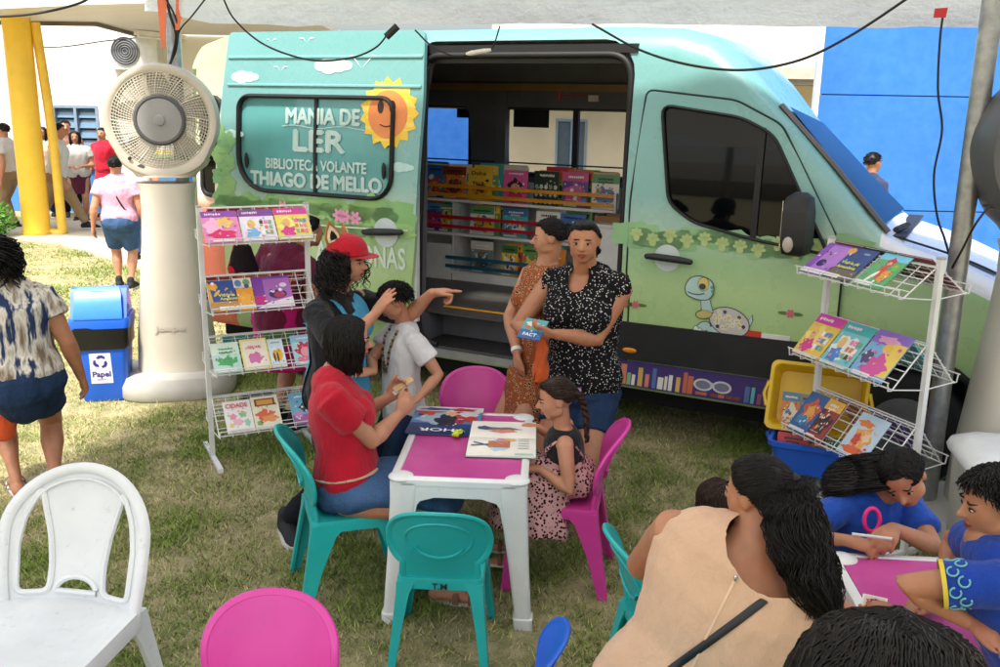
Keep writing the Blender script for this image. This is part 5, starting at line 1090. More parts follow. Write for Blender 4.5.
# ------------------------------------------------------------------ tables
def make_table(loc, rz, w_, d_, h_, label, topm):
    o = empty('plastic_table', loc, rz, label, 'table'); tw = plastic('white_table_plastic', '#e2e4e2'); W2, D2 = w_ / 2, d_ / 2
    mb = MB(); mb.rings([[(x, y, z) for x, y in rrect(-W2 + e, -D2 + e, W2 - e, D2 - e, .05, 5)] for z, e in ((h_ - .03, .0), (h_ - .006, .0), (h_, .008), (h_ + .001, .03), (h_ - .008, .036))], tw); mb.build('table_rim', parent=o, fix=True, smooth=40)
    mb = MB(); mb.rings([[(x, y, z) for x, y in rrect(-W2 + .036, -D2 + .036, W2 - .036, D2 - .036, .035, 4)] for z in (h_ - .0075, h_ - .003)], topm); mb.build('tabletop', parent=o, fix=True)
    for sx in (-1, 1):
        for sy in (-1, 1):
            mb = MB(); th = .02
            def rs(cx, cy, z, a, b): return [(cx - sx * (a / 2) + x, cy - sy * (b / 2) + y, z) for x, y in rrect(-a / 2, -b / 2, a / 2, b / 2, .018, 3)]
            mb.rings([rs(sx * W2, sy * D2, h_ - .02, .125, .11), rs(sx * W2, sy * D2, h_ - .10, .115, .10), rs(sx * (W2 + .012), sy * (D2 + .012), h_ * .45, .088, .085), rs(sx * (W2 + .028), sy * (D2 + .028), .05, .07, .07), rs(sx * (W2 + .036), sy * (D2 + .036), .045, .085, .085), rs(sx * (W2 + .036), sy * (D2 + .036), 0, .08, .08)], tw)
            mb.ell((sx * (W2 - .045), sy * (D2 - .045), h_ - .008), (.055, .055, .016), tw); mb.build('leg', parent=o, fix=True, smooth=40)
    for k, (L_, sgn) in enumerate(((W2, -1), (W2, 1), (D2, -1), (D2, 1))):
        pts = [(-L_ + .10, h_ - .025), (-L_ + .10, h_ - .20), (-L_ + .115, h_ - .12)] + [(-L_ + .13 + .02 * j, h_ - .10 + .006 * min(j, 3)) for j in range(4)] + [(L_ - .19 + .02 * j, h_ - .082 - .006 * j) for j in range(4)] + [(L_ - .115, h_ - .12), (L_ - .10, h_ - .20), (L_ - .10, h_ - .025)]
        other = D2 if k < 2 else W2
        if k < 2: me = panel(pts, [], lambda x, z: V((x, sgn * (other - .004), z)), .012)
        else: me = panel(pts, [], lambda x, z: V((sgn * (other - .004), x, z)), .012)
        link('apron', smooth(setmat(me, tw), 30), o)
    return o
def pink_top():
    s = NT('pink_table_sheet'); n = s.noise(4, 5); s.base(s.ramp(n, [(.3, hexc('#bb3f8c')), (.7, hexc('#cf5aa2'))])); s.b.inputs['Roughness'].default_value = .3
    br = s.n('ShaderNodeTexBrick'); br.inputs['Scale'].default_value = 9; br.inputs['Mortar Size'].default_value = .01; br.offset = 0; br.inputs['Brick Width'].default_value = 1; br.inputs['Row Height'].default_value = 1
    s.t.links.new(s.coord(), br.inputs[0]); s.bump(br.outputs['Fac'], .15, .003); return s.m
PT = pink_top(); TH_ = .66
tabA = make_table((-.14, 4.14, 0), R(-3), .58, .90, TH_, 'white plastic table with a pink top in the middle of the lawn', PT)
tabB = make_table((1.45, 2.72, 0), R(-4), .60, .74, TH_, 'white plastic table with a pink top beside the girl in blue', PT)
# comic and open picture book and toy car on the main table
TM = Matrix.Translation((0, 0, TH_ + .001))
cm = [('r', 0, .0, 1, .26, '#e6dfe2'), ('r', 0, .62, 1, 1, '#1d3566')] 
p1 = atz(446, 422, TH_); M = Matrix.Translation((p1.x, p1.y, TH_ + .006)) @ Matrix.Rotation(R(176), 4, 'Z') @ Matrix.Rotation(R(-90), 4, 'X') @ Matrix.Translation((0, 0, -.20))
make_book('comic_book', .34, .40, .006, '#27457c', [('r', 0, .0, 1, .62, '#5a7fae'), ('b', .3, .4, .26, .2, '#b83a38', 1), ('b', .66, .42, .26, .22, '#9fb4c4', 2), ('b', .5, .5, .16, .2, '#2c2a38', 3), ('b', .2, .25, .16, .1, '#d8cfd2', 4), ('b', .8, .22, .14, .12, '#c4473c', 5), ('b', .45, .25, .1, .1, '#e0b48c', 6), ('r', 0, .78, 1, 1, '#1d3160'), ('r', 0, .0, 1, .18, '#e2d6da'), ('t', 'THOR', .5, .89, .11, '#e9edf4', .66), ('b', .3, .1, .2, .06, '#b02c3a', 7), ('b', .7, .1, .22, .05, '#3b4a7c', 8)], 'dark blue and red comic magazine lying upside down on the pink table', M, 'comic')
# (upside-down for us: its top edge points to the far reader)
p2 = [atz(x, y, TH_) for x, y in ((463, 459), (533, 461), (540, 425), (474, 419))]
pb = empty('picture_book', (sum((q.x for q in p2)) / 4, sum((q.y for q in p2)) / 4, TH_ + .002), R(88), 'open white picture book with a drawn figure lying on the pink table', 'book')
for nm, sg in (('left_page', -1), ('right_page', 1)):
    mb = MB(); nx = 10; rows = []
    prof = lambda t: .004 + .012 * math.sin(min(1, t * 3) * math.pi * .5) * (1 - t) + .004
    Wp, Hp = .23, .31
    vs = [(sg * Wp * i / nx, -Hp / 2 + Hp * j, prof(i / nx)) for j in (0, 1) for i in range(nx + 1)]; b0 = [(x, y, .001) for x, y, z in vs]
    fs = [(i, i + 1, nx + 2 + i, nx + 1 + i) for i in range(nx)]; n_ = len(vs)
    mb.add(vs + b0, fs + [tuple(n_ + k for k in f_[::-1]) for f_ in fs] + [(nx, n_ + nx, n_ + 2 * nx + 1, 2 * nx + 1)] + [(i, n_ + i, n_ + i + 1, i + 1) for i in range(nx)] + [(nx + 1 + i, nx + 2 + i, n_ + nx + 2 + i, n_ + nx + 1 + i) for i in range(nx)], WHT)
    f = lambda x, y, e=.0008: (sg * Wp * x, -Hp / 2 + Hp * y, prof(x) + e)
    def F(e): return lambda x, y: f(x, y, e)
    if sg < 0:
        mb.poly([(.04, .03), (.96, .03), (.96, .30), (.04, .30)], H('page_teal', '#a8d2c4', .6), F(.001)); mb.poly(blob(.5, .55, .28, .16, 2), H('page_blue', '#b8d3e4', .6), F(.001)); mb.poly([(.3, .38), (.62, .38), (.62, .70), (.3, .70)], H('page_brown', '#b9764c', .6), F(.0016)); mb.poly(blob(.28, .5, .16, .09, 3), H('page_pink', '#d88aa4', .6), F(.0022)); mb.poly(blob(.2, .38, .1, .08, 4), H('page_blond', '#e4c27e', .6), F(.0028))
        for k in range(5): mb.poly([(.15 + .12 * k, .1), (.17 + .12 * k, .1), (.17 + .12 * k, .26), (.15 + .12 * k, .26)], H('page_text', '#5a7a74', .6), F(.0016))
        for a in ((.45, .7, .52, .95), (.5, .7, .35, .92)): mb.poly([(a[0], a[1]), (a[0] + .05, a[1]), (a[2] + .05, a[3]), (a[2], a[3])], H('page_navy', '#41557c', .6), F(.0022))
    else:
        mb.poly(blob(.45, .55, .12, .3, 5), H('page_grey', '#6a7080', .6), F(.001)); mb.poly(blob(.3, .5, .1, .2, 6), H('page_coral', '#e08a70', .6), F(.0016)); mb.poly(blob(.5, .8, .12, .1, 7), H('page_navy', '#41557c', .6), F(.0022))
    mb.build(nm, parent=pb)
mb = MB(); mb.box((-.237, -.16, 0), (.237, .16, .0008), H('cover_green', '#4d8a7c', .4)); mb.build('cover', parent=pb)
pc_ = atz(458, 433, TH_ + .02); tc = empty('toy_car', (pc_.x, pc_.y, TH_ + .009), R(70), 'tiny yellow green toy car on the comic magazine', 'toy car')
mb = MB(); yg = H('lime_toy_paint', '#c4d21c', .25); mb.rings([[(x * .036, y, z) for x, y, z in ((-1, -.016, .006), (1, -.016, .006), (1, .016, .006), (-1, .016, .006))], [(x * .037, y, z) for x, y, z in ((-1, -.017, .016), (1, -.017, .014), (1, .017, .014), (-1, .017, .016))], [(x, y, z) for x, y, z in ((-.03, -.013, .018), (.012, -.013, .018), (.012, .013, .018), (-.03, .013, .018))], [(x, y, z) for x, y, z in ((-.022, -.011, .028), (.002, -.011, .028), (.002, .011, .028), (-.022, .011, .028))]], yg); mb.build('body', parent=tc, fix=True, smooth=30)
for x in (-.022, .022):
    for y in (-.017, .017): mb = MB(); mb.tube([(x, y - .003, .008), (x, y + .003, .008)], .008, 12, blk); mb.build('wheel', parent=tc)
# card on the second table
pk = atz(874, 604, TH_); M = Matrix.Translation((pk.x, pk.y, TH_ + .002)) @ Matrix.Rotation(R(-25), 4, 'Z') @ Matrix.Rotation(R(-90), 4, 'X') @ Matrix.Translation((0, 0, -.05))
make_book('picture_card', .075, .10, .003, '#e9e4dc', [('r', .08, .08, .92, .92, '#d9c4b0'), ('b', .5, .5, .34, .26, '#b0402e', 3), ('b', .5, .62, .18, .16, '#3a2a26', 4), ('e', .5, .55, .1, .1, '#e0ac88')], 'small picture card lying on the pink table by the foreground woman', M, 'card')

# ------------------------------------------------------------------ crates behind the right rack
p = V((1.78, 5.02, 0)); bcr = empty('blue_crate', (p.x, p.y, .205), R(-24), 'blue plastic crate of books on the low bench behind the rack', 'crate')
def crate(o, w_, d_, h_, m, flare=.03):
    mb = MB(); ro = lambda e, z: [(x, y, z) for x, y in rrect(-w_ / 2 - e, -d_ / 2 - e, w_ / 2 + e, d_ / 2 + e, .04, 4)]
    mb.rings([ro(-flare, 0), ro(0, h_ - .03), ro(.018, h_ - .028), ro(.018, h_), ro(.0, h_), ro(-.008, h_ - .01), ro(-flare - .008, .012)], m); mb.build('tub', parent=o, fix=True, smooth=35)
    for sx in (-1, 1): mb = MB(); mb.tube([(sx * (w_ / 2 + .02), -.07, h_ - .012), (sx * (w_ / 2 + .04), 0, h_ - .012), (sx * (w_ / 2 + .02), .07, h_ - .012)], .012, 6, m); mb.build('handle', parent=o, smooth=60)
crate(bcr, .46, .28, .19, BLUEP)
bcM = Matrix.Translation(bcr.location) @ Matrix.Rotation(R(-24), 4, 'Z')
for k, kind in enumerate(('red', 'orange', 'green', 'pink')):
    make_book('book', .17, .2, .02, PAL[kind][0], gen_art(kind, 900 + k), f'{kind} book standing in the blue crate, {ORD[k]} from its front', bcM @ Matrix.Translation((-.12 + .08 * k, -.09 + .04 * k, .02)) @ Matrix.Rotation(-.25, 4, 'X'), group='books in the blue crate')
YP = plastic('yellow_plastic', '#e3b911')
ycr = empty('yellow_crate', (p.x + .06, p.y + .20, .55), 0, 'yellow plastic crate tipped on its side behind the blue crate', 'crate'); ycr.rotation_euler = (R(70), 0, R(-24)); crate(ycr, .50, .36, .15, YP, .02)
stb = empty('low_bench', (p.x, p.y, 0), R(-24), 'low grey bench under the blue crate', 'bench')
mb = MB(); mb.box((-.26, -.16, .175), (.26, .25, .20), H('grey_board', '#6a6a68', .7)); mb.build('top', parent=stb)
for sx in (-1, 1):
    for sy in (-1, 1): mb = MB(); mb.box((sx * .22 - .02, sy * .12 - .02, 0), (sx * .22 + .02, sy * .12 + .02, .174), H('grey_board', '#6a6a68', .7)); mb.build('leg', parent=stb)
yM = Matrix.Translation(ycr.location) @ ycr.rotation_euler.to_matrix().to_4x4()
for k, (x, kind) in enumerate(((-.13, 'orange'), (-.03, 'grey'))):
    make_book('book', .10, .20, .012, PAL[kind][0], gen_art(kind, 950 + k), ['orange book leaning inside the tipped yellow crate', 'grey book leaning inside the tipped yellow crate'][k], Matrix.Translation(ycr.location) @ Matrix.Rotation(R(-24), 4, 'Z') @ Matrix.Translation((x - .02, -.07, -.155)) @ Matrix.Rotation(-.30, 4, 'X'), group='books in the yellow crate')
# ------------------------------------------------------------------ white bin at right and leftovers
p = at(992, 470, 4.0); wb_ = empty('white_tub', (p.x + .17, p.y + .1, 0), R(-10), 'white plastic tub with a domed lid at the right edge', 'tub')
mb = MB(); mb.rings([rsq(.20, .20, .0, .06), rsq(.21, .21, .02, .06), rsq(.235, .235, .62, .07)], mat('offwhite_tub', hexc('#b9b6ac'), .5, var=.12, vscale=5)); mb.build('body', parent=wb_, fix=True, smooth=40)
mb = MB(); mb.rings([rsq(.255, .255, .61, .08), rsq(.262, .262, .63, .08), rsq(.25, .25, .665, .08), rsq(.19, .19, .70, .07), rsq(.08, .08, .715, .04)], mat('white_lid', hexc('#dcdedd'), .35)); mb.build('lid', parent=wb_, fix=True, smooth=60)
# ------------------------------------------------------------------ cables
bk_ = mat('black_cable', hexc('#141414'), .5)
def cable(label, pts, r_=.006): return tag(wire('cable', [at(*p) for p in pts], r_, bk_), label, 'cable')
cable('black cable looped on the tent valance above the sliding door', [(222, -4, 6.3), (235, 20, 6.35), (265, 45, 6.3), (310, 60, 6.2), (350, 58, 6.1), (375, 48, 6.05), (388, 34, 6.0)])
o = MB(); c = at(391, 32, 6.0); o.tube([c + V((-.03, 0, -.03)), c + V((.04, 0, .035))], [(.022, .014)] * 2, 8, blk); tag(o.build('plug_connector', smooth=60), 'small black plug hanging at the end of the looped cable', 'plug')
cable('thin black cable drooping across the top of the van door opening', [(415, 30, 6.0), (432, 46, 5.98), (455, 56, 5.96), (480, 52, 5.94), (492, 48, 5.93), (500, 26, 5.9)], .005)
o = MB(); c = at(466, 54, 5.95); d = at(491, 50, 5.92); o.tube([c, c.lerp(d, .2), c.lerp(d, .75), d], [.008, .015, .015, .009], 8, H('white_connector', '#dcdad2', .4)); tag(o.build('cable_connector', smooth=60), 'white cable connector hanging in the top of the door opening', 'connector')
cable('long black cable slung from the canopy to the van roof', [(592, 24, 5.6), (640, 50, 5.5), (690, 65, 5.3), (745, 70, 5.15), (800, 60, 5.05), (850, 36, 4.95), (905, 0, 4.85), (912, -6, 4.85)], .007)
cable('dark cable hanging down from the canopy by the right pole', [(944, 8, 4.75), (940, 40, 4.75), (938, 90, 4.76), (942, 130, 4.76), (934, 175, 4.76), (937, 215, 4.76), (945, 240, 4.77), (951, 262, 4.77)], .006)
o = MB(); c = at(941, 13, 4.74); o.add([c + V((-.03, 0, .02)), c + V((.03, 0, .025)), c + V((.026, .0, -.02)), c + V((-.032, 0, -.022)), c + V((-.03, .004, .02)), c + V((.03, .004, .025)), c + V((.026, .004, -.02)), c + V((-.032, .004, -.022))], [(0, 1, 2, 3), (7, 6, 5, 4), (0, 4, 5, 1), (1, 5, 6, 2), (2, 6, 7, 3), (3, 7, 4, 0)], H('red_tape', '#c01f2c', .5)); tag(o.build('red_tape', fix=True), 'red tape tag on the hanging cable', 'tape')
cable('black cable bundle tied to the left tent pole', [(166, -6, 6.95), (170, 15, 6.95), (176, 35, 6.98), (172, 58, 7.0), (170, 64, 7.0)], .010)
cable('second black cable curling round the left tent pole', [(163, -6, 6.9), (174, 14, 6.92), (178, 30, 6.95), (176, 50, 7.0), (171, 62, 7.0)], .007)
cable('black cable stretched from the left pole up to the valance', [(206, -2, 6.6), (192, 16, 6.8), (180, 30, 6.95), (176, 46, 7.0)], .006)
cable('black cable crossing below the blue awning at the top left', [(-10, 17, 6.0), (25, 15, 6.0), (55, 10, 6.0), (80, 3, 6.0), (92, -4, 6.0)], .008)
cable('black cable running from the right fan to the rack', [(990, 205, 4.5), (975, 225, 4.5), (962, 250, 4.6), (952, 268, 4.7)], .006)
cable('thin wire strung across the white building wall', [(20, 46, 17.6), (60, 47, 17.6), (105, 41, 17.6), (135, 38, 17.6)], .012)
for k, (a, b, y) in enumerate((((162, -4), (163, 48), 6.93), ((181, -4), (177, 30), 6.93))):
    A_, B_ = at(*a, y), at(*b, y); o = MB(); o.rings([[A_ + V((-.035, 0, 0)), A_ + V((.035, .0, 0)), A_ + V((.035, .004, 0)), A_ + V((-.035, .004, 0))], [B_ + V((-.012, 0, 0)), B_ + V((.012, 0, 0)), B_ + V((.012, .004, 0)), B_ + V((-.012, .004, 0))]], H('orange_strap', '#d9724e', .7)); tag(o.build('strap', fix=True), ['long faded orange strap hanging left of the tent pole', 'short faded orange strap hanging right of the tent pole'][k], 'strap')
# ------------------------------------------------------------------ people
def skin_mat(name, hx):
    s = NT(name); c = V(hexc(hx)); n = s.noise(18, 5); n2 = s.noise(5, 3); red = V((c.x * 1.02, c.y * .82, c.z * .78)); s.base(s.mix(s.ramp(n2, [(.42, (0, 0, 0)), (.68, (.8, .8, .8))]), s.ramp(n, [(.3, tuple(c * .86)), (.7, tuple(c * 1.1))]), tuple(red))); s.b.inputs['Roughness'].default_value = .5
    s.b.inputs['Subsurface Weight'].default_value = .15; s.b.inputs['Subsurface Radius'].default_value = (.01, .004, .002); s.b.inputs['Subsurface Scale'].default_value = 1
    s.bump(s.noise(260, 3), .08, .001); return s.m
SKIN = {'mid': skin_mat('skin_mid_brown', '#bc8869'), 'warm': skin_mat('skin_warm_brown', '#b07b5b'), 'light': skin_mat('skin_light_tan', '#c59a7a'), 'dark': skin_mat('skin_deep_brown', '#8a5a40')}
def hair_mat(name, hx):
    s = NT(name); c = V(hexc(hx)); n = s.noise(30, 3); s.base(s.ramp(n, [(.3, tuple(c * .6)), (.7, tuple(c * 1.5))])); s.b.inputs['Roughness'].default_value = .46; s.b.inputs['Specular IOR Level'].default_value = .28; return s.m
HAIR = {'black': hair_mat('black_hair', '#120e0c'), 'brown': hair_mat('dark_brown_hair', '#2a1a12')}
def cloth(name, hx, var=.12, rough=.85):
    s = NT(name); c = V(hexc(hx)); n = s.noise(7, 5); s.base(s.ramp(n, [(.3, tuple(c * (1 - var))), (.7, tuple(min(1, v * (1 + var)) for v in c))])); s.b.inputs['Roughness'].default_value = rough
    s.b.inputs['Specular IOR Level'].default_value = .2; s.b.inputs['Sheen Weight'].default_value = .15
    wv = s.noise(500, 2); fo = s.noise(1, 5, s.coord((17, 17, 6)), .6); s.bump(s.math('ADD', s.math('MULTIPLY', wv, .10), fo), .75, .022); return s.m
def denim(name, hx):
    s = NT(name); c = V(hexc(hx)); n = s.noise(6, 5); m2 = s.noise(240, 2)
    s.base(s.mix(.25, s.ramp(n, [(.35, tuple(c * .7)), (.7, tuple(c * 1.5))]), s.ramp(m2, [(.4, tuple(c * .6)), (.6, tuple(min(1, v * 2.2) for v in c))]))); s.b.inputs['Roughness'].default_value = .9; s.b.inputs['Specular IOR Level'].default_value = .15
    s.bump(s.math('ADD', s.math('MULTIPLY', m2, .15), s.noise(1, 5, s.coord((15, 15, 7)), .6)), .7, .02); return s.m
def pattern(name, a, b, scale, lo, hi, kind='vor', third=None):
    s = NT(name)
    if kind == 'vor':
        v = s.n('ShaderNodeTexVoronoi'); v.inputs['Scale'].default_value = scale; s.t.links.new(s.coord(), v.inputs['Vector']); f = v.outputs['Distance']
    else: f = s.noise(scale, 3, s.coord(kind if hasattr(kind, '__len__') and not isinstance(kind, str) else None))
    st = [(lo, hexc(a)), (hi, hexc(b))]
    if third: st += [(third[0], hexc(third[1]))]
    s.base(s.ramp(f, st, 'CONSTANT' if kind == 'vor' else 'LINEAR')); s.b.inputs['Roughness'].default_value = .85; s.b.inputs['Specular IOR Level'].default_value = .15
    s.bump(s.noise(1, 5, s.coord((16, 16, 6)), .6), .7, .02); return s.m
EYEW = mat('eye_white', hexc('#b9aca0'), .3); IRIS = mat('iris_dark', hexc('#1d120c'), .15); LIP = {k: skin_mat('lip_' + k, h) for k, h in (('mid', '#8f4a40'), ('warm', '#8a4238'), ('light', '#a8625a'), ('dark', '#6a352c'))}
DENIM = denim('blue_denim', '#3a5578'); DENIMD = denim('dark_blue_denim', '#22344f'); BLACKD = denim('black_denim', '#17181c')
SHOEM = mat('black_canvas_shoe', hexc('#1b1b1e'), .8); SOLE = mat('white_rubber_sole', hexc('#d9d6ce'), .6); SANDAL = mat('tan_sandal', hexc('#7a5a40'), .7)

def ik(a, b, l1, l2, hint):
    d = b - a; L_ = min(d.length, (l1 + l2) * .997); dn = d.normalized(); e = a + dn * L_
    x = (l1 * l1 - l2 * l2 + L_ * L_) / (2 * L_); h = math.sqrt(max(0, l1 * l1 - x * x)); hv = V(hint); hv = hv - dn * hv.dot(dn)
    if hv.length < 1e-4: hv = dn.orthogonal()
    return a + dn * x + hv.normalized() * h, e
def dirv(deg): return V((math.cos(R(deg)), math.sin(R(deg)), 0))
class Person:
    """adult or child from a few real points; face directions in degrees (0 = +x, 90 = away from the camera, -90 = towards it)"""
    def __init__(s, label, h, pelvis, neck, face, head=None, hface=None, pitch=0, hroll=0, skin='mid', girth=1, group=None, vox=.0075, hk=1.0, cat='person', shw=1.0, bust=0, hipw=1.0, low=False):
        s.h = h; s.k = h; s.skin = skin; s.g = girth; s.vox = vox; s.low = low
        s.P, s.N = V(pelvis), V(neck); s.f = dirv(face); s.up = (s.N - s.P).normalized(); s.r = s.f.cross(s.up).normalized(); s.ff = s.up.cross(s.r)
        s.o = empty('person', (s.P.x, s.P.y, 0), 0, label, cat, group); s.off = V((s.P.x, s.P.y, 0))
        hf = dirv(face if hface is None else hface); hu = V((0, 0, 1)); hr = hf.cross(hu)
        q = Matrix.Rotation(R(pitch), 3, hr) ; hf = q @ hf; hu = q @ hu                   # pitch > 0 looks up
        q = Matrix.Rotation(R(hroll), 3, hf); hu = q @ hu; hr = q @ hr
        s.hf, s.hu, s.hr = hf, hu, hr; s.hs = .067 * h * hk / .067 * .0675                  # half head height
        s.hs = .0675 * h * hk
        s.H = V(head) if head is not None else s.N + (s.up * .45 + hu * .55).normalized() * (s.hs * 1.58) + hf * s.hs * .12
        s.sw = .110 * h * shw; s.mb = MB(); s.segs = []; s.bust = bust; s.hipw = hipw
        s.torso(s.mb, 0); s.headm()
    def L(s, v): return V(v) - s.off
    def ring_path(s):
        h = s.h; g = s.g; 
        return [(-.13, .060, .062, 0), (-.06, .092, .078, -.006), (.0, .102, .082, -.008), (.14, .100, .076, -.002), (.36, .082, .066, .004), (.55, .088, .068, .004), (.72, .099, .073, .004), (.86, .104, .064, -.002), (.95, .085, .048, -.006), (1.02, .045, .038, -.004)]
    def tpos(s, t, x=0, y=0): return s.P + (s.N - s.P) * t + s.r * x + s.ff * y
    def torso(s, mb, off, t0=-.2, t1=1.1, flare=0):
        h = s.h; pts = []; rad = []
        for t, a, b, y in s.ring_path():
            if t < t0 or t > t1: continue
            gg = s.g if t < .9 else 1 + (s.g - 1) * .4
            hw = s.hipw if t < .2 else 1
            pts.append(s.L(s.tpos(t, 0, y * h))); rad.append((a * h * gg * hw + off + flare * max(0, .5 - t), b * h * (gg * 1.06 if t < .7 else gg) + off + flare * max(0, .5 - t)))
        mb.tube(pts, rad, 20, side=s.r, rnd=True)
        if s.bust and t1 > .7:
            for sg in (-1, 1): mb.ell(s.L(s.tpos(.70, sg * .045 * h * s.g, .055 * h * s.g)), (s.bust * h * .042 + off, s.bust * h * .038 + off, s.bust * h * .042 + off), axes=(s.r, s.ff, s.up))
    def headm(s):
        h = s.hs; mb = s.mb; A = (s.hr, s.hf, s.hu); c = s.H
        def q(x, y, z): return s.L(c + s.hr * (x * h) + s.hf * (y * h) + s.hu * (z * h))
        s.hq = q
        mb.ell(q(0, -.13, .26), (.71 * h, .82 * h, .74 * h), axes=A, nu=24, nv=16)                        # cranium
        mb.ell(q(0, .24, -.14), (.62 * h, .52 * h, .72 * h), axes=A, nu=24, nv=16)                         # face
        mb.ell(q(0, .36, -.70), (.31 * h, .28 * h, .22 * h), axes=A)                                     # chin
        for sg in (-1, 1):
            mb.ell(q(sg * .37, .32, -.18), (.24 * h, .26 * h, .25 * h), axes=A)                          # cheek
            mb.ell(q(sg * .42, .14, -.46), (.18 * h, .34 * h, .24 * h), axes=A)                          # jaw
            mb.ell(q(sg * .70, -.10, .0), (.07 * h, .17 * h, .25 * h), axes=A)                           # ear
            mb.ell(q(sg * .26, .58, .17), (.21 * h, .14 * h, .06 * h), axes=A)                           # brow
            mb.ell(q(sg * .095, .76, -.20), (.075 * h, .09 * h, .07 * h), axes=A)                        # nostril
        mb.tube([q(0, .66, .16), q(0, .78, -.02), q(0, .90, -.17)], [.07 * h, .085 * h, .105 * h], 8, side=s.hr, rnd=True)
        mb.ell(q(0, .70, -.42), (.19 * h, .10 * h, .055 * h), axes=A); mb.ell(q(0, .67, -.53), (.17 * h, .10 * h, .06 * h), axes=A)
        nr = .036 * s.h * (.6 + .4 * s.g)
        mb.tube([s.L(s.tpos(.93)), s.L(s.N + s.up * .01), s.L(c - s.hu * h * .35 - s.hf * h * .12)], [nr * 1.15, nr, nr * .95], 14, rnd=True)
    def face(s, lips=True, brow=1.0):
        h = s.hs; q = s.hq; A = (s.hr, s.hf, s.hu)
        for sg in (-1, 1):
            mb = MB(); mb.ell(q(sg * .27, .655, .045), (.118 * h, .06 * h, .055 * h), EYEW, axes=A, nu=14, nv=10); mb.ell(q(sg * .27, .70, .045), (.062 * h, .025 * h, .062 * h), IRIS, axes=A, nu=12, nv=8)
            mb.tube([q(sg * (.27 + x), .71 - abs(x) * .7, .10 - x * x * 3.2) for x in (-.14, -.07, 0, .07, .14)], [.012 * h, .022 * h, .026 * h, .024 * h, .014 * h], 6, HAIR['black']); o = mb.build('eye', parent=s.o, smooth=180)
            mb = MB(); mb.tube([q(sg * (.27 + x), .735 - abs(x - .02) * .35 - (.16 if x > .1 else 0), .25 - x * x * 1.0 + max(0, -x) * .02) for x in (-.16, -.08, 0, .08, .16)], [(.012 * h, .018 * h)] + [(.02 * h, .034 * h * brow)] * 3 + [(.01 * h, .014 * h)], 6, HAIR['black'], side=s.hf); mb.build('eyebrow', parent=s.o, smooth=180)
        mb = MB(); mb.tube([q(x, .805 - abs(x) * .55, -.425 - abs(x) * .12) for x in (-.2, -.1, 0, .1, .2)], [(.012 * h, .02 * h)] + [(.028 * h, .045 * h)] * 3 + [(.012 * h, .02 * h)], 8, LIP[s.skin], side=s.hf)
        mb.tube([q(x, .785 - abs(x) * .55, -.525 + abs(x) * .25) for x in (-.18, -.09, 0, .09, .18)], [(.012 * h, .02 * h)] + [(.03 * h, .052 * h)] * 3 + [(.012 * h, .02 * h)], 8, LIP[s.skin], side=s.hf)
        mb.build('mouth', parent=s.o, smooth=180)
    def shoulder(s, sg): return s.tpos(.90, sg * s.sw, -.008 * s.h)
    def hand(s, wr, d, pn, curl=.35, spread=.12, thumb=.5, sg=1, k=1.0, curls=None):
        'wr wrist, d towards the fingers, pn the palm normal (palm side), thumb on the side sg'
        h = .105 * s.h * k; d = V(d).normalized(); pn = V(pn); pn = (pn - d * pn.dot(d)).normalized(); sd_ = d.cross(pn) * sg; mb = s.mb
        mb.tube([s.L(wr), s.L(wr + d * h * .18), s.L(wr + d * h * .36), s.L(wr + d * h * .48)], [(.17 * h, .13 * h), (.20 * h, .13 * h), (.225 * h, .125 * h), (.22 * h, .10 * h)], 12, side=sd_, rnd=True)
        fl = (.44, .50, .46, .36); 
        for i in range(4):
            c = curl if curls is None else curls[i]; b = wr + d * h * (.46 - .03 * abs(i - 1.3)) + sd_ * h * (.165 - .11 * i); a = (.5 - i / 3 + .17) * spread * 2
            dd = (d + sd_ * a).normalized(); p = [b - dd * h * .12, b]; ang = 0
            for L_ in (.42, .32, .26):
                ang += c * 1.05; v = dd * math.cos(ang) + pn * math.sin(ang); p.append(p[-1] + v * h * fl[i] * L_)
            rr = .052 * h * (1 if i < 3 else .88) + .0006
            mb.tube([s.L(x) for x in p], [rr * 1.1, rr * 1.08, rr, rr * .93, rr * .78], 8, rnd=True)
        b = wr + d * h * .14 + sd_ * h * .15; dd = (d * .75 + sd_ * (.75 * thumb + .1) + pn * .35).normalized()
        p = [b, b + dd * h * .20, b + (dd * .34 + d * .06) * h, b + (dd * .42 + d * .18) * h]
        mb.tube([s.L(x) for x in p], [.085 * h, .068 * h, .06 * h, .045 * h], 8, rnd=True)
    def arm(s, sg, wrist, hint, hd=None, pn=None, curl=.35, thumb=.5, ts=None, nohand=False, curls=None, sh=None, spread=.12, k=1.0):
        h = s.h; a = s.shoulder(sg) + (V(sh) if sh else V()); e, wr = ik(a, V(wrist), .178 * h, .150 * h, hint); r_ = h * (.6 + .4 * s.g)
        s.mb.tube([s.L(a - s.r * sg * .02 * h + s.up * .004 * h), s.L(a), s.L(a.lerp(e, .35)), s.L(a.lerp(e, .75)), s.L(e), s.L(e.lerp(wr, .25)), s.L(e.lerp(wr, .65)), s.L(wr)], [.036 * r_, .0345 * r_, .0325 * r_, .0275 * r_, .0255 * r_, .0265 * r_, .021 * h, .0165 * h], 12, rnd=True)
        if not nohand:
            d = V(hd) if hd else (wr - e); p = V(pn) if pn else V((0, 0, -1)); s.hand(wr, d, p, curl, spread, thumb, sg if ts is None else ts, k, curls)
        s.segs.append(('arm', sg, a, e, wr)); return a, e, wr
    def hip(s, sg): return s.tpos(-.02, sg * .054 * s.h * s.hipw)
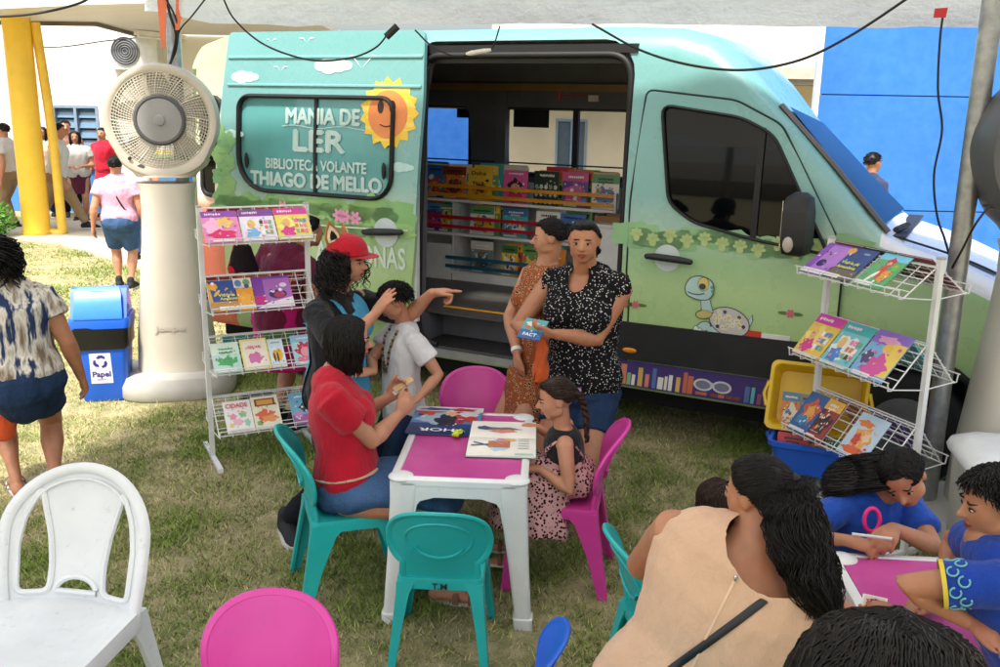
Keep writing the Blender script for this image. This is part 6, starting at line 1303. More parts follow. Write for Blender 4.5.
    def leg(s, sg, ankle, hint, fd=None, foot=True):
        h = s.h; a = s.hip(sg); kn, an = ik(a, V(ankle), .245 * h, .245 * h, hint); g = h * (.55 + .45 * s.g)
        s.mb.tube([s.L(a), s.L(a.lerp(kn, .25)), s.L(a.lerp(kn, .65)), s.L(kn), s.L(kn.lerp(an, .12)), s.L(kn.lerp(an, .33)), s.L(kn.lerp(an, .7)), s.L(an)], [.056 * g, .054 * g, .043 * g, .034 * g, .033 * g, .0355 * g, .024 * h, .0195 * h], 14, rnd=True)
        if foot:
            f = V(fd) if fd else s.f; f = V((f.x, f.y, 0)).normalized(); b = V((an.x, an.y, max(0.0, an.z - .045 * h)))
            s.mb.tube([s.L(b - f * .032 * h + V((0, 0, .02 * h))), s.L(b + f * .02 * h + V((0, 0, .026 * h))), s.L(b + f * .075 * h + V((0, 0, .016 * h))), s.L(b + f * .115 * h + V((0, 0, .010 * h)))], [(.021 * h, .022 * h), (.024 * h, .026 * h), (.028 * h, .015 * h), (.022 * h, .009 * h)], 10, side=f.cross(V((0, 0, 1))), rnd=True)
        s.segs.append(('leg', sg, a, kn, an, V(fd) if fd else s.f)); return a, kn, an
    def body(s): 
        b = remesh(s.mb, 'body', s.vox, SKIN[s.skin], s.o, it=3); return b
    def seg(s, kind, sg): return [q for q in s.segs if q[0] == kind and q[1] == sg][0]
    # ---- clothing
    def top(s, name, m, t0=-.08, t1=.97, sleeve=.5, off=.012, wr=.008, neck=None, flare=0, shoulder_cut=0, seed=1, vox=None, back_neck=False, straps=False, sleeve_r=1.0, cuts=()):
        mb = MB(); h = s.h; s.torso(mb, off, t0, t1 if not straps else .80, flare)
        for sg in (-1, 1):
            sh = s.shoulder(sg)
            if straps:
                pf = [s.tpos(.72, sg * .065 * h, .075 * h * s.g + off * .5), s.tpos(.88, sg * .062 * h, .062 * h + off * .4), s.tpos(1.0, sg * .058 * h, .015 * h), s.tpos(.92, sg * .06 * h, -.045 * h), s.tpos(.74, sg * .065 * h, -.068 * h * s.g - off * .5)]
                mb.tube([s.L(p) for p in curve(pf, 4)], [(straps, .008)] * 17, 8, side=s.r, rnd=True)
            elif sleeve > 0:
                q = [x for x in s.segs if x[0] == 'arm' and x[1] == sg]
                if q:
                    _, _, a, e, w_ = q[0]; r_ = h * (.6 + .4 * s.g) * sleeve_r
                    P_ = [a - s.r * sg * .045 * h - s.up * .002 * h, a - s.up * .003 * h, a.lerp(e, min(1, sleeve))]; rd = [.031 * r_ + off, .035 * r_ + off, .034 * r_ + off * 1.2]
                    if sleeve > 1: P_[2] = a.lerp(e, .6); P_ += [e, e.lerp(w_, sleeve - 1)]; rd += [.028 * r_ + off, .024 * h + off * .8]
                    mb.tube([s.L(p) for p in P_], rd, 14); mb.ell(s.L(a - s.r * sg * .018 * h - s.up * .005 * h), .036 * r_ + off)
            else:
                mb.tube([s.L(s.tpos(.93, sg * .04 * h)), s.L(s.tpos(.92, sg * (s.sw * .92)))], [(.04 * h + off * .6, .045 * h + off * .4), (.030 * h + off * .4, .040 * h + off * .3)], 12, side=s.ff, rnd=True)
        cs = list(cuts)
        if neck:   # neckline: an ellipsoid bite (centre t, forward y, radii)
            for (t, y, rx, ry, rz) in neck:
                c = s.L(s.tpos(t, 0, y * h)); cs.append(lambda p, c=c, rx=rx, ry=ry, rz=rz: ((p - c).dot(s.r) / (rx * h)) ** 2 + ((p - c).dot(s.ff) / (ry * h)) ** 2 + ((p - c).dot(s.up) / (rz * h)) ** 2 < 1)
        return remesh(mb, name, vox or s.vox * 1.05, m, s.o, it=7, wr=wr, cuts=cs, seed=seed, wscale=11)
    def bottoms(s, name, m, to, off=.014, wr=.008, t1=.18, seed=2, vox=None, cuff=1.0, rad=1.0):
        'to: 0..1 thigh share, 1..2 shin share'
        mb = MB(); h = s.h; s.torso(mb, off, -.2, t1); g = h * (.55 + .45 * s.g) * rad
        for q in s.segs:
            if q[0] != 'leg': continue
            _, sg, a, kn, an, fd = q; P_ = [a, a.lerp(kn, min(1, to) * .5), a.lerp(kn, min(1, to))]; rd = [.058 * g + off, .055 * g + off, (.055 - .016 * min(1, to)) * g + off * cuff]
            if to > 1: P_ += [kn.lerp(an, .3 * (to - 1)), kn.lerp(an, to - 1)]; rd[2] = .038 * g + off; rd += [.037 * g + off, (.037 - .012 * (to - 1)) * g + off * cuff]
            mb.tube([s.L(p) for p in P_], rd, 16)
        return remesh(mb, name, vox or s.vox * 1.05, m, s.o, it=4, wr=wr, seed=seed, wscale=10)
    def skirt(s, name, m, zlow, r0, r1, t1=.3, off=.014, fwd=0, wr=.012, seed=3, sit=None, extra=(), bite=()):
        mb = MB(); h = s.h
        if t1 is not None: s.torso(mb, off, -.2, t1)
        a = s.tpos(.02); b = V((a.x, a.y, zlow)) + s.f * fwd if sit is None else V(sit)
        n = 7; mb.tube([s.L(a.lerp(b, k / n)) for k in range(n + 1)], [((r0[0] + (r1[0] - r0[0]) * k / n), (r0[1] + (r1[1] - r0[1]) * k / n)) for k in range(n + 1)], 24, side=s.r)
        for pts, rd in extra: mb.tube([s.L(p) for p in pts], rd, 16, rnd=True)
        cs = []
        for (t, x, y, rx, ry, rz) in bite:
            c = s.L(s.tpos(t, x * h, y * h)); cs.append(lambda p, c=c, rx=rx, ry=ry, rz=rz: ((p - c).dot(s.r) / (rx * h)) ** 2 + ((p - c).dot(s.ff) / (ry * h)) ** 2 + ((p - c).dot(s.up) / (rz * h)) ** 2 < 1)
        return remesh(mb, name, s.vox * 1.1, m, s.o, it=4, wr=wr, seed=seed, wscale=9, cuts=cs)
    def shoes(s, m=None, sole=None, sandal=False):
        h = s.h
        for q in s.segs:
            if q[0] != 'leg': continue
            an, f = q[4], V(q[5]); f = V((f.x, f.y, 0)).normalized(); b = V((an.x, an.y, max(0, an.z - .045 * h))); sd_ = f.cross(V((0, 0, 1)))
            mb = MB(); pts = [b - f * .04 * h, b + f * .02 * h, b + f * .085 * h, b + f * .13 * h]
            def ol(z, e): return [s.L(b + f * (x * h) + sd_ * (y * h * e) + V((0, 0, z))) for x, y in ((-.044, -.018), (-.05, 0), (-.044, .018), (0, .024), (.06, .033), (.11, .030), (.132, .012), (.135, -.006), (.12, -.024), (.06, -.032), (0, -.024))]
            mb.rings([ol(.001, 1), ol(.022 if not sandal else .012, 1.04)], sole or SOLE); so = mb.build('sole', parent=s.o, fix=True); so.parent = None
            if sandal:
                so.name = 'sandal'; so.parent = s.o; mb = MB()
                for x in (.03, .075): mb.tube([s.L(b + f * x * h + sd_ * (.034 * h * math.cos(t)) + V((0, 0, .012 + .035 * h * math.sin(t)))) for t in np.linspace(0, math.pi, 9)], [(.009 * h, .003)] * 9, 6, sandal if not isinstance(sandal, bool) else SANDAL, side=f)
                mb.build('strap', parent=so); continue
            mb = MB(); mb.tube([s.L(b - f * .026 * h + V((0, 0, .03 * h))), s.L(b + f * .025 * h + V((0, 0, .034 * h))), s.L(b + f * .085 * h + V((0, 0, .022 * h))), s.L(b + f * .115 * h + V((0, 0, .014 * h)))], [(.025 * h, .03 * h), (.027 * h, .034 * h), (.030 * h, .022 * h), (.023 * h, .013 * h)], 12, side=sd_, rnd=True)
            mb.tube([s.L(b - f * .012 * h + V((0, 0, .03 * h))), s.L(b - f * .008 * h + V((0, 0, .075 * h)))], [.028 * h, .026 * h], 12, rnd=True)
            sh = remesh(mb, 'shoe', .007, m or SHOEM, s.o, it=2); so.parent = sh
    # ---- hair
    def hair(s, style, m='black', n=110, length=.3, rr=.0055, seed=1, tie=None, wave=.01, hang=None, hairline=.50, cap_k=1.0, back=V((0, 0, 0)), face_open=58, part=.15, curl=0):
        rg = random.Random(seed); h = s.hs; rr = rr * .52; n = int(n * 2.7); M_ = HAIR[m]; mb = MB(); C_ = s.H + s.hu * (.24 * h) - s.hf * (.12 * h); rx, ry, rz = .75 * h * cap_k, .85 * h * cap_k, .78 * h * cap_k
        def sp(th, ph, k=1.0):   # th from the top of the head, ph around (0 = front)
            return C_ + (s.hf * (math.sin(th) * math.cos(ph) * ry) + s.hr * (math.sin(th) * math.sin(ph) * rx) + s.hu * (math.cos(th) * rz)) * k
        # scalp cap with a hairline
        nu, nv = 40, 18; vs = []; ok = []
        for i in range(nv + 1):
            for j in range(nu):
                th = 2.35 * i / nv; ph = 2 * math.pi * j / nu; pf = abs((ph + math.pi) % (2 * math.pi) - math.pi)
                lim = 1.02 + hairline * .5 + (0.62 * max(0, min(1, (pf - R(42)) / R(40)))) + (.75 * max(0, min(1, (pf - R(95)) / R(30))))
                lim = min(lim, 2.3) - .27; vs.append(s.L(sp(min(th, lim), ph, 1.0 + .015 * noise.noise(V((th * 6, math.cos(ph) * 6, math.sin(ph) * 6)))))); ok.append(th <= lim + .13)
        fs = []
        for i in range(nv):
            for j in range(nu):
                k = (j + 1) % nu; q = (i * nu + j, i * nu + k, (i + 1) * nu + k, (i + 1) * nu + j)
                if ok[q[0]] and ok[q[1]]: fs.append(q)
        mb.add(vs, fs, M_)
        def limf(ph):
            pf = abs((ph + math.pi) % (2 * math.pi) - math.pi)
            return min(1.02 + hairline * .5 + .62 * max(0, min(1, (pf - R(42)) / R(40))) + .75 * max(0, min(1, (pf - R(95)) / R(30))), 2.3) - .27
        def strand(pts, r0): 
            P_ = curve(pts, 3); N_ = len(P_); j = .0035
            mb.tube([s.L(p + V((rg.uniform(-j, j), rg.uniform(-j, j), rg.uniform(-j, j)))) for p in P_], [r0 * (.55 + .45 * math.sin(math.pi * (.12 + .8 * i / (N_ - 1)))) * (1 if i < N_ - 1 else .3) for i in range(N_)], 3, M_)
        if style in ('ponytail', 'bun', 'short', 'braid'):
            T_ = s.H + s.hr * (tie[0] * h) + s.hf * (tie[1] * h) + s.hu * (tie[2] * h) if tie else sp(2.0, math.pi)
            for _ in range(n):
                ph = rg.uniform(-math.pi, math.pi); th0 = limf(ph) - rg.uniform(-.04, .10) if style != 'short' else rg.uniform(0, limf(ph)); a = sp(th0, ph, 1.0)
                if style == 'short':
                    d = (a - C_).normalized(); t = (s.hf * math.cos(ph) * .4 + s.hr * math.sin(ph) - s.hu * .8 + V((rg.uniform(-.5, .5), rg.uniform(-.5, .5), rg.uniform(-.3, .3)))).normalized()
                    strand([a - d * .004, a + d * .006 + t * .3 * length, a + d * .004 + t * length], rr); continue
                pts = [a]
                for k in (1, 2, 3):
                    p = a.lerp(T_, k / 4); d = p - C_; e = math.sqrt((d.dot(s.hr) / rx) ** 2 + (d.dot(s.hf) / ry) ** 2 + (d.dot(s.hu) / rz) ** 2); pts.append(C_ + d * max(1.0, 1.02 / max(e, .3)))
                pts.append(T_ + V((rg.uniform(-1, 1), rg.uniform(-1, 1), rg.uniform(-1, 1))) * .012); strand(pts, rr)
            if style == 'ponytail':
                path = [T_] + [V(p) for p in hang]; path = curve(path, 4); N_ = len(path)
                for _ in range(int(n * 1.1)):
                    a = rg.uniform(0, 6.28); q = math.sqrt(rg.random()); end = int(N_ * rg.uniform(.7, 1.0)); ph = rg.uniform(0, 6.28); pts = []
                    for i, p in enumerate(path[:end]):
                        t = i / (N_ - 1); w_ = length * (math.sin(math.pi * min(1, .18 + t * .75)) ** .8); tw = wave * math.sin(t * 16 + ph); tw2 = wave * math.cos(t * 13 + ph * 2)
                        pts.append(p + s.hr * (q * math.cos(a) * w_ + tw) + s.hf * (q * math.sin(a) * w_ * .8 + tw2))
                    if len(pts) > 3: strand(pts[::2] if len(pts) > 6 else pts, rr * 1.25)
                for k in range(3): mb.ell(s.L(T_ + s.hu * .004 * k), (.026, .026, .014), M_)
            if style == 'bun':
                for _ in range(150):
                    c = T_ + back; a = rg.uniform(0, 6.28); b_ = rg.uniform(-1, 1); u_ = V((rg.gauss(0, 1), rg.gauss(0, 1), rg.gauss(0, 1))).normalized(); v_ = u_.orthogonal().normalized()
                    strand([c + (u_ * math.cos(t) + v_ * math.sin(t)) * length * rg.uniform(.8, 1.02) for t in np.linspace(a, a + 3.4, 6)], rr)
                mb.ell(s.L(T_ + back), (length * .85,) * 3, M_)
            if style == 'braid':
                path = curve([T_] + [V(p) for p in hang], 6); N_ = len(path)
                for q in range(3):
                    pts = []; 
                    for i, p in enumerate(path): t = i / (N_ - 1); a = i * .8 + q * 2.094; w_ = length * (1 - .5 * t); pts.append(s.L(p + s.hr * (w_ * math.sin(a)) + s.hf * (w_ * .6 * math.sin(2 * a))))
                    mb.tube(pts, [length * .75 * (1 - .55 * i / N_) for i in range(N_)], 6, M_, rnd=True)
        if style == 'loose':
            for _ in range(n):
                ph = rg.uniform(R(face_open), 2 * math.pi - R(face_open)) if rg.random() < .93 else rg.uniform(R(face_open - 12), R(face_open)) * rg.choice((-1, 1))
                x0 = part * h; top_ = sp(rg.uniform(.05, .75), math.pi * rg.uniform(-.25, 1.25) if rg.random() < .35 else rg.uniform(-.9, .9) + (math.pi if abs(math.cos(ph)) > .7 and math.cos(ph) < 0 else 0), 1.0)
                top_ = C_ + s.hf * rg.uniform(-.6, .62) * ry + s.hr * x0 + s.hu * rz * .0; d = top_ - C_; u2 = 1 - (d.dot(s.hf) / ry) ** 2 - (d.dot(s.hr) / rx) ** 2; top_ += s.hu * rz * math.sqrt(max(.05, u2)) * 1.02
                k_ = rg.uniform(1.02, 1.10); e = sp(1.5, ph, k_); mid = top_.lerp(e, .5); d = mid - C_; q = math.sqrt((d.dot(s.hr) / rx) ** 2 + (d.dot(s.hf) / ry) ** 2 + (d.dot(s.hu) / rz) ** 2); mid = C_ + d * (1.05 / max(q, .3))
                ln = length * rg.uniform(.8, 1.05); out = (e - C_); out = out - s.hu * out.dot(s.hu); out.normalize(); dn = V((0, 0, -1)); w_ = rg.uniform(0, 6.28); sway = V((math.cos(w_), math.sin(w_), 0))
                pts = [top_, mid, e]
                for t in (.3, .65, 1.0): pts.append(e + dn * ln * t + out * (.012 - (.02 * t)) + sway * (wave * math.sin(t * 5 + w_)) + back * t)
                strand(pts, rr * 1.2)
                if curl:
                    pass
        if style == 'curly':
            for _ in range(n):
                ph = rg.uniform(R(face_open), 2 * math.pi - R(face_open)); th = rg.uniform(.6, 1.7); a = sp(th, ph, 1.02); out = (a - C_).normalized(); ln = length * rg.uniform(.6, 1.05); pts = [a]; w_ = rg.uniform(0, 6.28); N_ = 9
                for i in range(1, N_ + 1):
                    t = i / N_; pts.append(a + out * (.05 * min(1, t * 2.2)) * (1 + .25 * math.sin(w_)) + V((0, 0, -1)) * ln * t + back * t + V((math.cos(w_ + t * 11), math.sin(w_ + t * 11), 0)) * wave)
                strand(pts, rr * 1.2)
        return mb.build('hair', parent=s.o, smooth=180)

from mathutils.bvhtree import BVHTree
def snapper(o):
    me = o.data; t = BVHTree.FromPolygons([v.co.copy() for v in me.vertices], [tuple(q.vertices) for q in me.polygons])
    def f(org, d, off):
        h_ = t.ray_cast(V(org), V(d).normalized()); return (h_[0] - V(d).normalized() * off) if h_[0] else V(org)
    return f
def G(px, py, z): return atz(px, py, z)
def stand(p, fwd=(0, 0), w_=.05, foot=True, turn=(8, -8), base=None):
    b = V((p.P.x, p.P.y, 0)) if base is None else V((base[0], base[1], 0)); r = p.f.cross(V((0, 0, 1)))
    for sg, fw, tn in ((1, fwd[0], turn[0]), (-1, fwd[1], turn[1])):
        a = b + r * (sg * w_ * p.h) + p.f * fw + V((0, 0, .046 * p.h)); fd = Matrix.Rotation(R(-tn), 3, 'Z') @ p.f
        p.leg(sg, a, p.f + r * sg * .12, fd, foot)
def hang(p, sg, out=.06, fwd=.02, bend=.4, **k):
    a = p.shoulder(sg); w_ = a + p.r * sg * out * p.h - V((0, 0, 1)) * .31 * p.h + p.f * fwd * p.h
    return p.arm(sg, w_, -p.f + p.r * sg * .3, pn=-p.r * sg, **k)
PEOPLE = {}
# ---- woman in the black and white blouse
b1 = pattern('black_blouse_white_flecks', '#dcd8d2', '#141417', 80, 0, .24)
Y = 4.78
p = Person('woman in black blouse with white flecks and dark denim shorts facing the camera', 1.60, at(583, 392, Y), at(585, 274, Y), -118, head=at(584, 242, Y - .07), hface=-102, pitch=-4, skin='warm', girth=1.16, bust=1.2, vox=.0065, shw=1.12)
bk0 = at(533, 329, Y - .28)
p.arm(-1, at(556, 334, Y - .26), V((.9, .5, -.8)), hd=(-.95, -.1, .05), pn=(0, .35, .8), curl=.55, thumb=.4, ts=-1)
p.arm(1, at(545, 338, Y - .14), V((-1, .6, -.6)), hd=(-.8, -.25, .12), pn=(.1, -.2, 1), curl=.5)
stand(p, (.03, -.02), .055); p.body(); p.face()
p.top('blouse', b1, .13, .985, 0, .024, .012, neck=[(.99, .05, .034, .06, .05)])
mb = MB()
for sg in (-1, 1):     # frilled shoulder edge
    c = p.shoulder(sg); rows_ = []
    for i in range(26):
        t = 2 * math.pi * i / 25; d = p.ff * math.cos(t) + p.up * math.sin(t); q = c + p.r * sg * (-.012) + d * (.062 + .004 * math.sin(i * 1.7)); rows_.append([p.L(q), p.L(q + p.r * sg * .028 + d * (.012 + .010 * math.sin(i * 2.4))), p.L(q + p.r * sg * .030 + d * (.007 + .010 * math.sin(i * 2.4))), p.L(q + p.r * sg * .002 - d * .006)])
    mb.rings(rows_, b1, cap=False)
mb.build('frill', parent=p.o, smooth=180)
p.bottoms('shorts', DENIMD, .50, .016, .010, .10); p.shoes(sandal=SANDAL)
p.hair('ponytail', n=150, length=.035, tie=(.25, -.95, .05), hang=[p.H + p.hr * -.03 - p.hf * .10 + p.hu * -.06, p.H - p.hf * .10 - p.hu * .14], seed=3, wave=.012, hairline=.42)
mb = MB(); mb.tube([p.L(p.tpos(1.03, x * .052, .048 - abs(x) * .03) + V((0, 0, .03 * abs(x)))) for x in np.linspace(-1, 1, 9)], .0022, 5, H('gold_chain', '#b89a58', .3, metal=.8)); mb.build('necklace', parent=p.o)
PEOPLE['blouse'] = p
M = Matrix.Translation(bk0) @ Matrix.Rotation(R(-14), 4, 'Z') @ Matrix.Rotation(R(-62), 4, 'X') @ Matrix.Rotation(R(8), 4, 'Y') @ Matrix.Translation((0, 0, -.075))
make_book('booklet', .115, .145, .006, '#2a5d98', [('r', 0, .42, 1, 1, '#4f9aa4'), ('b', .4, .74, .26, .14, '#e0d9b8', 2), ('b', .7, .6, .2, .12, '#7a9a5a', 3), ('b', .25, .55, .12, .09, '#b8643c', 4), ('t', 'FACT', .5, .18, .16, '#e9eef2', .6)], 'blue and green booklet held by the woman in the black blouse', M, 'book')
ob = MB(); c = at(541, 358, Y - .25); 
rr = []
for k, (z, wd_, th) in enumerate(((.13, .012, .010), (.09, .020, .014), (.04, .030, .02), (.0, .026, .024), (-.05, .038, .022), (-.09, .034, .024), (-.13, .026, .006))): rr.append([c + V((wd_ * math.cos(t) + .007 * math.sin(5 * t + k * 2), th * math.sin(t) + .006 * math.cos(4 * t + k * 3), z + .008 * math.sin(2 * t + k))) for t in np.linspace(0, 2 * math.pi, 17)[:-1]])
ob.rings(rr, cloth('orange_bag_cloth', '#c85a2a', .2)); tag(ob.build('cloth_bag', smooth=60), 'rumpled orange cloth bag hanging from the woman in the black blouse', 'bag')

# ---- woman in the leopard dress
leo = pattern('leopard_print', '#24110d', '#c69c78', 46, 0, .28, third=(.40, '#96532f'))
Y = 5.12
p = Person('woman in a brown leopard print dress with hair up looking to the left', 1.57, at(540, 372, Y), at(546, 268, Y), -150, head=at(549, 238, Y - .02), hface=178, pitch=-6, skin='mid', girth=1.08, bust=1, vox=.0065)
p.arm(1, at(517, 352, Y - .12), V((-.5, .3, -.2)), hd=(.02, -.05, -1), pn=(.8, .2, 0), curl=.3)
p.arm(-1, at(560, 350, Y - .16), V((.6, .2, -.4)), hd=(-.4, -.3, -.5), pn=(-.5, .3, 0), curl=.5)
stand(p, (.0, .03)); p.body(); p.face()
p.skirt('dress', leo, .42, (.20, .175), (.25, .22), t1=.86, off=.011, wr=.014, extra=[])
mb = MB()
for sg in (-1, 1):
    P_ = curve([p.tpos(.78, sg * .075, .10), p.tpos(.92, sg * .085, .065), p.tpos(1.0, sg * .085, .012), p.tpos(.88, sg * .085, -.075)], 5); mb.tube([p.L(q) for q in P_], [(.034, .007)] * len(P_), 8, leo, side=p.r, rnd=True)
mb.build('shoulder_strap', parent=p.o, smooth=180)
p.shoes(sandal=SANDAL); p.hair('bun', n=130, length=.042, tie=(0, -.92, .25), seed=5, hairline=.38)
mb = MB(); a, e, w_ = p.seg('arm', 1)[2:5]; q = w_.lerp(e, .06); mb.tube([p.L(q - (w_ - e).normalized() * .01), p.L(q + (w_ - e).normalized() * .012)], .031, 14, H('wristband_white', '#e6e0dc', .5)); mb.build('wristband', parent=p.o, smooth=60)

# ---- storyteller with the red cap
Y = 4.72
p = Person('storyteller in a red cap with fox ears and blue apron pointing right', 1.53, at(338, 395, Y), at(336, 296, Y), -22, head=at(349, 262, Y - .04), hface=-16, pitch=-4, hroll=2, skin='mid', girth=1.12, bust=.8, vox=.006)
p.arm(-1, at(432, 293, Y - .02), V((.2, .4, -1)), hd=(1, -.02, .10), pn=(0, -.3, -1), curls=(.05, .95, 1.05, 1.1), thumb=.7, sh=V((.05, .0, .0)), k=1.1)
p.arm(1, at(374, 315, Y - .28), V((-.4, -.7, -1)), hd=(.55, .05, .75), pn=(.75, .55, -.35), curl=.12, thumb=.6, spread=.2, k=1.05)
stand(p, (.03, .03), .07, base=V((-1.07, 4.62, 0)), turn=(40, -10)); p.body(); p.face()
p.top('shirt', cloth('black_tee', '#1a1a1d', .2), -.1, .985, .85, .011, .010)
ap = cloth('sky_blue_apron', '#48a3cd', .12); 
p.top('apron', ap, -.30, .93, -1, .021, .008, straps=.05, seed=4, cuts=[lambda q, p=p: abs((q - p.L(p.tpos(.5))).dot(p.r)) > .118])
p.bottoms('jeans', BLACKD, 1.93, .012, .010, .1)
p.shoes()
p.hair('curly', n=260, length=.20, rr=.0042, wave=.018, seed=7, hairline=.5, face_open=68, back=V((0, 0, 0)))
capm = cloth('red_cap_cloth', '#b5172c', .08)
cap = empty('cap', (0, 0, 0)); cap.parent = p.o
mb = MB(); h = p.hs; C_ = p.H + p.hu * .24 * h - p.hf * .12 * h; rows_ = []
for i in range(9):
    th = R(86) * (1 - i / 8); rows_.append([p.L(C_ + p.hf * (math.sin(th) * math.cos(t) * 1.04 * h) + p.hr * (math.sin(th) * math.sin(t) * .91 * h) + p.hu * ((math.cos(th) ** .8 * .99 + .17) * h)) for t in np.linspace(0, 2 * math.pi, 33)[:-1]])
rows_ = [[q - p.hu * .05 * h for q in rows_[0]]] + rows_; mb.rings(rows_, capm); mb.build('crown', parent=cap, smooth=70)
mb = MB(); rows_ = []
for z in (.17, .205): rows_.append([p.L(C_ + p.hf * ((.86 * math.cos(t) + (.78 * max(0, math.cos(t)) ** .6 if math.cos(t) > 0 else 0)) * h) + p.hr * (.80 * math.sin(t) * h) + p.hu * ((z - .05 * math.sin(t) ** 2 + .02) * h)) for t in np.linspace(-1.45, 1.45, 22)])
mb.rings(rows_, capm); mb.build('brim', parent=cap, fix=True, smooth=40)
fur = cloth('fox_fur', '#a9713c', .3); fin = cloth('fox_ear_inner', '#e0cdb0', .2); fblk = cloth('fox_ear_black', '#1e1714', .2)
for sg, hh, dx, dyy in ((1, 1.12, .55, -.38), (-1, .78, .40, -.25)):
    b = C_ + p.hr * (sg * dx * h) + p.hf * dyy * h + p.hu * (.70 * h); tip = b + p.hu * hh * h * .95 + p.hr * sg * .22 * h - p.hf * .25 * h; fr = (p.hf * .6 + p.hr * sg * .75).normalized(); sd_ = (tip - b).normalized().cross(fr)
    e = empty('fox_ear', (0, 0, 0)); e.parent = p.o
    for nm, m_, k_, o_, th in (('ear_back', fur, 1, 0, .10), ('ear_inner', fin, .74, .085, .03), ('ear_mark', fblk, .42, .105, .02)):
        mb = MB(); P_ = [(-.34, 0), (-.36, .3), (-.22, .68), (0, 1), (.22, .68), (.36, .3), (.34, 0)]
        c0 = b.lerp(tip, .40 if nm != 'ear_mark' else .34)
        def mp(x, y, d): return p.L(c0 + (b + (tip - b) * y + sd_ * x * h * hh - c0) * k_ + fr * (d * h))
        mb.rings([[mp(x, y, o_ - th) for x, y in P_], [mp(x * .96, y, o_) for x, y in P_]], m_); mb.build(nm, parent=e, fix=True, smooth=40)

# ---- woman in the red shirt, seated
Y = 3.97
sx = V((-.64, 3.99, 0))
p = Person('seated woman in a bright red shirt and denim skirt handing something to the boy', 1.58, (-.66, 3.96, .50), at(333, 379, 4.0), 8, head=at(350, 340, 4.03), hface=14, pitch=-8, skin='mid', girth=1.02, bust=1, vox=.0065)
p.arm(1, at(398, 415, 4.12), V((.3, -.5, -1)), hd=(.55, .35, .55), pn=(-.3, .7, .1), curl=.6, thumb=.5)
p.arm(-1, at(388, 398, 4.30), V((.2, .6, -1)), hd=(.6, .1, .5), pn=(.1, -.8, .2), curl=.5, thumb=.5)
p.leg(1, V((-.22, 3.88, .07)), V((1, -.05, .6)), V((1, -.1, 0))); p.leg(-1, V((-.26, 4.10, .07)), V((1, .05, .6)), V((1, .1, 0))); p.body(); p.face()
p.top('shirt', cloth('red_tee', '#b5122a', .1), .13, .985, .52, .019, .011, seed=3)
th = [(curve([p.tpos(.02, 0, 0) - V((.02, 0, .0)), V((-.52, 3.97, .52)), V((-.34, 3.98, .52)), V((-.24, 3.99, .46))], 3), [(.20, .10)] * 4 + [(.20, .098)] * 4 + [(.185, .092)] * 2)]
mb = MB(); p.torso(mb, .014, -.2, .06); mb.tube([p.L(q) for q in th[0][0]], th[0][1], 20, side=V((0, 1, 0)), rnd=True)
remesh(mb, 'denim_skirt', .009, DENIM, p.o, it=5, wr=.012, seed=6)
mb = MB(); mb.tube([p.L(p.tpos(.17, .104 * 1.58 * math.cos(t) * 1.02, .078 * 1.58 * math.sin(t) * 1.12)) for t in np.linspace(0, 2 * math.pi, 25)], [(.006, .016)] * 25, 6, H('pale_waistband', '#b9a78f', .8), side=p.up); mb.build('waistband', parent=p.o)
p.shoes(sandal=SANDAL); p.hair('loose', n=480, length=.17, rr=.0045, seed=9, wave=.004, hairline=.35, face_open=62, part=.12)

# ---- boy in the white shirt
Y = 4.80
p = Person('boy in a white shirt and bead necklace standing behind the table corner', 1.18, at(402, 408, Y), at(404, 327, Y), -150, head=at(394, 301, Y - .05), hface=-165, pitch=-22, skin='mid', girth=.98, hk=1.2, vox=.006)
p.arm(-1, at(418, 398, Y - .24), V((.9, .4, -.5)), hd=(-.6, -.5, -.2), pn=(-.3, .1, -1), curl=.5, k=1.1)
p.arm(1, at(374, 372, Y - .16), V((-.8, .5, -.6)), hd=(-.6, -.3, .2), pn=(.2, .2, -1), curl=.4, k=1.1)
stand(p); p.body(); p.face()
wt = cloth('white_tee', '#d9dadb', .05); shb = p.top('shirt', wt, -.06, .985, .55, .014, .013, seed=8); p.bottoms('jeans', DENIMD, 1.9, .010, .008, .06)
mb = MB(); cm_ = H('shirt_print', '#38424a', .7); c = p.tpos(.52, -.01, .108); 
for dx, dz, w_, h_ in ((0, 0, .06, .016), (.005, .018, .03, .014), (-.02, -.01, .018, .012)): mb.ell(p.L(c + p.r * dx + p.up * dz), (w_ / 2, .006, h_ / 2), cm_, axes=(p.r, p.ff, p.up))
mb.build('shirt_print', parent=p.o)
nk = MB(); snb = snapper(shb)
for sg in (-1, 1):
    for k in range(15): 
        t = k / 14; q = snb(p.L(p.tpos(.99 - .52 * t, sg * (.050 * (1 - t ** 1.5) + .003), .5)), -p.ff, .005); nk.ell(q, (.0085,) * 3, [H('seed_bead_tan', '#9a8058', .4), H('seed_bead_dark', '#4a382a', .4)][k % 2], nu=8, nv=6)
nk.build('bead_necklace', parent=p.o, smooth=180); p.shoes(); p.hair('short', n=420, length=.030, rr=.0045, seed=4, hairline=.5, cap_k=1.02)
q = at(404, 386, 4.28); pp_ = MB(); Mx = Matrix.Translation(q) @ Matrix.Rotation(R(25), 4, 'Z') @ Matrix.Rotation(R(-25), 4, 'Y')
pp_.rings([[(-.05, -.02, 0), (.05, -.03, .012), (.05, -.03, .014), (-.05, -.02, .002)], [(-.05, .02, .01), (.05, .015, .02), (.05, .015, .022), (-.05, .02, .012)]], H('tan_card', '#c9a878', .6), M=Mx); pp_.rings([[(-.06, -.015, -.012), (.01, -.02, -.006), (.01, -.02, -.004), (-.06, -.015, -.01)], [(-.06, .02, -.006), (.01, .015, .0), (.01, .015, .002), (-.06, .02, -.004)]], WHT, M=Mx)
tag(pp_.build('folded_card', fix=True), 'folded tan and white card passed between the boy and red shirted woman', 'card')

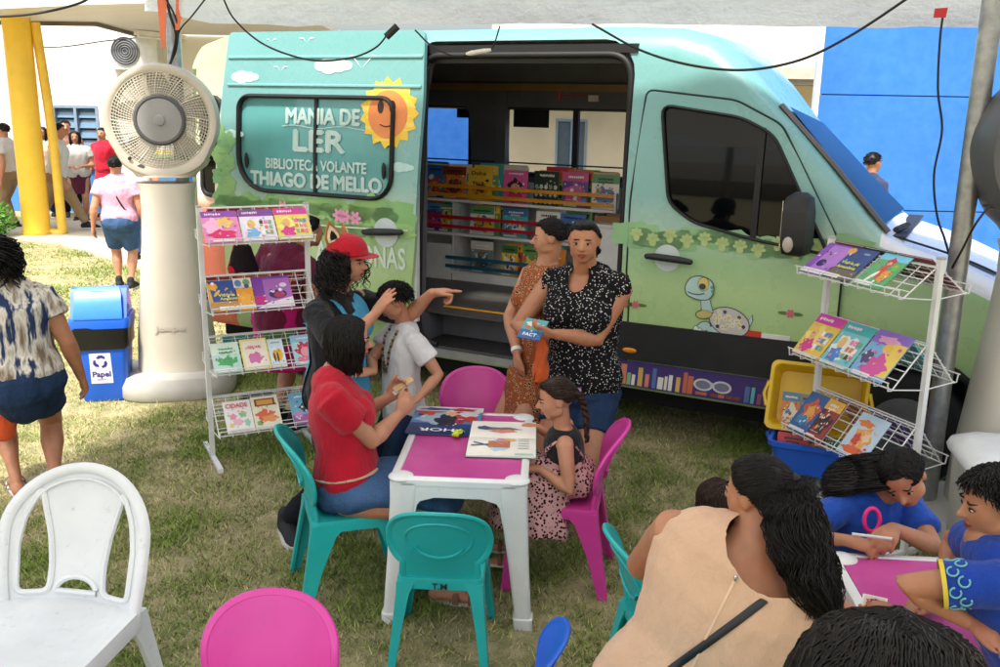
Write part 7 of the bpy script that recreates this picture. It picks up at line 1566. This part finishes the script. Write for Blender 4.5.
# ---- girl in the polka dot dress, seated
dots = pattern('dusty_pink_polka', '#2a1418', '#c79a98', 66, 0, .40)
p = Person('little girl with a braid in a polka dot dress reading at the table', 1.10, (.33, 4.16, .50), at(563, 431, 4.14), 176, head=at(556, 399, 4.13), hface=182, pitch=-14, skin='mid', hk=1.36, vox=.0055, girth=1.05)
p.arm(-1, at(540, 469, 4.02), V((.6, -.5, -1)), hd=(-1, .15, .05), pn=(0, .3, -1), curl=.35, thumb=.5, k=1.1)
p.arm(1, at(537, 427, 4.36), V((.6, .6, -1)), hd=(-1, .1, .05), pn=(0, -.2, -1), curl=.35, k=1.1)
p.leg(-1, V((.10, 4.08, .13)), V((-1, -.1, .7)), V((-1, 0, 0))); p.leg(1, V((.10, 4.22, .13)), V((-1, .1, .7)), V((-1, 0, 0))); p.body(); p.face()
mb = MB(); p.torso(mb, .010, .1, .72); remesh(mb, 'black_bodice', .007, cloth('black_cloth', '#151519', .2), p.o, it=4, wr=.005)
mb = MB()
for sg in (-1, 1):
    P_ = curve([p.tpos(.60, sg * .03, .088), p.tpos(.80, sg * .062, .072), p.tpos(.98, sg * .062, .01), p.tpos(.82, sg * .058, -.052), p.tpos(.55, sg * .03, -.075)], 4); mb.tube([p.L(q) for q in P_], [(.034, .008)] * len(P_), 8, dots, side=p.r, rnd=True)
mb.build('shoulder_strap', parent=p.o, smooth=180)
mb = MB(); p.torso(mb, .018, -.2, .28); mb.tube([p.L(q) for q in (V((.36, 4.16, .50)), V((.25, 4.15, .52)), V((.14, 4.14, .52)))], [(.155, .10), (.165, .10), (.15, .09)], 18, side=V((0, 1, 0)), rnd=True)
mb.tube([p.L(q) for q in (V((.20, 4.12, .52)), V((.17, 4.10, .40)), V((.15, 4.07, .27)))], [(.16, .155), (.18, .17), (.20, .19)], 22, side=V((0, 1, 0))); remesh(mb, 'skirt', .008, dots, p.o, it=5, wr=.022, seed=3, wscale=13)
p.shoes(sandal=True); p.hair('braid', m='brown', n=170, length=.020, rr=.005, tie=(-.10, -.98, .15), hang=[p.H - p.hf * .115 - p.hu * .04, p.H - p.hf * .115 - p.hu * .11 - p.hr * .02, p.H - p.hf * .095 - p.hu * .22 - p.hr * .03], seed=6, hairline=.42)
mb = MB(); q = p.H - p.hf * .105 + p.hu * .012; mb.ell(p.L(q), (.016, .016, .016), H('lilac_hair_tie', '#b58cc4', .5)); mb.build('hair_tie', parent=p.o, smooth=180)

# ---- foreground woman in the beige dress, seated with her back to us
bei_ = cloth('beige_dress_cloth', '#d3ae90', .06)
Y = 2.36
p = Person('woman with a long black ponytail in a beige sleeveless dress seen from behind', 1.64, (.51, Y, .52), at(752, 552, Y + .07), 62, head=at(757, 494, Y + .12), hface=132, pitch=-8, skin='warm', girth=1.48, vox=.0065, shw=1.18)
p.arm(-1, V((.52, 2.92, .70)), V((-1, -.55, -.6)), hd=(.8, .6, 0), pn=(0, 0, -1)); p.arm(1, V((1.18, 2.60, .69)), V((.9, -.5, -.7)), hd=(.3, .9, 0), pn=(0, 0, -1))
p.leg(1, V((1.02, 2.72, .075)), V((.6, .8, .6))); p.leg(-1, V((.84, 2.86, .075)), V((.4, .9, .6))); p.body(); p.face()
bd = p.skirt('beige_dress', bei_, .40, (.25, .21), (.29, .26), t1=.88, off=.013, fwd=.12, wr=.010, bite=[(1.04, .03, -.035, .085, .085, .075)], extra=[([p.tpos(.90, sg * .075 * 1.64, -.02), p.tpos(.95, sg * .070 * 1.64, .0), p.tpos(.88, sg * .070 * 1.64, .05)], [(.05, .04), (.045, .035), (.04, .04)]) for sg in (-1, 1)] + [([p.tpos(.0), p.tpos(.0) + p.f * .2 + V((0, 0, .02)), p.tpos(.0) + p.f * .38], [(.23, .12), (.22, .115), (.19, .10)])], seed=11)
sn = snapper(bd)
def backpt(t, x, o): return sn(p.L(p.tpos(t, x, -.6)), p.ff, o)
mb = MB(); mb.tube([backpt(t, .0, .001) for t in np.linspace(.0, .90, 24)], [(.004, .003)] * 24, 6, H('zip_beige', '#d6b698', .5), side=p.r); mb.ell(backpt(.90, 0, .004), (.006, .006, .010), chrome); mb.build('back_zip', parent=p.o)
mb = MB(); P_ = [backpt(.10 + .80 * t, -.10 + .195 * t, .003) for t in np.linspace(0, 1, 24)]; mb.tube(P_, [(.011, .003)] * len(P_), 8, H('black_bag_strap', '#17171a', .45), side=p.r); mb.build('bag_strap', parent=p.o, smooth=60)
p.hair('ponytail', n=1000, length=.075, rr=.0025, tie=(.30, -.80, .42), hang=[at(790, 505, Y + .02), at(803, 550, Y - .06), at(816, 590, Y - .10), at(832, 640, Y - .10)], seed=8, wave=.022, hairline=.45)
PEOPLE['beige'] = p
q = p.shoulder(1); c8 = make_chair(TEAL, 'teal plastic chair the woman in the beige dress sits on', (.52, 2.30, 0), R(62 - 90), 1.0)

# ---- small child beyond her elbow
p = Person('small child with brown hair in a pink dress half hidden behind the beige dress', 1.06, (.66, 3.05, .43), (.72, 3.06, .71), 10, hface=20, pitch=-25, skin='mid', hk=1.25, vox=.010)
p.arm(1, V((.88, 2.92, .68)), V((0, -1, -.6))); p.arm(-1, V((.88, 3.12, .68)), V((0, 1, -.6))); p.leg(1, V((.86, 2.96, .14)), V((1, 0, .7))); p.leg(-1, V((.86, 3.08, .14)), V((1, 0, .7))); p.body(); p.face()
p.skirt('pink_dress', pattern('pink_flower_cloth', '#8a5aa0', '#d77cb4', 22, 0, .25), .38, (.12, .10), (.16, .16), t1=.95, off=.012, fwd=.08); p.hair('loose', m='brown', n=160, length=.16, rr=.006, seed=12, face_open=65)

# ---- girl in blue leaning over the table
btee = cloth('royal_blue_tee', '#1c4aa8', .12)
p = Person('girl in a blue shirt with long dark hair leaning over the table on the right', 1.34, at(836, 566, 3.52), at(878, 497, 3.33), -72, head=at(903, 479, 3.24), hface=-112, pitch=-34, hroll=26, skin='warm', hk=1.14, vox=.006, girth=1.08)
p.arm(1, at(846, 540, 3.12), V((-1, .2, -.3)), hd=(.85, -.5, -.05), pn=(0, .2, -1), curl=.45, k=1.1); p.arm(-1, at(893, 528, 3.14), V((1, .3, -.5)), hd=(-.5, -.8, -.1), pn=(-.3, .1, -1), curl=.5, k=1.1)
stand(p, base=at(828, 560, 3.75)); p.body(); p.face()
p.top('shirt', btee, -.1, .985, .7, .013, .010, seed=5); p.bottoms('jeans', DENIMD, 1.9, .011, .006, .05)
p.hair('loose', n=500, length=.15, rr=.004, seed=14, wave=.008, hairline=.4, face_open=60, part=-.1, back=V((-.17, .10, .06)))
q = at(868, 540, 3.05); pn_ = MB(); pn_.tube([q + V((-.05, .02, .012)), q + V((.07, -.03, .02))], .006, 8, H('white_marker', '#d9d9d4', .4)); tag(pn_.build('marker_pen', smooth=60), "white marker pen between the leaning girl's hands", 'pen')
mb = MB(); q = at(872, 520, 3.18); mb.tube([q + V((.028 * math.cos(t), .008 * math.sin(t), .042 * math.sin(t))) for t in np.linspace(0, 2 * math.pi, 21)], .008, 8, H('hot_pink_plastic', '#e2287e', .35)); mb.tube([q + V((0, -.005, -.045)), q + V((-.01, -.02, -.085))], [(.012, .005), (.006, .003)], 8, H('scissor_steel', '#9a9a9c', .3, metal=.8)); tag(mb.build('scissors', smooth=60), 'pink handled scissors held above the right hand table', 'scissors')

# ---- boy at the right edge
bpt = cloth('blue_printed_tee', '#1b3f9c', .15)
p = Person('boy in a blue printed shirt resting his arm on the right hand table', 1.36, (1.62, 2.34, .52), at(984, 545, 2.46), 160, head=at(993, 503, 2.46), hface=175, pitch=-14, skin='warm', hk=1.12, vox=.006, girth=1.12)
p.arm(-1, at(968, 622, 2.36), V((-1, .3, -.15)), hd=(.6, -.5, -.1), pn=(0, 0, -1), curl=.4); p.arm(1, V((1.40, 2.70, .70)), V((0, 1, -.6)), hd=(-1, 0, 0))
p.leg(-1, V((1.36, 2.30, .07)), V((-1, -.1, .7))); p.leg(1, V((1.36, 2.5, .07)), V((-1, .1, .7))); p.body(); p.face()
sh = p.top('shirt', bpt, -.1, .985, .62, .013, .010, seed=6); p.bottoms('shorts', DENIMD, .9, .012, .008, .05)
a, e, w_ = p.seg('arm', -1)[2:5]; mb = MB(); u = a.lerp(e, .62); d = (e - a).normalized(); rng = random.Random(4); r0 = .067
mb.tube([p.L(u - d * .006), p.L(u + d * .006)], r0, 20, H('yellow_cuff', '#d9c23a', .7), cap=False); mb.build('cuff', parent=p.o, smooth=60)
mb = MB(); s1 = d.orthogonal().normalized(); s2 = d.cross(s1); gm_ = H('shirt_swirl_aqua', '#6fb8c0', .8)
for k in range(14):
    t = 2 * math.pi * k / 14; c = a.lerp(e, .52 - .10 * (k % 2)) + (s1 * math.cos(t) + s2 * math.sin(t)) * (r0 - .002 - .001); tx = (-s1 * math.sin(t) + s2 * math.cos(t)); mb.tube([p.L(c + (tx * math.cos(q) + d * math.sin(q)) * .014) for q in np.linspace(0, 5.2, 12)], .0028, 5, gm_)
mb.build('sleeve_print', parent=p.o, smooth=180)
mb = MB(); P_ = curve([p.tpos(1.0, -.05, -.02), p.tpos(.95, -.055, .05), p.tpos(.7, -.05, .115), p.tpos(.4, -.02, .12)], 6); mb.tube([p.L(q) for q in P_], .003, 6, H('white_cord', '#d9dadc', .5)); mb.build('cord', parent=p.o)
p.hair('short', n=420, length=.034, rr=.005, seed=15, hairline=.45, cap_k=1.03); make_chair(PINK, 'pink plastic chair under the boy at the right edge', (1.70, 2.34, 0), R(70), .95)

# ---- dark head closest to the camera
p = Person('person with loose black hair closest to the camera at the bottom edge', 1.72, (.36, .62, .90), (.37, .72, 1.46), 75, head=at(884, 738, .80), hface=75, pitch=-12, skin='mid', vox=.012)
for sg in (-1, 1): hang(p, sg)
stand(p); p.body(); p.top('shirt', cloth('charcoal_tee', '#2a2b30', .2), -.1, .985, .5, .012); p.bottoms('jeans', DENIM, 1.9, .012)
p.hair('loose', n=1500, length=.16, rr=.0028, seed=21, wave=.004, hairline=.5, face_open=60, part=.05, cap_k=1.06)

# ---- woman at the left edge in the striped blouse
stp = pattern('brushed_stripes', '#2c3a5c', '#d9d4c8', 9, .40, .50, kind=(2.2, 2.2, .5), third=(.66, '#7a6a58'))
Y = 4.95
p = Person('woman in a brush striped blouse and denim shorts at the left edge, seen from behind', 1.60, at(20, 384, Y), at(4, 290, Y), 118, head=at(-10, 252, Y), hface=125, skin='warm', girth=1.3, vox=.008, hipw=1.05)
hang(p, 1, .10, .02); hang(p, -1, .10, .04); stand(p, (.0, .10), .06, base=at(38, 500, Y - .02), turn=(20, -5)); p.body()
p.top('blouse', stp, .14, .985, .45, .024, .014); p.bottoms('shorts', DENIMD, .52, .018, .012, .10, cuff=1.3); p.shoes(sandal=SANDAL)
p.hair('curly', n=170, length=.20, rr=.006, wave=.02, seed=17, face_open=70); a, e, w_ = p.seg('arm', -1)[2:5]
mb = MB(); c = at(-2, 414, 4.9); 
for m_, dx, dz, s_ in ((cloth('pink_bag_cloth', '#d94f97', .15), 0, .05, 1), (cloth('orange_bag_panel', '#d9592a', .15), .01, -.06, .9)):
    mb.rings([[c + V((dx + .09 * s_ * k * math.cos(t) + .005 * math.sin(3 * t), .05 * k * math.sin(t), dz + z)) for t in np.linspace(0, 2 * math.pi, 15)[:-1]] for z, k in ((-.09, .5), (-.07, .8), (0, 1), (.05, .95), (.08, .6))], m_)
o = mb.build('cloth_bag', fix=True, smooth=60); tag(o, 'pink and orange cloth bag carried by the woman at the left edge', 'bag')

# ---- woman in maroon behind the rack
Y = 6.12
p = Person('woman in a maroon top and magenta skirt standing behind the left book rack', 1.56, at(282, 318, Y), at(290, 250, Y - .02), 55, head=at(310, 232, Y), hface=40, skin='warm', girth=1.25, vox=.009, bust=1)
hang(p, 1, .09); hang(p, -1, .09); stand(p, (.0, .02), .06); p.body(); p.top('top', cloth('maroon_cloth', '#6a1a3a', .12), -.02, .985, .45, .014, .010)
p.skirt('skirt', pattern('magenta_skirt', '#e88abc', '#c01f72', 26, 0, .12), .46, (.19, .17), (.23, .21), t1=.2); p.shoes(); p.hair('bun', n=110, length=.05, tie=(0, -.9, .4), seed=19)
mb = MB(); c = at(243, 268, 5.95); mb.tube([c + V((0, 0, .13)), c + V((.0, 0, 0)), c + V((.01, 0, -.16))], [(.06, .03), (.10, .05), (.085, .045)], 14, pattern('red_black_bag', '#b3202c', '#221a1e', 12, 0, .42), rnd=True); tag(mb.build('shoulder_bag', smooth=180), 'red and black shoulder bag behind the left book rack', 'bag')

# ---- people farther off
def far(label, h, px, pyh, Y, face, top, bot, hairs, lens=.5, to=1.9, skirt=None, girth=1.1, fwd=(.02, -.02), skin='mid', lean=0, sleeve=.5, vox=.014, hseed=30, arms=None, turn=(8, -8)):
    hp = at(px, pyh, Y); b = V((hp.x, hp.y, 0)); h = h or (hp.z + .068 * 1.6) ; f = dirv(face)
    p = Person(label, h, b + V((0, 0, .515 * h)), b + V((0, 0, .825 * h)) + f * lean, face, skin=skin, girth=girth, vox=vox, group='people walking behind the lawn')
    for sg in (-1, 1):
        if arms: p.arm(sg, p.tpos(arms[0], sg * arms[1], arms[2]), -p.f + p.r * sg - V((0, 0, 1)) * .5)
        else: hang(p, sg, .07, .03 * sg)
    stand(p, fwd, turn=turn); p.body(); p.top('shirt', top, .02, .985, sleeve, .024, .012, vox=vox)
    if skirt: p.skirt('skirt', bot, skirt, (.17, .14), (.21, .18), t1=.05)
    else: p.bottoms('trousers' if to > 1 else 'shorts', bot, to, .016, .010, .03, vox=vox)
    p.shoes(); p.hair(hairs[0], n=90, rr=.009, seed=hseed, **hairs[1]); p.face() if abs(face - 90) > 60 else None; return p
khaki = cloth('khaki_cloth', '#9a8262', .1); gtee = cloth('light_grey_tee', '#c9c8c6', .06); pkt = cloth('pale_pink_tee', '#d8a2b8', .06)
SH = ('short', dict(length=.016)); BN = ('bun', dict(length=.05, tie=(0, -.9, .3))); LO = ('loose', dict(length=.2))
p = far('woman in a pale pink shirt and denim shorts walking away by the bin', 1.52, 116, 176, 10.75, 100, pkt, DENIM, BN, to=.85, girth=1.22, fwd=(.0, .10), vox=.011)
mb = MB(); P_ = [p.tpos(.99, -.07, -.02), p.tpos(.8, -.02, -.135), p.tpos(.45, .06, -.14), p.tpos(.05, .17, -.09)]; mb.tube([p.L(q) for q in curve(P_, 4)], [(.010, .003)] * 13, 6, H('black_bag_strap', '#17171a', .45), side=p.r); mb.build('bag_strap', parent=p.o)
far('young man in a white shirt with a navy sleeve at the far left edge', 1.70, 4, 136, 15.6, 175, wt, khaki, SH, fwd=(.05, -.1), hseed=31)
p = far('man in a white shirt and khaki trousers striding behind the yellow column', 1.72, 53, 141, 15.3, 20, wt, khaki, SH, fwd=(.42, -.40), lean=.08, hseed=32)
far('woman in a grey shirt and dark red skirt talking on the walkway', 1.56, 76, 151, 16.6, -70, gtee, cloth('dark_red_skirt', '#5a2438', .2), LO, skirt=.5, girth=1.2, arms=(.35, .10, .2), hseed=33)
far('man behind the grey shirted woman on the walkway', 1.72, 66, 139, 17.2, -60, cloth('brown_shirt', '#8a6a5a', .1), BLACKD, SH, hseed=34)
far('woman half hidden between the yellow column and pipe', 1.60, 43, 144, 17.2, -80, cloth('cream_shirt', '#c9b8a4', .1), DENIMD, LO, hseed=35)
far('woman in a bright red dress standing by the blue dado', 1.60, 103, 144, 17.3, -100, cloth('bright_red_dress', '#c01f38', .1), cloth('bright_red_dress', '#c01f38', .1), BN, skirt=.62, hseed=36)
far('person in a white shirt and blue jeans behind the pink shirted woman', 1.66, 137, 163, 12.6, 90, wt, DENIM, SH, hseed=37)
far('man behind the van showing only his head above the bonnet', 1.70, 872, 168, 10.9, 20, cloth('navy_polo', '#2a3450', .1), BLACKD, SH, hseed=38, skin='warm')
